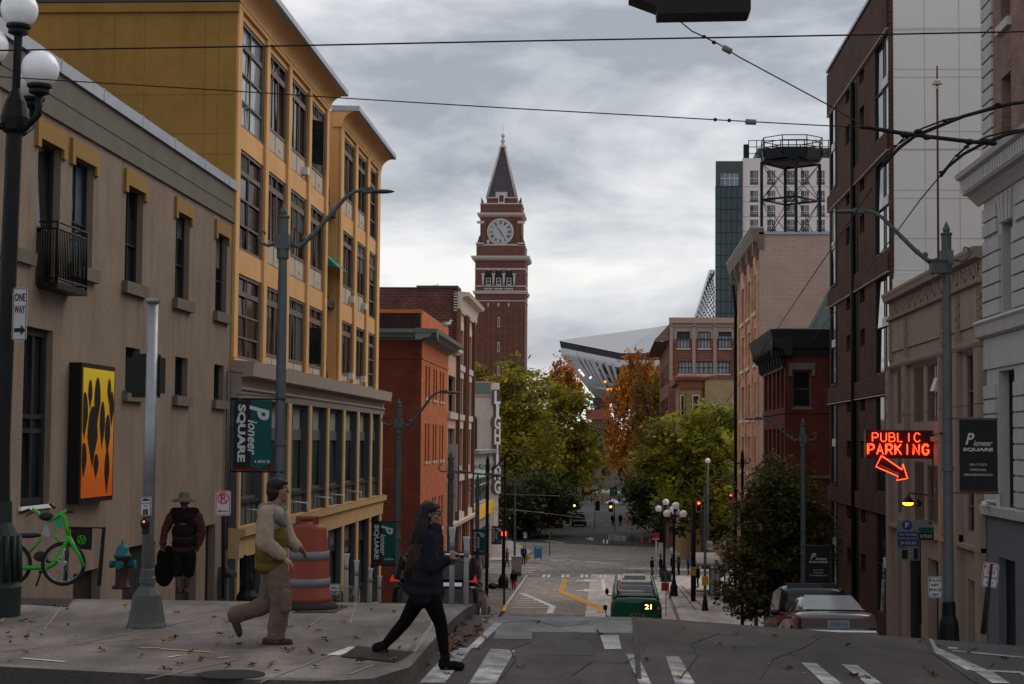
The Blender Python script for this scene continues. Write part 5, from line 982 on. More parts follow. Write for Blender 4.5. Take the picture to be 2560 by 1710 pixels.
# ================================================================ TREES
leafmat('leaf_yellowgreen', [(.055, .065, .011), (.16, .155, .016), (.36, .29, .024), (.66, .45, .035)], .28)
leafmat('leaf_green', [(.05, .07, .011), (.14, .15, .016), (.30, .28, .022), (.58, .46, .03)], .45)
leafmat('leaf_dark', [(.022, .032, .012), (.042, .055, .015), (.075, .080, .018), (.13, .105, .02)], .4)
leafmat('leaf_orange', [(.10, .055, .01), (.26, .105, .014), (.58, .20, .018), (.70, .32, .03)], .5)
leafmat('leaf_rustgreen', [(.04, .045, .010), (.10, .085, .014), (.24, .125, .016), (.42, .18, .02)], .35)
leafmat('leaf_brown', [(.035, .042, .012), (.065, .068, .015), (.11, .09, .018), (.20, .12, .02)], 1.2)
mat('bark', (.060, .045, .035), .95, .3, 6, bump=.6, bscale=10)
def tree(name, label, base, blobs, n, size, lm, tr=.25, per=42, sig=.5, seed=1, columnar=False, group=None, limbs=26, tops=None):
    """trunk with limbs; crown of small leaf faces gathered in clumps around limb ends"""
    r = random.Random(seed); base = Vector(base)
    t = thing(name, label, 'tree', base, group); tot = sum(b[1][0]*b[1][1]*b[1][2] for b in blobs)**.5; clumps = []
    ws = [(b[1][0]*b[1][1]*b[1][2])**.7 for b in blobs]; W = sum(ws)
    for (c, rad), w in zip(blobs, ws):
        for _ in range(max(2, int(n/per*w/W))):
            while True:
                p = Vector((r.gauss(0, 1), r.gauss(0, 1), r.gauss(0, 1)))
                if p.length > .1: break
            p.normalize(); k = r.random()**.42; clumps.append(Vector(c)+Vector((p.x*rad[0]*k, p.y*rad[1]*k, p.z*rad[2]*k)))
    vs = []; fs = []
    for c in clumps:
        sg = sig*r.uniform(.55, 1.5); m = int(per*r.uniform(.4, 1.6))
        for _ in range(m):
            q = c+Vector((r.gauss(0, sg), r.gauss(0, sg), r.gauss(0, sg*(2.8 if columnar else .62))))
            a = Vector((r.gauss(0, 1), r.gauss(0, 1), r.gauss(0, .55) if not columnar else r.gauss(0, 1.6))).normalized(); b = a.cross(Vector((r.gauss(0, .6), r.gauss(0, .6), 1))).normalized(); s = size*r.choice((.45, .7, .9, 1.1, 1.5))*r.uniform(.85, 1.15)
            o = len(vs); vs += [q-a*s*.5, q+b*s*.33, q+a*s*.55, q-b*s*.33]; fs.append((o, o+1, o+2, o+3))
    mb = MB(); mb.v = vs; mb.f = fs; mb.sm = [False]*len(fs); mb.build('crown', lm, t)
    mb = MB(); zc = min(b[0][2]-b[1][2]*.2 for b in blobs); cxy = Vector((sum(b[0][0] for b in blobs)/len(blobs), sum(b[0][1] for b in blobs)/len(blobs), 0)); top = max(b[0][2] for b in blobs)
    mid = Vector((base.x*.6+cxy.x*.4, base.y*.6+cxy.y*.4, max(zc, base.z+1.5))); tip = Vector((cxy.x, cxy.y, top))
    mb.tube([base, base.lerp(mid, .5)+Vector((.1, 0, 0)), mid, mid.lerp(tip, .5), tip], [tr*1.25, tr, tr*.8, tr*.5, tr*.15], 8)
    for c in r.sample(clumps, min(limbs, len(clumps))):
        s0 = mid.lerp(tip, r.uniform(0, .7)); 
        if c.z < s0.z: s0 = mid
        mb.tube([s0, s0.lerp(c, .5)+Vector((0, 0, .3*(c-s0).length*.3)), c], [tr*.35, tr*.22, tr*.07], 5)
    mb.build('trunk', 'bark', t); return t
def cb_(px, py, Y, rx, rz=None, ry=None):
    """blob centred at a photo position at depth Y; radii in metres"""
    c = PY(Y, px, py); return ((c.x, c.y, c.z), (rx, ry or rx, rz or rx))
ZG = ZF+.1
TREES = 'street trees at the foot of the hill'
tree('maple_tree', 'broad yellow green tree rising left of the street with sparse top branches', (-13.5, 222, ZG), [cb_(1262, 1090, 222, 4.0, 5.0), cb_(1300, 1020, 224, 4.6, 5.0), cb_(1285, 935, 226, 1.9, 3.2), cb_(1250, 1190, 220, 4.2, 4.2), cb_(1330, 1150, 220, 4.8, 5), cb_(1268, 985, 224, 3.0, 3.4), cb_(1235, 1040, 228, 2.2, 4)], 15000, .52, 'leaf_yellowgreen', .4, seed=3, sig=.62, group=TREES)
tree('maple_tree', 'wide yellow green tree whose crown overhangs the middle of the street', (-9.5, 236, ZG), [cb_(1400, 1080, 236, 4.8, 4.8), cb_(1360, 985, 238, 2.8, 3.0), cb_(1440, 1130, 234, 4.0, 4.6), cb_(1385, 1190, 234, 5.2, 4), cb_(1420, 1010, 236, 3.0, 2.6), cb_(1455, 1010, 236, 1.0, 1.8), cb_(1330, 1060, 240, 3, 4), cb_(1465, 1180, 236, 2.6, 3.4)], 15000, .52, 'leaf_yellowgreen', .4, seed=5, sig=.62, group=TREES)
tree('maple_tree', 'dark green tree low behind the traffic lights left of the road', (-12.6, 205, ZG), [cb_(1290, 1260, 206, 3.6, 3.4), cb_(1370, 1270, 212, 4, 2.6), cb_(1250, 1270, 204, 2.4, 4.2), cb_(1340, 1225, 210, 4, 2.6), cb_(1320, 1320, 208, 3.4, 2.2), cb_(1405, 1255, 216, 2.6, 2.4), cb_(1265, 1350, 205, 1.7, 2.2)], 13000, .48, 'leaf_dark', .3, seed=8, group=TREES)
tree('small_tree', 'small yellow tree showing above the corner store roof', (-19.5, 262, ZG), [cb_(1194, 935, 262, 1.3, 2.0), cb_(1192, 965, 262, 1.5, 1.8), cb_(1222, 958, 262, .9, 1.0)], 1500, .45, 'leaf_yellowgreen', .3, seed=9, sig=.4, group=TREES)
tree('hornbeam_tree', 'orange columnar tree left of centre in front of the stadium', (-8.2, 300, ZG), [cb_(1410, 985, 300, 3.0, 5.2), cb_(1390, 965, 300, 1.2, 3.8), cb_(1425, 968, 300, 1.2, 4.2), cb_(1440, 1000, 300, 1.3, 3), cb_(1400, 925, 300, .5, 1.6), cb_(1432, 935, 300, .4, 1.8)], 8000, .46, 'leaf_orange', .3, seed=11, sig=.30, columnar=True, group=TREES)
tree('hornbeam_tree', 'tall orange and green columnar tree right of centre below the stadium', (5, 292, ZG), [cb_(1600, 1010, 292, 5.4, 7.0), cb_(1590, 940, 292, 2.4, 4.6), cb_(1560, 975, 292, 1.6, 4.6), cb_(1627, 930, 292, 1.5, 4), cb_(1650, 990, 292, 2.2, 5), cb_(1540, 1060, 292, 2.6, 7), cb_(1575, 1120, 292, 4.4, 5), cb_(1600, 890, 292, .6, 2), cb_(1568, 905, 292, .4, 2), cb_(1640, 895, 292, .5, 2.2)], 17000, .46, 'leaf_orange', .4, seed=12, sig=.33, columnar=True, group=TREES)
tree('hornbeam_tree', 'dark green columnar tree overlapping the tall orange tree', (6.8, 270, ZG), [cb_(1625, 1060, 270, 3.4, 7.5), cb_(1602, 990, 270, 1.2, 4.6), cb_(1655, 1030, 270, 1.6, 5), cb_(1630, 1150, 268, 4.4, 6), cb_(1670, 1110, 268, 3, 6), cb_(1610, 1200, 266, 4, 3.5)], 15000, .46, 'leaf_rustgreen', .35, seed=14, sig=.34, columnar=True, group=TREES)
tree('maple_tree', 'rounded bright green tree in front of the bay window building', (8.9, 160, ZG), [cb_(1760, 1100, 160, 3.6, 3.4), cb_(1800, 1060, 162, 2.0, 2.0), cb_(1685, 1140, 160, 2.7, 2.5), cb_(1625, 1165, 160, 1.6, 1.4), cb_(1730, 1180, 160, 3.6, 3.0), cb_(1815, 1140, 164, 2.2, 3.4), cb_(1745, 1045, 162, 1.0, 1.1), cb_(1660, 1085, 160, 1.3, 1.3), cb_(1780, 1250, 162, 2.8, 2.9), cb_(1700, 1230, 160, 2.6, 1.8)], 15000, .46, 'leaf_green', .35, seed=15, sig=.52, group=TREES)
tree('maple_tree', 'dark tree under the rounded green tree by the far kerb', (7.6, 205, ZG), [cb_(1650, 1250, 205, 4.2, 2.6), cb_(1720, 1270, 168, 3.0, 2.6), cb_(1600, 1230, 208, 2.6, 2), cb_(1800, 1300, 166, 2.4, 2.8), cb_(1680, 1320, 200, 3.2, 1.7), cb_(1620, 1290, 210, 2.6, 1.6)], 13000, .46, 'leaf_dark', .3, seed=17, group=TREES)
tree('street_tree', 'dark leafy tree crowding the right pavement behind the parked cars', (6.9, 66, g(6.9, 66)+.15), [cb_(1935, 1330, 66, 1.75, 2.2), cb_(1900, 1290, 66, 1.2, 1.5), cb_(1985, 1290, 66, 1.3, 2.0), cb_(1880, 1420, 65, 1.1, 1.3), cb_(1960, 1440, 66, 1.6, 1.4), cb_(1925, 1225, 66, .9, 1.0), cb_(1845, 1475, 64, .9, .8), cb_(1830, 1400, 64, .5, .9), cb_(2035, 1340, 66, .9, 1.5), cb_(1900, 1500, 66, 1.4, .9)], 26000, .15, 'leaf_brown', .12, seed=19, sig=.16, per=30, limbs=40)
tree('street_tree', 'shaded tree behind the tall light pole on the right pavement', (7.4, 78, g(7.4, 78)+.15), [cb_(1960, 1260, 78, 1.5, 2.2), cb_(1935, 1200, 78, .9, 1.3), cb_(1900, 1300, 78, 1.1, 1.8), cb_(1990, 1330, 78, 1.3, 2)], 12000, .17, 'leaf_brown', .12, seed=23, sig=.2, per=30)
# distant mass of dark trees behind the plaza
mb = MB(); r = random.Random(4); vs = []; fs = []
for _ in range(22000):
    px = r.uniform(1170, 1900); y = r.uniform(330, 400); top = 1085+22*math.sin(px*.021)+16*math.sin(px*.057+2)+r.gauss(0, 6)
    py = r.uniform(top, 1210)
    if 1440 < px < 1565 and py > 1165: continue
    q = PY(y, px, py); a = Vector((r.gauss(0, 1), r.gauss(0, 1), r.gauss(0, .6))).normalized(); b = a.cross(Vector((r.gauss(0, .6), r.gauss(0, .6), 1))).normalized(); s = r.uniform(.8, 1.6); o = len(vs); vs += [q-a*s*.5, q+b*s*.35, q+a*s*.5, q-b*s*.35]; fs.append((o, o+1, o+2, o+3))
mb.v = vs; mb.f = fs; mb.sm = [False]*len(fs); mb.build('distant_woods', 'leaf_dark', label='dark mass of distant trees beyond the plaza', cat='woods', kind='stuff')
# low buildings closing the view behind the plaza
mat('plaza_pale', (.17, .15, .135), .85, .5, .3); 
ph = thing('plaza_building', 'pale low building behind the plaza tents', 'building', (0, 430, ZF)); m_ = MB(); m_.box(-60, 60, 430, 445, ZF, 2.4); m_.build('wall', 'plaza_pale', ph)
m_ = MB()
for i in range(30): m_.box(-58+i*4, -56+i*4, 429.8, 430, -6, -3.2)
m_.build('window_band', 'glass_dark', ph)
bp2 = thing('far_block', 'dim brick block behind the trees left of the stadium', 'building', (-30, 450, ZF)); m_ = MB(); m_.box(-60, -14, 450, 470, ZF, 9); m_.build('wall', 'brick_far', bp2); m_ = MB()
for i in range(9):
    for j in range(3): m_.box(-57+i*5, -54.5+i*5, 449.8, 450, -2+j*3.4, 0+j*3.4)
m_.build('window_grid', 'glass_dark', bp2)
mat('rail_grey', (.25, .25, .25), .6)
m_ = MB()
for y in (290, 291): pass
for i in range(40): m_.box(-14+i*.9, -13.94+i*.9, 300, 300.06, ZF, ZF+1.1)
for z in (.4, 1.1): m_.box(-14, 22, 299.98, 300.08, ZF+z-.05, ZF+z+.05)
m_.build('railing', 'rail_grey', label='long low grey railing across the end of the street', cat='railing')
# tents
mat('tent_white', (.7, .72, .76), .7, .05); mat('tent_blue', (.05, .14, .30), .7, .05)
def tent(px, py, Y, w, m, label):
    p = PY(Y, px, py); t = thing('canopy_tent', label, 'tent', (p.x, Y, ZF), 'canopy tents on the plaza'); mb = MB(); z = p.z
    mb.add([(p.x-w/2, Y-w/2, z-.9), (p.x+w/2, Y-w/2, z-.9), (p.x+w/2, Y+w/2, z-.9), (p.x-w/2, Y+w/2, z-.9), (p.x, Y, z)], [(0, 1, 4), (1, 2, 4), (2, 3, 4), (3, 0, 4)]); mb.box(p.x-w/2, p.x+w/2, Y-w/2-.01, Y-w/2, z-1.15, z-.9); mb.build('roof', m, t)
    for a, b in ((-1, -1), (1, -1), (1, 1), (-1, 1)): MB().tube([(p.x+a*w/2, Y+b*w/2, ZF), (p.x+a*w/2, Y+b*w/2, z-.9)], .05, 5).build('leg', 'galv', t)
tent(1533, 1246, 330, 3.0, 'tent_white', 'white pointed canopy tent beside the yellow traffic light'); tent(1574, 1252, 345, 3.4, 'tent_blue', 'blue canopy tent right of the white one')
# ================================================================ STREET LIGHTS
def scroll(m, p, s, r=.032):
    q0 = p.copy(); m0 = m; m = MB()
    m.tube([p, p+Vector((s*.18, 0, -.05)), p+Vector((s*.36, 0, .02)), p+Vector((s*.46, 0, .18)), p+Vector((s*.42, 0, .33)), p+Vector((s*.30, 0, .36)), p+Vector((s*.26, 0, .27))], [r*1.4, r*1.5, r*1.4, r*1.3, r*1.2, r, r*.8], 8)
    m0.add([q0+(v-q0)*.68 for v in m.v], m.f, True)
def arm_lamp(t, top, tip, m, s):
    a = Vector(top); b = Vector(tip); b.x -= math.copysign(.45, b.x-a.x); d = b-a; pts = [a, a+Vector((d.x*.10, d.y*.1, -.06)), a+Vector((d.x*.28, d.y*.28, d.z*.18)), a+Vector((d.x*.5, d.y*.5, d.z*.55)), a+Vector((d.x*.68, d.y*.68, d.z*.86)), a+Vector((d.x*.80, d.y*.8, d.z*.98)), a+Vector((d.x*.9, d.y*.9, d.z))]
    mb = MB(); mb.tube(pts, [.055, .05, .046, .042, .038, .034, .03], 8)
    for k in (.16, .26): q = a+Vector((d.x*k, d.y*k, d.z*(k*.6))); mb.ell(q, .06, 8)
    ar = mb.build('arm', m, t); mb = MB(); u = d.normalized(); u.z = 0; e = pts[-1]
    mb.box(min(e.x, e.x+u.x*.26), max(e.x, e.x+u.x*.26), e.y-.09, e.y+.09, e.z-.05, e.z+.05); mb.ell(e+Vector((u.x*.42, 0, -.02)), (.27, .12, .04), 12); mb.build('luminaire', 'metal_grey', ar)
def street_light(X, Y, zhead, tip, label, m='metal_pole', rs=.088, base=True, scr=-1, h0=None, group='ornate street lights lining the hill'):
    gz = (g(X, Y)+.15) if h0 is None else h0; t = thing('street_light', label, 'street light', (X, Y, gz), group)
    mb = MB(); mb.lathe(X, Y, [(rs*1.25, gz), (rs*1.15, gz+2), (rs*1.0, zhead-1.0), (rs*.9, zhead-.45), (rs*1.3, zhead-.42), (rs*1.3, zhead-.24)], 12); 
    for z in (gz+(zhead-gz)*.45, ): mb.lathe(X, Y, [(rs*1.0, z), (rs*1.35, z+.01), (rs*1.35, z+.10), (rs, z+.11)], 12)
    mb.build('pole', m, t)
    if base: MB().lathe(X, Y, [(.25, gz), (.25, gz+.12), (.21, gz+.2), (.19, gz+.6), (.14, gz+.75), (.135, gz+1.0), (.10, gz+1.05)], 8).build('base', 'metal_black', t)
    mb = MB(); mb.box(X-.12, X+.12, Y-.12, Y+.12, zhead-.25, zhead+.03); mb.lathe(X, Y, [(.10, zhead+.03), (.10, zhead+.33), (.12, zhead+.35), (.12, zhead+.38), (.06, zhead+.40), (.075, zhead+.46), (.05, zhead+.52), (.01, zhead+.62)], 10); scroll(mb, Vector((X+scr*.16, Y, zhead-.15)), scr); mb.build('head', m, t)
    if tip: arm_lamp(t, (X-scr*.16, Y, zhead-.15), tip, m, -scr)
    return t
def SL(px, pyh, Y, tippx, tippy, label, **k):
    p = PY(Y, px, pyh); q = PY(Y, tippx, tippy); return street_light(p.x, Y, p.z, (q.x, Y, q.z), label, **k)
SL(708, 590, 32, 985, 476, 'large grey street light in front of the yellow building, carrying a teal banner')
SL(996, 1048, 50, 1150, 980, 'grey street light before the red brick wall with its lamp over the street')
SL(1127, 1168, 66, 1250, 1186, 'grey street light beside the white blade sign', rs=.11)
SL(1194, 1218, 80, 1260, 1190, 'grey street light with curling arm before the yellow shop fascia', rs=.10)
SL(1219, 1165, 95, 1306, 1128, 'black street light next to the lower storefront windows', m='metal_black')
SL(1263, 1158, 121, 1334, 1137, 'thin dark street light at the left corner of the crossing', m='metal_black', rs=.06, base=False)
SL(1288, 1207, 158, 1350, 1183, 'pale slim street light above the signal cabinet', rs=.09, base=False)
SL(2366, 630, 35, 2085, 527, 'tall fluted street light at right carrying a black banner', scr=1)
SL(2008, 1088, 62, 1862, 1046, 'grey street light rising from the dark tree at right', scr=1)
SL(1763, 1238, 119, 1688, 1201, 'street light with black base beside the bus shelter', scr=1)
SL(1890, 1255, 84, 1786, 1199, 'street light half hidden behind the right hand tree with long arm', scr=1)
SL(1856, 1150, 98, 1772, 1113, 'dark street light against the salmon facade', scr=1, m='metal_black')
# equipment box under the right-hand light head
p = PY(34.8, 2342, 668); m_ = MB(); m_.box(p.x-.12, p.x+.16, 34.7, 35, p.z-.12, p.z+.12); m_.box(p.x-.16, p.x+.22, 34.65, 35, p.z+.12, p.z+.15); m_.tube([(p.x-.1, 34.8, p.z-.1), (p.x-.05, 34.8, p.z-.3), (p.x+.05, 34.8, p.z-.25)], .012, 5); m_.build('sensor_box', 'metal_grey', label='small grey sensor box clamped under the right street light head', cat='sensor box')
# ---- multi globe lamps
def globe_lamp(X, Y, gz, globes, rg, m, label, base='five', top=None, h=None, group=None):
    t = thing('globe_lamp', label, 'street lamp', (X, Y, gz), group); zt = max(q[2] for q in globes)
    b = MB(); k = .30 if base == 'big' else .34
    b.lathe(X, Y, [(k, gz), (k, gz+.35), (k*.9, gz+.4), (k*.8, gz+.95), (k*.55, gz+1.1), (k*.5, gz+1.35)], 10 if base != 'big' else 16)
    if base == 'big':
        for i in range(16): a = 2*math.pi*i/16; b.tube([(X+k*.93*math.cos(a), Y+k*.93*math.sin(a), gz+.42), (X+k*.83*math.cos(a), Y+k*.83*math.sin(a), gz+.95)], .03, 5)
    b.build('base', m if base != 'big' else 'metal_green', t)
    zs = min(q[2] for q in globes)-.55; p_ = MB(); p_.lathe(X, Y, [(.13, gz+1.3), (.10, gz+2), (.095, zs-.2), (.15, zs-.15), (.17, zs), (.12, zs+.2), (.05, zs+.35), (.05, zt-rg-.02)], 14); p_.build('post', m, t)
    for gx, gy, gz_ in globes:
        q = MB()
        if abs(gx-X)+abs(gy-Y) > .05:
            q.tube([(X, Y, zs-.02), (X+(gx-X)*.5, Y+(gy-Y)*.5, zs-.13), (gx, gy, zs+.0), (gx, gy, gz_-rg-.05)], [.05, .045, .04, .045], 8)
        q.lathe(gx, gy, [(.05, gz_-rg*1.45), (rg*.55, gz_-rg*1.3), (rg*.55, gz_-rg*1.12), (rg*.48, gz_-rg*1.1), (rg*.66, gz_-rg*.98), (rg*.66, gz_-rg*.84)], 14); q.build('holder', m, t)
        MB().ell((gx, gy, gz_), rg, 28).build('globe', 'globe', t)
    return t
Y0 = 20.0; g1 = PY(Y0, 40, 24); g2 = PY(Y0-.25, 95, 169); g3 = PY(Y0-.1, -22, 120); X0 = PY(Y0, 37, 300).x
g4 = (X0, Y0+.6, g2.z-.0); g5 = (X0+.0, Y0-.62, g2.z-.03)
bigl = globe_lamp(X0, Y0, .15, [(X0+.0, Y0, g1.z), (g2.x, Y0-.2, g2.z), (g3.x, Y0-.2, g3.z), g4], .222, 'metal_black', 'large black cast iron lamp with white globes at the left edge', 'big')
bigl.rotation_euler = (0, .017, 0); bigl.location.x -= .10
def GL(px, base_y, Y, gl, rg, label):
    X = PY(Y, px, 1300).x; globe_lamp(X, Y, ZF+.15, [(PY(Y, a, b).x, Y+dy, PY(Y, a, b).z) for a, b, dy in gl], rg, 'metal_black', label, group='globe lamps by the bus stop')
GL(1685, 1495, 130, [(1689, 1265, 0), (1667.5, 1284, -.2), (1707.5, 1285, -.2), (1690, 1280, .6)], .29, 'nearer white globe lamp beside the bus with thick black base')
GL(1661, 1450, 146, [(1664.5, 1255.5, 0), (1646.5, 1272, 0), (1681, 1274, 0)], .28, 'farther white globe lamp partly behind the nearer one')
p = PY(44, 619, 1397); globe_lamp(p.x, 44, g(p.x, 44)+.15, [(p.x, 44, p.z)], .10, 'metal_black', 'single small white globe lamp by the yellow building entrance')
# ================================================================ BANNERS AND SIGNS
FC = lambda Y, px, py: Frg(PY(Y, px, py), (1, 0, 0), (0, 0, 1), (0, -1, 0))
def teal_banner(px0, px1, py0, py1, Y, label, pole=1):
    p = PY(Y, px0, py0); q = PY(Y, px1, py1); fr = Frg(((p.x+q.x)/2, Y, (p.z+q.z)/2), (1, 0, 0), (0, 0, 1), (0, -1, 0)); w = q.x-p.x; h = p.z-q.z
    t = thing('street_banner', label, 'banner', (fr.o.x, Y, q.z), 'teal and black banners down the left pavement')
    MB().fb(fr, -w/2, w/2, -h/2, h/2, -.012, 0).build('cloth', 'black_cloth', t)
    m_ = MB(); m_.fprism(fr, [(-w*.05, h/2), (w/2, h/2), (w/2, -h*.40), (w*.2, -h*.5+.02), (-w*.05, -h*.44)], 0, .006); m_.build('teal_panel', 'teal_cloth', t)
    m_ = MB(); m_.fprism(fr, [(-w/2, -h/2), (w/2, -h/2), (w/2, -h*.43), (w*.2, -h*.485), (-w*.05, -h*.455), (-w/2, -h*.455)], 0, .007); m_.build('hem', 'red_dark', t)
    m_ = MB(); m_.text('SQUARE', fr, -w*.30, h*.03, w*.24, h*.82, bold=.04, d=.012, rot=-math.pi/2)
    m_.text('ioneer', fr, w*.00, -h*.03, w*.24, h*.50, bold=.02, shear=.25, d=.014, rot=-math.pi/2); m_.text('P', fr, w*.18, h*.32, w*.52, h*.21, bold=.03, shear=.3, d=.015, rot=-math.pi/2)
    m_.text('1852', fr, w*.28, -h*.37, h*.035, w*.4, bold=.02, d=.012); m_.build('lettering', 'text_white', t)
    m_ = MB(); m_.tube([(p.x-.05, Y+.02, p.z+.02), (q.x+(.25 if pole > 0 else .1), Y+.02, p.z+.02)], .018, 6); m_.tube([(p.x-.05, Y+.02, q.z-.02), (q.x+.25, Y+.02, q.z-.02)], .018, 6); m_.build('bracket', 'metal_black', t)
teal_banner(585, 677, 1000, 1177, 31.9, 'large teal and black banner reading Pioneer SQUARE 1852 nearest the camera')
teal_banner(930, 985, 1305, 1412, 49.9, 'teal and black Pioneer SQUARE banner left of the woman, second nearest')
teal_banner(1181, 1212, 1325, 1386, 79.5, 'small teal banner behind the white posts, before the storefront')
teal_banner(1229, 1254, 1316, 1360, 112, 'farthest teal Pioneer SQUARE banner beside the red pedestrian signals')
mat('banner_dim', (.16, .17, .165), .8)
def black_banner(px0, px1, py0, py1, Y, label):
    p = PY(Y, px0, py0); q = PY(Y, px1, py1); fr = Frg(((p.x+q.x)/2, Y, (p.z+q.z)/2), (1, 0, 0), (0, 0, 1), (0, -1, 0)); w = q.x-p.x; h = p.z-q.z
    t = thing('street_banner', label, 'banner', (fr.o.x, Y, q.z), 'black banners on the right pavement'); MB().fb(fr, -w/2, w/2, -h/2, h/2, -.012, 0).build('cloth', 'black_cloth', t)
    m_ = MB(); m_.text('P', fr, -w*.22, h*.235, h*.16, w*.24, bold=.02, shear=.3, d=.006); m_.text('ioneer', fr, w*.13, h*.175, h*.075, w*.50, bold=.015, shear=.25, d=.006); m_.text('SQUARE', fr, 0, h*.085, h*.055, w*.80, bold=.04, d=.006); m_.build('lettering', 'text_white', t)
    m_ = MB(); m_.text("SEATTLE'S", fr, 0, -h*.12, h*.032, w*.46, d=.006); m_.text('ORIGINAL', fr, 0, -h*.19, h*.032, w*.44, d=.006); m_.text('NEIGHBORHOOD', fr, 0, -h*.26, h*.034, w*.76, d=.006); m_.build('small_lettering', 'text_white', t)
    MB().fb(fr, -w/2, w/2, -h/2, -h*.47, 0, .006).build('hem', 'red_dark', t)
    m_ = MB(); m_.tube([(p.x-.25, Y+.02, p.z+.02), (q.x+.04, Y+.02, p.z+.02)], .018, 6); m_.tube([(p.x-.25, Y+.02, q.z-.02), (q.x+.04, Y+.02, q.z-.02)], .018, 6); m_.tube([(q.x+.01, Y+.02, p.z+.03), (q.x+.01, Y+.02, q.z-.03)], .012, 6); m_.build('bracket', 'metal_grey', t)
black_banner(2398, 2493, 1049, 1231, 34.9, "large black Pioneer SQUARE banner on the tall right street light"); black_banner(2017, 2075, 1365, 1462, 61.8, 'smaller dim black Pioneer SQUARE banner in front of the right tree')
# neon parking sign
mat('neon', (1, .1, .04), .4, emit=(1, .045, .012), estr=6.5); mat('neon_face', (.05, .010, .008), .6); mat('neon_pink', (.30, .12, .12), .6)
ns = thing('neon_sign', 'red neon sign reading PUBLIC PARKING on dark board', 'neon sign', tuple(PY(54, 2245, 1145))); fr = FC(54, 2244, 1112); s = 54/4300
m_ = MB(); m_.fb(fr, -78*s, 88*s, -34*s, 36*s, -.18, 0); m_.build('board', 'neon_face', ns); MB().fb(fr, -80*s, -78*s, -34*s, 35*s, -.2, .03).build('edge_trim', 'ornate_yellow', ns)
m_ = MB()
STK = {'P': [[(0, 0), (0, 1), (.6, 1), (.85, .85), (.85, .6), (.6, .45), (0, .45)]], 'U': [[(0, 1), (0, .25), (.2, 0), (.65, 0), (.85, .25), (.85, 1)]], 'B': [[(0, 0), (0, 1), (.6, 1), (.8, .8), (.8, .65), (.6, .53), (0, .53)], [(.6, .53), (.85, .38), (.85, .15), (.6, 0), (0, 0)]], 'L': [[(0, 1), (0, 0), (.7, 0)]], 'I': [[(.42, 0), (.42, 1)]], 'C': [[(.85, .82), (.6, 1), (.25, 1), (0, .75), (0, .25), (.25, 0), (.6, 0), (.85, .18)]],
       'A': [[(0, 0), (.42, 1), (.85, 0)], [(.17, .35), (.68, .35)]], 'R': [[(0, 0), (0, 1), (.6, 1), (.85, .85), (.85, .6), (.6, .45), (0, .45)], [(.4, .45), (.85, 0)]], 'K': [[(0, 0), (0, 1)], [(.8, 1), (0, .42)], [(.25, .58), (.85, 0)]], 'N': [[(0, 0), (0, 1), (.8, 0), (.8, 1)]], 'G': [[(.85, .82), (.6, 1), (.25, 1), (0, .75), (0, .25), (.25, 0), (.6, 0), (.85, .2), (.85, .48), (.5, .48)]]}
def neon(ch, x, y, w, h, r, d=.05):
    for st_ in STK[ch]: m_.tube([fr(x+a*w, y+b*h, d) for a, b in st_], r, 6, True)
xs_ = [(-62+i*20.5) for i in range(6)]
for ch, x in zip('PUBLIC', xs_): neon(ch, x*s, 8*s, 16*s, 21*s, .014)
for ch, x in zip('PARKING', [-74+i*22.2 for i in range(7)]):
    neon(ch, x*s, -24*s, 19*s, 26*s, .014); neon(ch, (x+2.5)*s, -21*s, 14*s, 20*s, .012, .06)
m_.build('tubes', 'neon', ns)
na = thing('neon_arrow', 'red neon outlined arrow pointing down right below the parking sign', 'neon sign', tuple(PY(54, 2230, 1200))); fr = FC(54, 2228, 1170); A = [(-22, 29), (30, -1), (34, 13), (39, -25), (17, -29), (19, -20), (-40, 3)]
A = [(-24, 30), (26, -4), (28, 10), (39, -25), (13, -30), (16, -20), (-38, 3)]
MB().fprism(fr, [(a*s, b*s) for a, b in A], -.1, 0).build('arrow_board', 'neon_face', na); m_ = MB(); m_.tube([fr(a*s, b*s, .04) for a, b in A+[A[0]]], .016, 6); m_.build('tubes', 'neon', na); m_ = MB(); m_.fb(Frg(fr(-28*s, 7*s), (.9, 0, -.42), (.42, 0, .9), (0, -1, 0)), 0, 52*s, -2*s, 2*s, 0, .02); m_.build('shaft_strip', 'neon_pink', na)
m_ = MB(); m_.tube([PY(54, 2335, 1078), PY(54.2, 2335, 1078)+Vector((.25, 0, 0)), PX(9.9, 2352, 1060)], .03, 5); m_.tube([PY(54.05, 2333, 1090), PY(54.05, 2333, 1240)], .03, 5); m_.tube([PY(54.05, 2325, 1085), PX(9.85, 2360, 1083)], .03, 5); m_.build('sign_bracket', 'metal_black', label='black iron bracket carrying the neon sign from the carved building', cat='bracket')
# amber wall lamp
mat('amber', (1, .5, .05), .4, emit=(1, .38, .02), estr=5); al = thing('amber_lamp', 'amber lit wall lamp on a bracket above the parking board', 'wall lamp', tuple(PY(52, 2271, 1265))); c = PY(52, 2270, 1258)
MB().ell(c, (.165, .165, .075), 16).build('bulb', 'amber', al); m_ = MB(); m_.lathe(c.x, 52, [(.05, c.z+.2), (.14, c.z+.1), (.19, c.z+.03), (.15, c.z+.02)], 14); m_.tube([c+Vector((0, 0, .2)), c+Vector((.05, 0, .3)), PX(9.9, 2320, 1238)], .02, 6); m_.ell(c+Vector((.30, .1, .0)), (.13, .13, .11), 10); m_.build('hood', 'metal_black', al)
lp = bpy.data.lights.new('amber_glow', 'POINT'); lp.energy = 6; lp.color = (1, .5, .12); lp.shadow_soft_size = .15; lo_ = bpy.data.objects.new('amber_glow', lp); COL.objects.link(lo_); lo_.parent = al; lo_.location = (0, -.25, -.1)
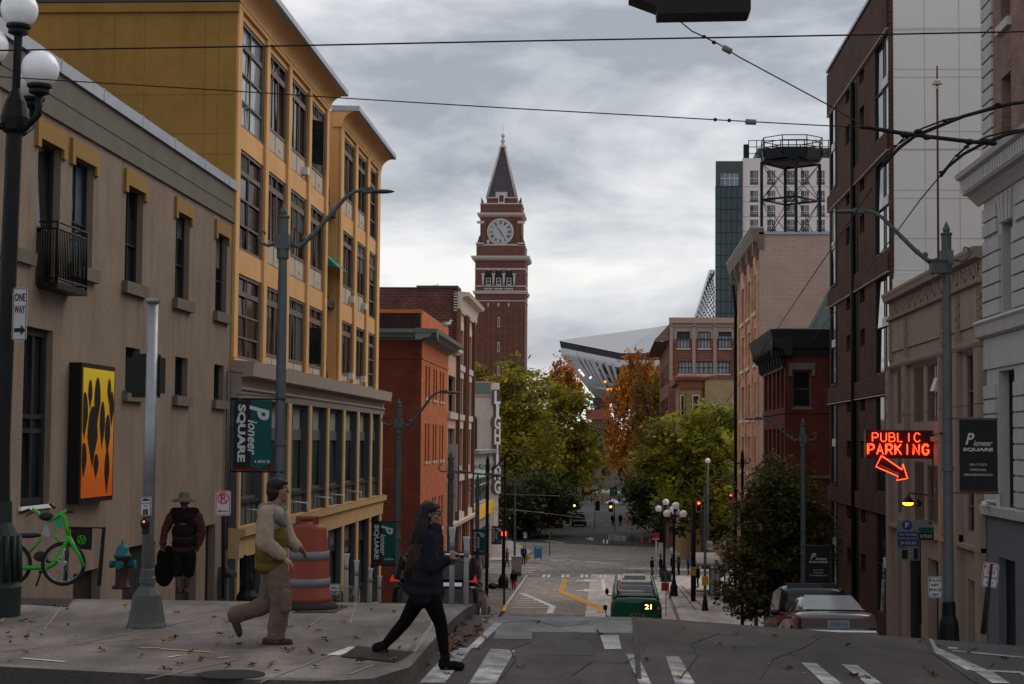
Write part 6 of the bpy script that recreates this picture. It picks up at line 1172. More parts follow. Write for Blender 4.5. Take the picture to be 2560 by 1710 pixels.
# parking boards
pbd = thing('parking_board', 'white parking rate board with round P and blue bands, near the carved building', 'sign', tuple(PY(50, 2272, 1398))); fr = FC(50, 2271, 1350); s = 50/4300
MB().fb(fr, -27*s, 27*s, -50*s, 48*s, -.04, 0).build('board', 'board_dim', pbd)
m_ = MB(); m_.disc(fr, -3*s, 36*s, .001, 12*s, .004, 24); m_.fb(fr, -26*s, 25*s, 6*s, 20*s, 0, .005); m_.fb(fr, -26*s, 25*s, -15*s, 2*s, 0, .005); m_.build('blue_bands', 'sign_blue', pbd)
m_ = MB(); m_.text('P', fr, -3*s, 36*s, 14*s, bold=.02, d=.009); m_.text('PAY TO PARK', fr, 0, 13*s, 6*s, 42*s, d=.009); m_.text('24 HOURS', fr, 0, -7*s, 8*s, 40*s, d=.009); m_.build('lettering', 'text_white', pbd)
m_ = MB(); m_.fb(fr, -16*s, -2*s, -46*s, -24*s, 0, .006); m_.fb(fr, 12*s, 24*s, -48*s, -20*s, 0, .006); m_.fb(fr, -26*s, -4*s, -20*s, -18*s, 0, .006); m_.build('pictures', 'text_black', pbd)
gb = thing('parking_board', 'smaller green and white board right of the parking rate board', 'sign', tuple(PY(49.5, 2317, 1350))); fr = FC(49.5, 2315, 1326)
MB().fb(fr, -19*s, 19*s, -24*s, 25*s, -.04, 0).build('board', 'board_dim', gb); m_ = MB(); m_.fb(fr, -18*s, 18*s, -4*s, 7*s, 0, .005); m_.disc(fr, 10*s, 18*s, .001, 4*s, .005, 16); m_.build('green_band', 'sign_green', gb); MB().fb(fr, -18*s, 18*s, -23*s, -5*s, 0, .005).build('dark_band', 'text_black', gb); m_ = MB(); m_.text('07529', fr, 0, -14*s, 8*s, 28*s, d=.01); m_.build('lettering', 'text_white', gb)
m_ = MB(); m_.tube([PY(50.1, 2297, 1300), PY(50.1, 2300, 1560)], .05, 6); m_.build('sign_post', 'metal_black', label='dark post behind the two parking boards', cat='post')
def plate_sign(px, py, Y, w, h, label, lines, col='text_black', tilt=0., post=None, back='sign_white', cat='sign', border=True, face=None, name='street_sign', postdx=0.):
    s = Y/4300; c = PY(Y, px, py); t = thing(name, label, cat, tuple(c-Vector((0, 0, h*s/2)))); ca, sa = math.cos(tilt), math.sin(tilt); fr = Frg(c, (ca, 0, sa), (-sa, 0, ca), (0, -1, 0))
    q = MB(); r = min(w, h)*.08*s; W, H = w*s/2, h*s/2; q.fprism(fr, [(-W+r, -H), (W-r, -H), (W, -H+r), (W, H-r), (W-r, H), (-W+r, H), (-W, H-r), (-W, -H+r)], -.01, 0); q.build('plate', back, t)
    if border:
        q = MB(); b = .04*w*s; 
        for a in ((-W+b, W-b, H-2*b, H-b), (-W+b, W-b, -H+b, -H+2*b), (-W+b, -W+2*b, -H+2*b, H-2*b), (W-2*b, W-b, -H+2*b, H-2*b)): q.fb(fr, *a, 0, .003)
        q.build('border', col, t)
    for ln in lines:
        q = MB(); txt, u, v, hh, ww = ln[:5]; q.text(txt, fr, u*w*s, v*h*s, hh*h*s, ww*w*s, bold=.02, d=.005); q.build('lettering', ln[5] if len(ln) > 5 else col, t)
    if post: 
        e = PY(Y+.04, px+post[0], post[1]); q = MB(); q.tube([fr(0, H*.9, -.035), fr(0, -H, -.035), e], post[2] if len(post) > 2 else .028, 6); q.build('post', 'metal_grey' if len(post) < 4 else post[3], t)
    return t, fr, s
t, fr, s = plate_sign(49, 785, 19.6, 38, 134, 'black on white ONE WAY sign with arrow pointing right, on the globe lamp', [('ONE', 0, .32, .15, .72), ('WAY', 0, .09, .15, .74)])
m_ = MB(); m_.fprism(fr, [(-13*s, -36*s), (4*s, -36*s), (4*s, -28*s), (16*s, -41*s), (4*s, -54*s), (4*s, -46*s), (-13*s, -46*s)], 0, .006); m_.build('arrow', 'text_black', t)
m_ = MB(); m_.tube([fr(-20*s, 50*s, -.02), fr(-5*s, 50*s, -.25)], .012, 5); m_.tube([fr(-20*s, -50*s, -.02), fr(-5*s, -50*s, -.25)], .012, 5); m_.build('strap', 'galv', t)
t, fr, s = plate_sign(557.5, 1258, 29, 39, 63, 'no parking sign with crossed P and red arrow left, by the building corner', [('P', 0, .20, .32, .34)], col='sign_red', post=(0, 1495, .032, 'metal_black'))
m_ = MB(); m_.disc(fr, 0, .20*63*s, 12*s, 14.5*s, .008, 28); m_.fb(Frg(fr(0, .2*63*s), (.7, 0, -.7), (.7, 0, .7), (0, -1, 0)), -13*s, 13*s, -1.2*s, 1.2*s, 0, .009); m_.fb(fr, -7*s, 13*s, -21*s, -18.5*s, 0, .006); m_.fprism(fr, [(-14*s, -19.7*s), (-6*s, -16*s), (-6*s, -23.5*s)], 0, .006); m_.build('symbol', 'sign_red', t)
plate_sign(836, 1473, 26.5, 27, 26, 'small white SFD EXEMPT sign low by the kerb posts', [('SFD', 0, .12, .28, .62), ('EXEMPT', 0, -.26, .22, .84)], post=(0, 1500))
plate_sign(2338, 1468, 33, 33, 52, 'white POLICE DEPT. VEHICLES ONLY sign at the base of the right street light', [('POLICE', 0, .32, .13, .8), ('DEPT.', 0, .10, .13, .6), ('VEHICLES', 0, -.12, .13, .88), ('ONLY', 0, -.34, .13, .56)])
plate_sign(2476, 1438, 30, 38, 60, 'leaning red and white POLICE ZONE VEHICLES ONLY sign at the right', [('POLICE', 0, .32, .15, .8, 'sign_red'), ('ZONE', 0, .12, .15, .6, 'sign_red'), ('VEHICLES', 0, -.10, .10, .8), ('ONLY', 0, -.32, .14, .5)], tilt=-.12, post=(-18, 1585, .05, 'rubber'))
t, fr, s = plate_sign(364, 1266, 18.9, 29, 48, 'push button instruction sign with hand and walking figure on the steel pole', [('PUSH BUTTON', 0, .16, .06, .8), ('FOR', 0, .02, .07, .3)])
m_ = MB(); m_.fprism(fr, [(-9*s, 17*s), (-2*s, 20*s), (10*s, 18*s), (10*s, 15*s), (0, 14*s), (-8*s, 14*s)], 0, .006); m_.fb(fr, -6*s, 6*s, -20*s, -7*s, 0, .005); m_.build('symbol', 'text_black', t); m_ = MB(); m_.text('i', fr, 0, -13.5*s, 9*s, d=.01); m_.build('figure', 'text_white', t)
# bottom of the hill signs
def turn_sign(px, py, Y, w, h, label, back, post):
    t, fr, s = plate_sign(px, py, Y, w, h, label, [], back=back, border=False, post=post); m_ = MB()
    for x, dd in ((-.22, -1), (.24, 1)):
        m_.tube([fr(x*w*s, -.36*h*s, .02), fr(x*w*s, .0, .02), fr((x-.14)*w*s, .32*h*s, .02)], .035, 4); m_.tube([fr(x*w*s, -.05*h*s, .02), fr((x-.2)*w*s, -.1*h*s, .02)], .035, 4)
    m_.build('arrows', 'text_black', t)
turn_sign(1665, 1441, 112, 28, 28, 'grey lane direction sign right of the bus', 'metal_grey', (0, 1541, .03, 'metal_black')); turn_sign(1774, 1363, 150, 14, 21, 'white lane direction sign high on the thin pole behind the shelter', 'sign_white', None)
t = thing('red_box', 'red square sign panel standing on the pavement behind the lane sign', 'sign', tuple(PY(134, 1663, 1478))); fr = FC(134, 1663, 1467); s = 134/4300; MB().fb(fr, -9.5*s, 9.5*s, -9*s, 10*s, -.05, 0).build('panel', 'sign_red', t); m_ = MB(); m_.fb(fr, -9.5*s, 9.5*s, -11*s, -9*s, -.05, .01); m_.fb(fr, -9.5*s, -8.5*s, -14*s, -9*s, -.05, 0); m_.fb(fr, 8.5*s, 9.5*s, -14*s, -9*s, -.05, 0); m_.build('frame', 'sign_white', t)
t = thing('bus_stop_sign', 'white bus stop pole with red flag and timetable case', 'bus stop', tuple(PY(139, 1640, 1449))); fr = FC(139, 1640, 1400); s = 139/4300
m_ = MB(); m_.tube([fr(0, -48*s, 0), fr(0, 48*s, 0)], .06, 8); m_.fb(fr, -8*s, 8*s, -48*s, -46*s, -.2, .2); m_.build('pole', 'sign_white', t); MB().fb(fr, -4*s, 4.5*s, -32*s, -6*s, .05, .12).build('timetable', 'sign_white', t); MB().fb(fr, -9*s, 8*s, 54*s, 67*s, -.03, .03).build('flag', 'sign_red', t); MB().fb(fr, -9*s, 8*s, 50*s, 53.5*s, -.03, .03).build('flag_foot', 'sign_white', t)
t = thing('route_sign', 'yellow topped white route sign right of the bus stop pole', 'sign', tuple(PY(141, 1651, 1384))); fr = FC(141, 1651, 1370); MB().fb(fr, -6*s, 6*s, 7*s, 13*s, 0, .04).build('header', 'yellowpaint', t); MB().fb(fr, -6*s, 6*s, -13*s, 7*s, 0, .04).build('panel', 'sign_white', t); m_ = MB(); m_.tube([fr(0, 12*s, -.03), fr(0, -70*s, -.03)], .04, 6); m_.build('post', 'metal_black', t)
t = thing('round_sign', 'red and white emblem sign behind the nearer globe lamp', 'sign', tuple(PY(147, 1665, 1284))); fr = FC(147, 1665, 1272); MB().fb(fr, -8*s, 8*s, -9*s, 9*s, -.04, 0).build('panel', 'neon_pink', t); m_ = MB(); m_.disc(fr, -3*s, 2*s, 2*s, 4.5*s, .01, 16); m_.disc(fr, 4*s, -3*s, 1.5*s, 3.5*s, .01, 16); m_.build('emblem', 'sign_red', t)
plate_sign(1313, 1338, 172, 9.5, 15, 'small white sign on a post at the far left corner', [('ONE', 0, .25, .2, .7), ('WAY', 0, -.05, .2, .7)], post=(0, 1395)); 
t, fr, s = plate_sign(1271, 1348, 136, 20, 6, 'green street name sign on the corner signal pole', [('MAIN ST', 0, 0, .55, .8, 'text_white')], back='sign_green', border=False)
plate_sign(1531, 1343, 197, 21, 14, 'white construction sign, left of the pair standing in the street', [('SIDEWALK', 0, .28, .2, .8), ('CLOSED', 0, 0, .2, .6), ('AHEAD', 0, -.3, .2, .6)], border=False, post=(0, 1365, .04)); plate_sign(1553, 1346, 197, 21, 14, 'white construction sign with red letters, right of the pair standing in the street', [('ROAD', 0, .28, .2, .5, 'sign_red'), ('WORK', 0, 0, .2, .5, 'sign_red'), ('DETOUR', 0, -.3, .2, .8, 'sign_red')], border=False, post=(0, 1365, .04))
t = thing('warning_sign', 'grey back of a diamond warning sign beside the construction signs', 'sign', tuple(PY(195, 1580, 1357))); fr = FC(195, 1580, 1346); s = 195/4300; MB().fprism(fr, [(-11*s, 0), (0, -10*s), (11*s, 0), (0, 10*s)], -.02, 0).build('plate', 'metal_grey', t); m_ = MB(); m_.tube([fr(0, 0, -.04), fr(0, -19*s, -.04)], .04, 5); m_.build('post', 'metal_grey', t)
t, fr, s = plate_sign(1534, 1229, 225, 19, 20, 'dark green direction sign hanging above the street', [], back='sign_green', border=False, post=(6, 1360, .06)); m_ = MB(); m_.text('1 4', fr, 0, 3*s, 7*s, 9*s, d=.02); m_.fprism(fr, [(-2*s, -4*s), (2*s, -4*s), (0, -8*s)], 0, .02); m_.build('lettering', 'sign_white', t)
plate_sign(1487, 1218, 228, 15, 10, 'white sign under the overhanging crown', [], border=False, post=(0, 1330, .05))
# ================================================================ SIGNALS, POLES
def pole(px, y0, y1, Y, r, m, label, name='signal_pole', group=None, base=None, top=None):
    a = PY(Y, px, y0); b = PY(Y, px, y1); t = thing(name, label, 'pole', (a.x, Y, b.z), group); m_ = MB(); m_.tube([b, (b.x, Y, a.z)], [r*1.1, r], 10); m_.build('shaft', m, t)
    if base: MB().lathe(b.x, Y, [(base, b.z), (base, b.z+.9), (base*.8, b.z+1.1), (r, b.z+1.4)], 8).build('base', m, t)
    if top: MB().ell((a.x, Y, a.z), top, 12).build('cap', 'globe', t)
    return t, a, b
mat('lamp_red', (1, .1, .05), .4, emit=(1, .04, .02), estr=14); mat('lamp_yellow', (1, .7, .1), .4, emit=(1, .62, .10), estr=7); mat('signal_yellow', (.35, .20, .015), .6)
pole(1258, 1330, 1478, 135, .13, 'metal_black', 'black corner signal pole with wide base at the foot of the hill', base=.42)
for dx, l in ((-5.5, 'left'), (4, 'right')):
    c = PY(134.6, 1258+dx, 1334); t = thing('pedestrian_signal', 'lit red pedestrian signal, %s of the two on the corner pole' % l, 'signal', tuple(c)); MB().box(c.x-.14, c.x+.14, 134.4, 134.8, c.z-.28, c.z+.28).build('case', 'black_paint', t); MB().box(c.x-.07, c.x+.09, 134.37, 134.4, c.z-.16, c.z+.16).build('lamp', 'lamp_red', t)
pole(1733, 1255, 1503, 125.5, .17, 'metal_black', 'thick black pole with yellow button box, left of the shelter'); c = PY(125.2, 1733, 1428); m_ = MB(); m_.box(c.x-.2, c.x+.2, 125.0, 125.3, c.z-.3, c.z+.3); m_.build('button_box', 'signal_yellow', label='yellow push button box on the thick black pole', cat='push button box')
c = PY(118.7, 1763, 1452); m_ = MB(); m_.box(c.x-.22, c.x+.22, 118.5, 118.8, c.z-.3, c.z+.3); m_.build('button_box', 'signal_yellow', label='yellow push button box on the black based street light', cat='push button box')
pole(1769, 1152, 1395, 152, .09, 'metal_pole', 'thin pale pole topped by a white dome behind the bus shelter', top=.24)
pole(1812, 1350, 1470, 132, .06, 'sign_white', 'white slim post right of the shelter'); pole(1374, 1336, 1402, 176, .05, 'metal_grey', 'slim grey post standing at the far left road edge'); pole(1266, 1328, 1410, 168, .05, 'sign_white', 'thin white post behind the corner pole')
def signal(px, py, Y, h, label, lit, col, frame='black_paint', arm=None, lv=1):
    s = Y/4300; c = PY(Y, px, py); t = thing('traffic_light', label, 'traffic light', tuple(c-Vector((0, 0, h*s/2)))); w = h*.42*s; H = h*s; MB().box(c.x-w/2, c.x+w/2, Y, Y+.3, c.z-H/2, c.z+H/2).build('housing', 'black_paint', t)
    q = MB(); b = .05
    for x0, x1, z0, z1 in ((-w/2-b, w/2+b, H/2, H/2+b), (-w/2-b, w/2+b, -H/2-b, -H/2), (-w/2-b, -w/2, -H/2, H/2), (w/2, w/2+b, -H/2, H/2)): q.box(c.x+x0, c.x+x1, Y-.01, Y+.05, c.z+z0, c.z+z1)
    q.build('backplate', frame, t)
    for i in range(3):
        z = c.z+H*(.31-.31*i); MB().ell((c.x, Y-.02, z), (w*.27, .05, w*.27), 12).build('lens', col if i == lit else 'metal_black', t)
    if arm: q = MB(); q.tube([PY(Y+.1, *arm[0])]+[PY(Y+.1, *a) for a in arm[1:]], .05, 6); q.build('hanger', 'metal_black', t)
signal(1436, 1264, 190, 20, 'traffic light showing amber over the left lane far down the street', 1, 'lamp_yellow', arm=[(1436, 1253), (1436, 1240)]); signal(1527, 1267, 218, 24, 'yellow framed traffic light showing amber at the centre of the street', 1, 'lamp_yellow', 'signal_yellow', arm=[(1527, 1255), (1527, 1240)])
signal(1494, 1265, 226, 22, 'dark traffic light seen from behind between the two amber ones', 5, 'lamp_yellow', arm=[(1494, 1253), (1494, 1241)]); signal(1747, 1266, 124, 25, 'yellow framed traffic light showing red beside the thick black pole', 0, 'lamp_red', 'signal_yellow', arm=[(1742, 1253), (1733, 1253)]); signal(1827, 1243, 150, 15, 'small traffic light showing red in front of the dark trees', 0, 'lamp_red', 'sign_red')
# big signal seen from behind at the top of the photo and its span wire
ts = thing('traffic_light', 'large black traffic signal housing hanging at the top of the frame', 'traffic light', tuple(PY(12.5, 1720, 58))); fr = FC(12.5, 1720, 0); s = 12.5/4300
m_ = MB(); m_.fprism(fr, [(-80*s, -58*s), (145*s, -55*s), (150*s, -50*s), (150*s, 60*s), (-150*s, 60*s), (-150*s, -12*s), (-82*s, -38*s)], 0, .28); m_.build('housing', 'black_paint', ts); m_ = MB()
m_.fb(fr, -20*s, -17*s, -14*s, -7*s, .285, .288); m_.fb(fr, -20*s, -8*s, -16*s, -14*s, .285, .288)
for i in range(11): m_.fb(fr, (14+i*5)*s, (18+i*5)*s, -13*s, -9*s, .285, .288)
m_.build('marking', 'sign_white', ts)
# foreground steel pole with the signal box
c = G(366, 1568, .15); X, Y = c.x, c.y; gz = .15; sp = thing('pedestrian_signal_pole', 'galvanised steel pole with flared octagonal base on the left pavement', 'signal pole', (X, Y, gz)); zt_ = PY(Y, 379, 752).z
m_ = MB(); m_.lathe(X, Y, [(.068, gz+.55), (.062, zt_), ], 20, True); m_.lathe(X, Y, [(.08, zt_-.02), (.085, zt_), (.085, zt_+.025), (.01, zt_+.03)], 20); m_.build('shaft', 'galv', sp)
m_ = MB(); m_.lathe(X, Y, [(.225, gz), (.225, gz+.02), (.205, gz+.06), (.155, gz+.36), (.10, gz+.44), (.095, gz+.45)], 8); m_.build('base', 'cast_grey', sp); m_ = MB(); m_.lathe(X, Y, [(.085, gz+.42), (.085, gz+.48), (.092, gz+.49), (.092, gz+.55), (.08, gz+.56), (.08, gz+.64), (.07, gz+.65)], 20); m_.build('collar', 'cast_grey', sp)
c = PY(Y, 356, 937); m_ = MB(); m_.box(c.x-.19, c.x+.19, Y+.03, Y+.28, c.z-.2, c.z+.2); m_.box(c.x-.13, c.x+.14, Y+.04, Y+.26, c.z-.25, c.z+.24); m_.build('signal_box', 'black_paint', sp)
c = PY(Y-.1, 364, 1308); m_ = MB(); m_.ell((c.x, Y-.12, c.z), (.055, .05, .07), 12); m_.box(c.x-.03, c.x+.03, Y-.14, Y-.05, c.z-.12, c.z); m_.build('push_button', 'black_paint', sp); MB().ell((c.x, Y-.175, c.z+.02), .009, 8).build('indicator', 'lamp_red', sp)
# ================================================================ WIRES
def wire(pts, r, label, m='metal_black', name='overhead_wire'):
    P = [Vector(p) for p in pts]; out = []
    for i in range(len(P)-1):
        for k in range(5): out.append(P[i].lerp(P[i+1], k/5))
    out.append(P[-1]); mb = MB(); mb.tube(out, r, 6); return mb.build(name, m, label=label, cat='wire')
wire([PY(13, x, y) for x, y in ((-700, 138), (0, 126), (640, 116), (1280, 103), (1900, 92), (2560, 79), (3200, 66))], .0065, 'thick black wire crossing the whole top of the view')
wire([PY(17, x, y) for x, y in ((-500, 172), (0, 192), (560, 226), (870, 246), (1300, 272), (1625, 290), (1800, 300), (2080, 315), (2160, 319))], .006, 'thin span wire sagging from upper left to the trolley junction')
wire([PY(15, x, y) for x, y in ((1690, 45), (1730, 78), (1760, 92), (1800, 112), (1845, 141), (2070, 262), (2165, 318))], .006, 'span wire dropping from the signal to the trolley junction')
mat('insulator', (.14, .15, .13), .6)
def insul(px, py, Y, L_, rot, label):
    s = Y/4300; fr = Frg(PY(Y, px, py), (math.cos(rot), 0, math.sin(rot)), (-math.sin(rot), 0, math.cos(rot)), (0, -1, 0)); m_ = MB(); m_.tube([fr(-L_*s/2, 0), fr(-L_*s*.45, 0), fr(L_*s*.45, 0), fr(L_*s/2, 0)], [.012, .028, .028, .012], 10); m_.build('insulator', 'insulator', label=label, cat='insulator')
insul(1877, 305, 17, 28, -.05, 'grey strain insulator on the span wire left of the trolley junction'); insul(1818, 124, 15, 26, -.5, 'grey strain insulator on the wire under the signal')
for px, py, Y, l in ((1788, 299, 17, 'left of the insulator pair of knots, first'), (1823, 301, 17, 'nearest the span insulator')): 
    m_ = MB(); m_.ell(PY(Y, px, py), (.02, .02, .02), 8); m_.build('wire_clamp', 'metal_black', label='small wire clamp, '+l, cat='wire clamp')
for px, py, l in ((1760, 92, 'upper'), (1785, 106, 'lower')): m_ = MB(); m_.ell(PY(15, px, py), (.022, .02, .018), 8); m_.build('wire_clamp', 'metal_black', label='%s wire clamp on the wire below the signal' % l, cat='wire clamp')
tj = thing('trolley_junction', 'black trolley wire crossing with curved contact bars at upper right', 'trolley wire', tuple(PY(17, 2300, 345)))
z1_ = lambda x, y, Y=17: PY(Y, 1900+x/2.7515, y/2.7515)
for i, (pts, r) in enumerate([([(700, 870), (950, 912), (1200, 945), (1450, 975), (1610, 985)], .022), ([(850, 1140), (890, 1090), (960, 1015), (1060, 940), (1200, 880), (1400, 800), (1600, 745), (1720, 715), (1900, 690)], .020), ([(960, 985), (1100, 890), (1270, 825), (1450, 790), (1620, 725)], .010), ([(1240, 1215), (1290, 1150), (1400, 1060), (1550, 980), (1700, 925), (1900, 880)], .018), ([(1350, 1075), (1430, 1000), (1560, 940), (1700, 905), (1900, 875)], .010), ([(830, 1170), (900, 1050), (990, 945), (1100, 900)], .008), ([(1250, 1190), (1340, 1080), (1440, 985), (1480, 970)], .008)]):
    m_ = MB(); m_.tube([z1_(*p, 17+.0*i) for p in pts], r, 6); m_.build('contact_bar', 'metal_black', tj)
m_ = MB()
for x, y, k in ((1000, 925, .05), (1090, 905, .04), (1150, 945, .04), (1440, 975, .045), (1560, 975, .05), (1600, 985, .04), (1640, 720, .035), (1270, 830, .025), (710, 875, .03), (770, 880, .03), (1250, 1185, .025), (1420, 1010, .025), (1355, 1070, .02), (930, 1005, .02)): m_.ell(z1_(x, y), (k*1.2, k, k*.7), 8)
m_.build('clamps', 'metal_black', tj)
wire([PY(17, 2350, 440), PY(18, 2300, 500), PY(20, 2249, 570), PY(23, 2205, 628), PY(32, 2130, 730), PY(45, 2030, 850)], .007, 'trolley wire running down the hill from the junction'); wire([PY(24, 2180, 470), PY(28, 2091, 603), PY(35, 1999, 738), PY(45, 1944, 821), PY(60, 1800, 1029), PY(90, 1700, 1190)], .009, 'second trolley wire descending toward the crossing')
for a, b, Y, n in (((1180, 1232), (1400, 1240), 150, 'upper'), ((1230, 1273), (1360, 1281), 150, 'lower'), ((1240, 1268), (1500, 1300), 160, 'sloping'), ((1420, 1235), (1530, 1250), 200, 'far')): wire([PY(Y, *a), PY(Y, *b)], .02, 'thin %s wire crossing in front of the left trees' % n, 'galv')
wire([PY(40, 2225, 1045), PY(36, 2350, 1022), PY(34, 2460, 1008)], .008, 'thin cable crossing the carved facade'); wire([PY(30, 590, 985), PY(30, 700, 993), PY(45, 800, 1003), PY(60, 960, 1028)], .008, 'thin cable along the podium cornice')
# ================================================================ VEHICLES
mat('car_black', (.006, .006, .007), .28, .1, coat=.35); mat('car_dark', (.010, .011, .013), .3, .1, coat=.3); mat('car_beige', (.07, .06, .055), .28, .08, coat=.8, metal=.3); mat('tail_red', (.22, .008, .006), .25, .1, coat=.5); mat('tail_dim', (.035, .005, .005), .25, .1, coat=.5); mat('tail_lit', (.8, .03, .02), .3, emit=(1, .05, .03), estr=.12); mat('car_glass', (.02, .025, .028), .04, .1); mat('chrome', (.45, .46, .47), .2, .05, metal=.9); mat('window_sky', (.26, .27, .27), .10, .12, 1.5); mat('plate_white', (.20, .21, .23), .5); mat('tyre', (.015, .015, .016), .9, .1)  # window_sky: glass colour lightened to stand for reflected sky
def loft(mb, secs, close=True):
    """secs: list of rings of equal length"""
    n = len(secs[0]); o = len(mb.v); vs = [p for s_ in secs for p in s_]; fs = [(i*n+j, i*n+(j+1) % n, (i+1)*n+(j+1) % n, (i+1)*n+j) for i in range(len(secs)-1) for j in range(n)]
    mb.add(vs, fs, True); mb.f += [tuple(o+j for j in range(n))[::-1], tuple(o+(len(secs)-1)*n+j for j in range(n))]; mb.sm += [True, True]
def sub(ob, lv=2):
    m = ob.modifiers.new('sub', 'SUBSURF'); m.levels = lv; m.render_levels = lv; return ob
def ring(y, w, wb, z0, z1, tuck=.86):
    """car body cross-section: z0 sill, z1 top; w half width at belt, wb half width at top"""
    r = [(w*tuck, z0), (w*.98, z0+.10), (w, z0+(z1-z0)*.45), (w*.985, z0+(z1-z0)*.75), (wb, z1-.03), (wb*.8, z1), (0, z1+.02)]
    pts = [Vector((a, y, b)) for a, b in r]+[Vector((-a, y, b)) for a, b in r[-2::-1]]; return pts+[Vector((0, y, z0-.0))]
def wheel(par, x, y, r, w, s):
    m_ = MB(); m_.tube([(x-s*w/2, y, r), (x+s*w/2, y, r)], r, 20); wl = m_.build('wheel', 'tyre', par); m_ = MB(); m_.tube([(x+s*(w/2), y, r), (x+s*(w/2+.012), y, r)], [r*.62, r*.58], 14); m_.build('rim', 'chrome', wl)
def car(name, label, cat, L_, w, belt, top, body, cab, paint, suv=False, lit=False, sky=False, group=None):
    t = thing(name, label, cat, (0, 0, 0), group); t.location = (0, 0, 0)
    m_ = MB(); loft(m_, [ring(y, ww, wb, z0, z1) for y, ww, wb, z0, z1 in body]); sub(m_.build('body', paint, t))
    # cabin: stations (y, half width at belt, half width at roof, z)
    m_ = MB(); secs = []
    for y, a, b, z in cab: secs.append([Vector((a, y, belt-.06)), Vector((a*.99, y, belt+.02)), Vector((b+(a-b)*.25, y, belt+(z-belt)*.72)), Vector((b, y, z-.045)), Vector((b*.72, y, z)), Vector((0, y, z+.012)), Vector((-b*.72, y, z)), Vector((-b, y, z-.045)), Vector((-(b+(a-b)*.25), y, belt+(z-belt)*.72)), Vector((-a*.99, y, belt+.02)), Vector((-a, y, belt-.06))])
    loft(m_, secs); cb2 = sub(m_.build('cabin', paint, t), 2)
    # glazing: rear, sides
    y0, a0, b0, z0 = cab[0]; y1, a1, b1, z1 = cab[1] if not suv else cab[1]
    def on(u, v, off=.012):   # rear slope surface
        y = y0+(y1-y0)*v; z = (belt+.03)+(z1-.03-belt)*v if suv else z0+.01+(z1-z0-.02)*v; hw = (a0*.86)+(b1*.86-a0*.86)*v; return Vector((u*hw, y-off-(0 if suv else .02), z+(.012 if not suv else 0)))
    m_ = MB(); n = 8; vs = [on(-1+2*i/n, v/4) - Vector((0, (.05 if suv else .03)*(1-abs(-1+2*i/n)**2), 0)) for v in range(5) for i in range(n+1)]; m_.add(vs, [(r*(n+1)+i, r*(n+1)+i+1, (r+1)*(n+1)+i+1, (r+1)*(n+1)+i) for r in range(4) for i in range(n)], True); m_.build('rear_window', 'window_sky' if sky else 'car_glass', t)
    for s_ in (-1, 1):
        m_ = MB(); ys_ = [c[0] for c in cab][1:-1]; lo = []; hi = []
        for y, a, b, z in cab[1:-1]: lo.append(Vector((s_*(a*.985+.004), y, belt+.05))); hi.append(Vector((s_*(b+(a-b)*.12+.015), y, z-.12)))
        k = len(lo); m_.add(lo+hi, [(i, i+1, k+i+1, k+i) for i in range(k-1)], True); m_.build('side_window', 'car_glass', t)
        c = MB(); c.ell((s_*(w+.11), body[0][0]+L_*.66, belt+.06), (.12, .07, .085), 12); c.tube([(s_*(w-.08), body[0][0]+L_*.66, belt), (s_*(w+.05), body[0][0]+L_*.66, belt+.03)], .03, 6); c.build('mirror', 'car_black', t)
    for s_ in (-1, 1):
        for y in (L_*.19, L_*.81): wheel(t, s_*(w-.12), y, .34 if not suv else .38, .22, s_)
    return t
def carplace(t, x, y, slope=0., rz=0., dz=0.): t.location = (x, y, g(x, y)+dz); t.rotation_euler = (-slope, 0, rz)
SB = [(0, .74, .66, .36, .72), (.10, .86, .80, .28, .88), (.35, .90, .84, .24, .97), (1.0, .92, .86, .22, .99), (2.2, .93, .86, .2, 1.0), (3.5, .92, .84, .2, .98), (4.5, .90, .8, .22, .88), (4.9, .84, .74, .28, .8), (5.05, .74, .6, .36, .68)]
SCB = [(.85, .78, .70, 1.0), (1.75, .82, .62, 1.38), (2.6, .83, .62, 1.42), (3.2, .82, .62, 1.38), (4.0, .76, .66, 1.0)]
c1 = car('parked_sedan', 'beige parked sedan at right showing rear window full of sky', 'car', 5.05, .93, .98, 1.42, SB, SCB, 'car_beige', sky=True)
m_ = MB(); m_.hexa([(-.80, -.03, .60), (.80, -.03, .60), (.84, .10, .60), (-.84, .10, .60), (-.80, .005, .80), (.80, .005, .80), (.84, .12, .80), (-.84, .12, .80)]); m_.build('taillight', 'tail_dim', c1)
m_ = MB(); m_.box(-.84, .84, -.10, .12, .30, .52); m_.build('bumper', 'car_beige', c1); MB().box(-.80, .80, -.125, -.10, .505, .545).build('bumper_trim', 'chrome', c1)
q = MB().box(-.24, .24, -.06, -.03, .585, .76).build('number_plate', 'plate_white', c1); m_ = MB(); m_.text('CFR0115', Frg((0, -.062, .67), (1, 0, 0), (0, 0, 1), (0, -1, 0)), 0, 0, .09, .38, d=.003); m_.build('plate_text', 'text_black', q)
carplace(c1, 4.98, 38.0, R_(7.6)); 
UB = [(0, .84, .80, .38, 1.0), (.08, .93, .90, .30, 1.06), (.5, .96, .92, .26, 1.10), (2.0, .97, .93, .25, 1.12), (3.6, .96, .92, .25, 1.1), (4.4, .94, .88, .28, 1.02), (4.75, .88, .8, .36, .9), (4.85, .80, .7, .42, .8)]
UC = [(.06, .88, .80, 1.55), (.40, .90, .76, 1.80), (1.8, .91, .76, 1.84), (2.8, .90, .76, 1.80), (3.7, .84, .78, 1.14)]
c2 = car('parked_suv', 'dark parked sport utility car in front of the beige sedan', 'car', 4.85, .97, 1.08, 1.84, UB, UC, 'car_dark', suv=True)
for s_ in (-1, 1): MB().box(min(s_*.70, s_*.93), max(s_*.70, s_*.93), -.03, .12, .78, 1.06).build('taillight', 'tail_red', c2)
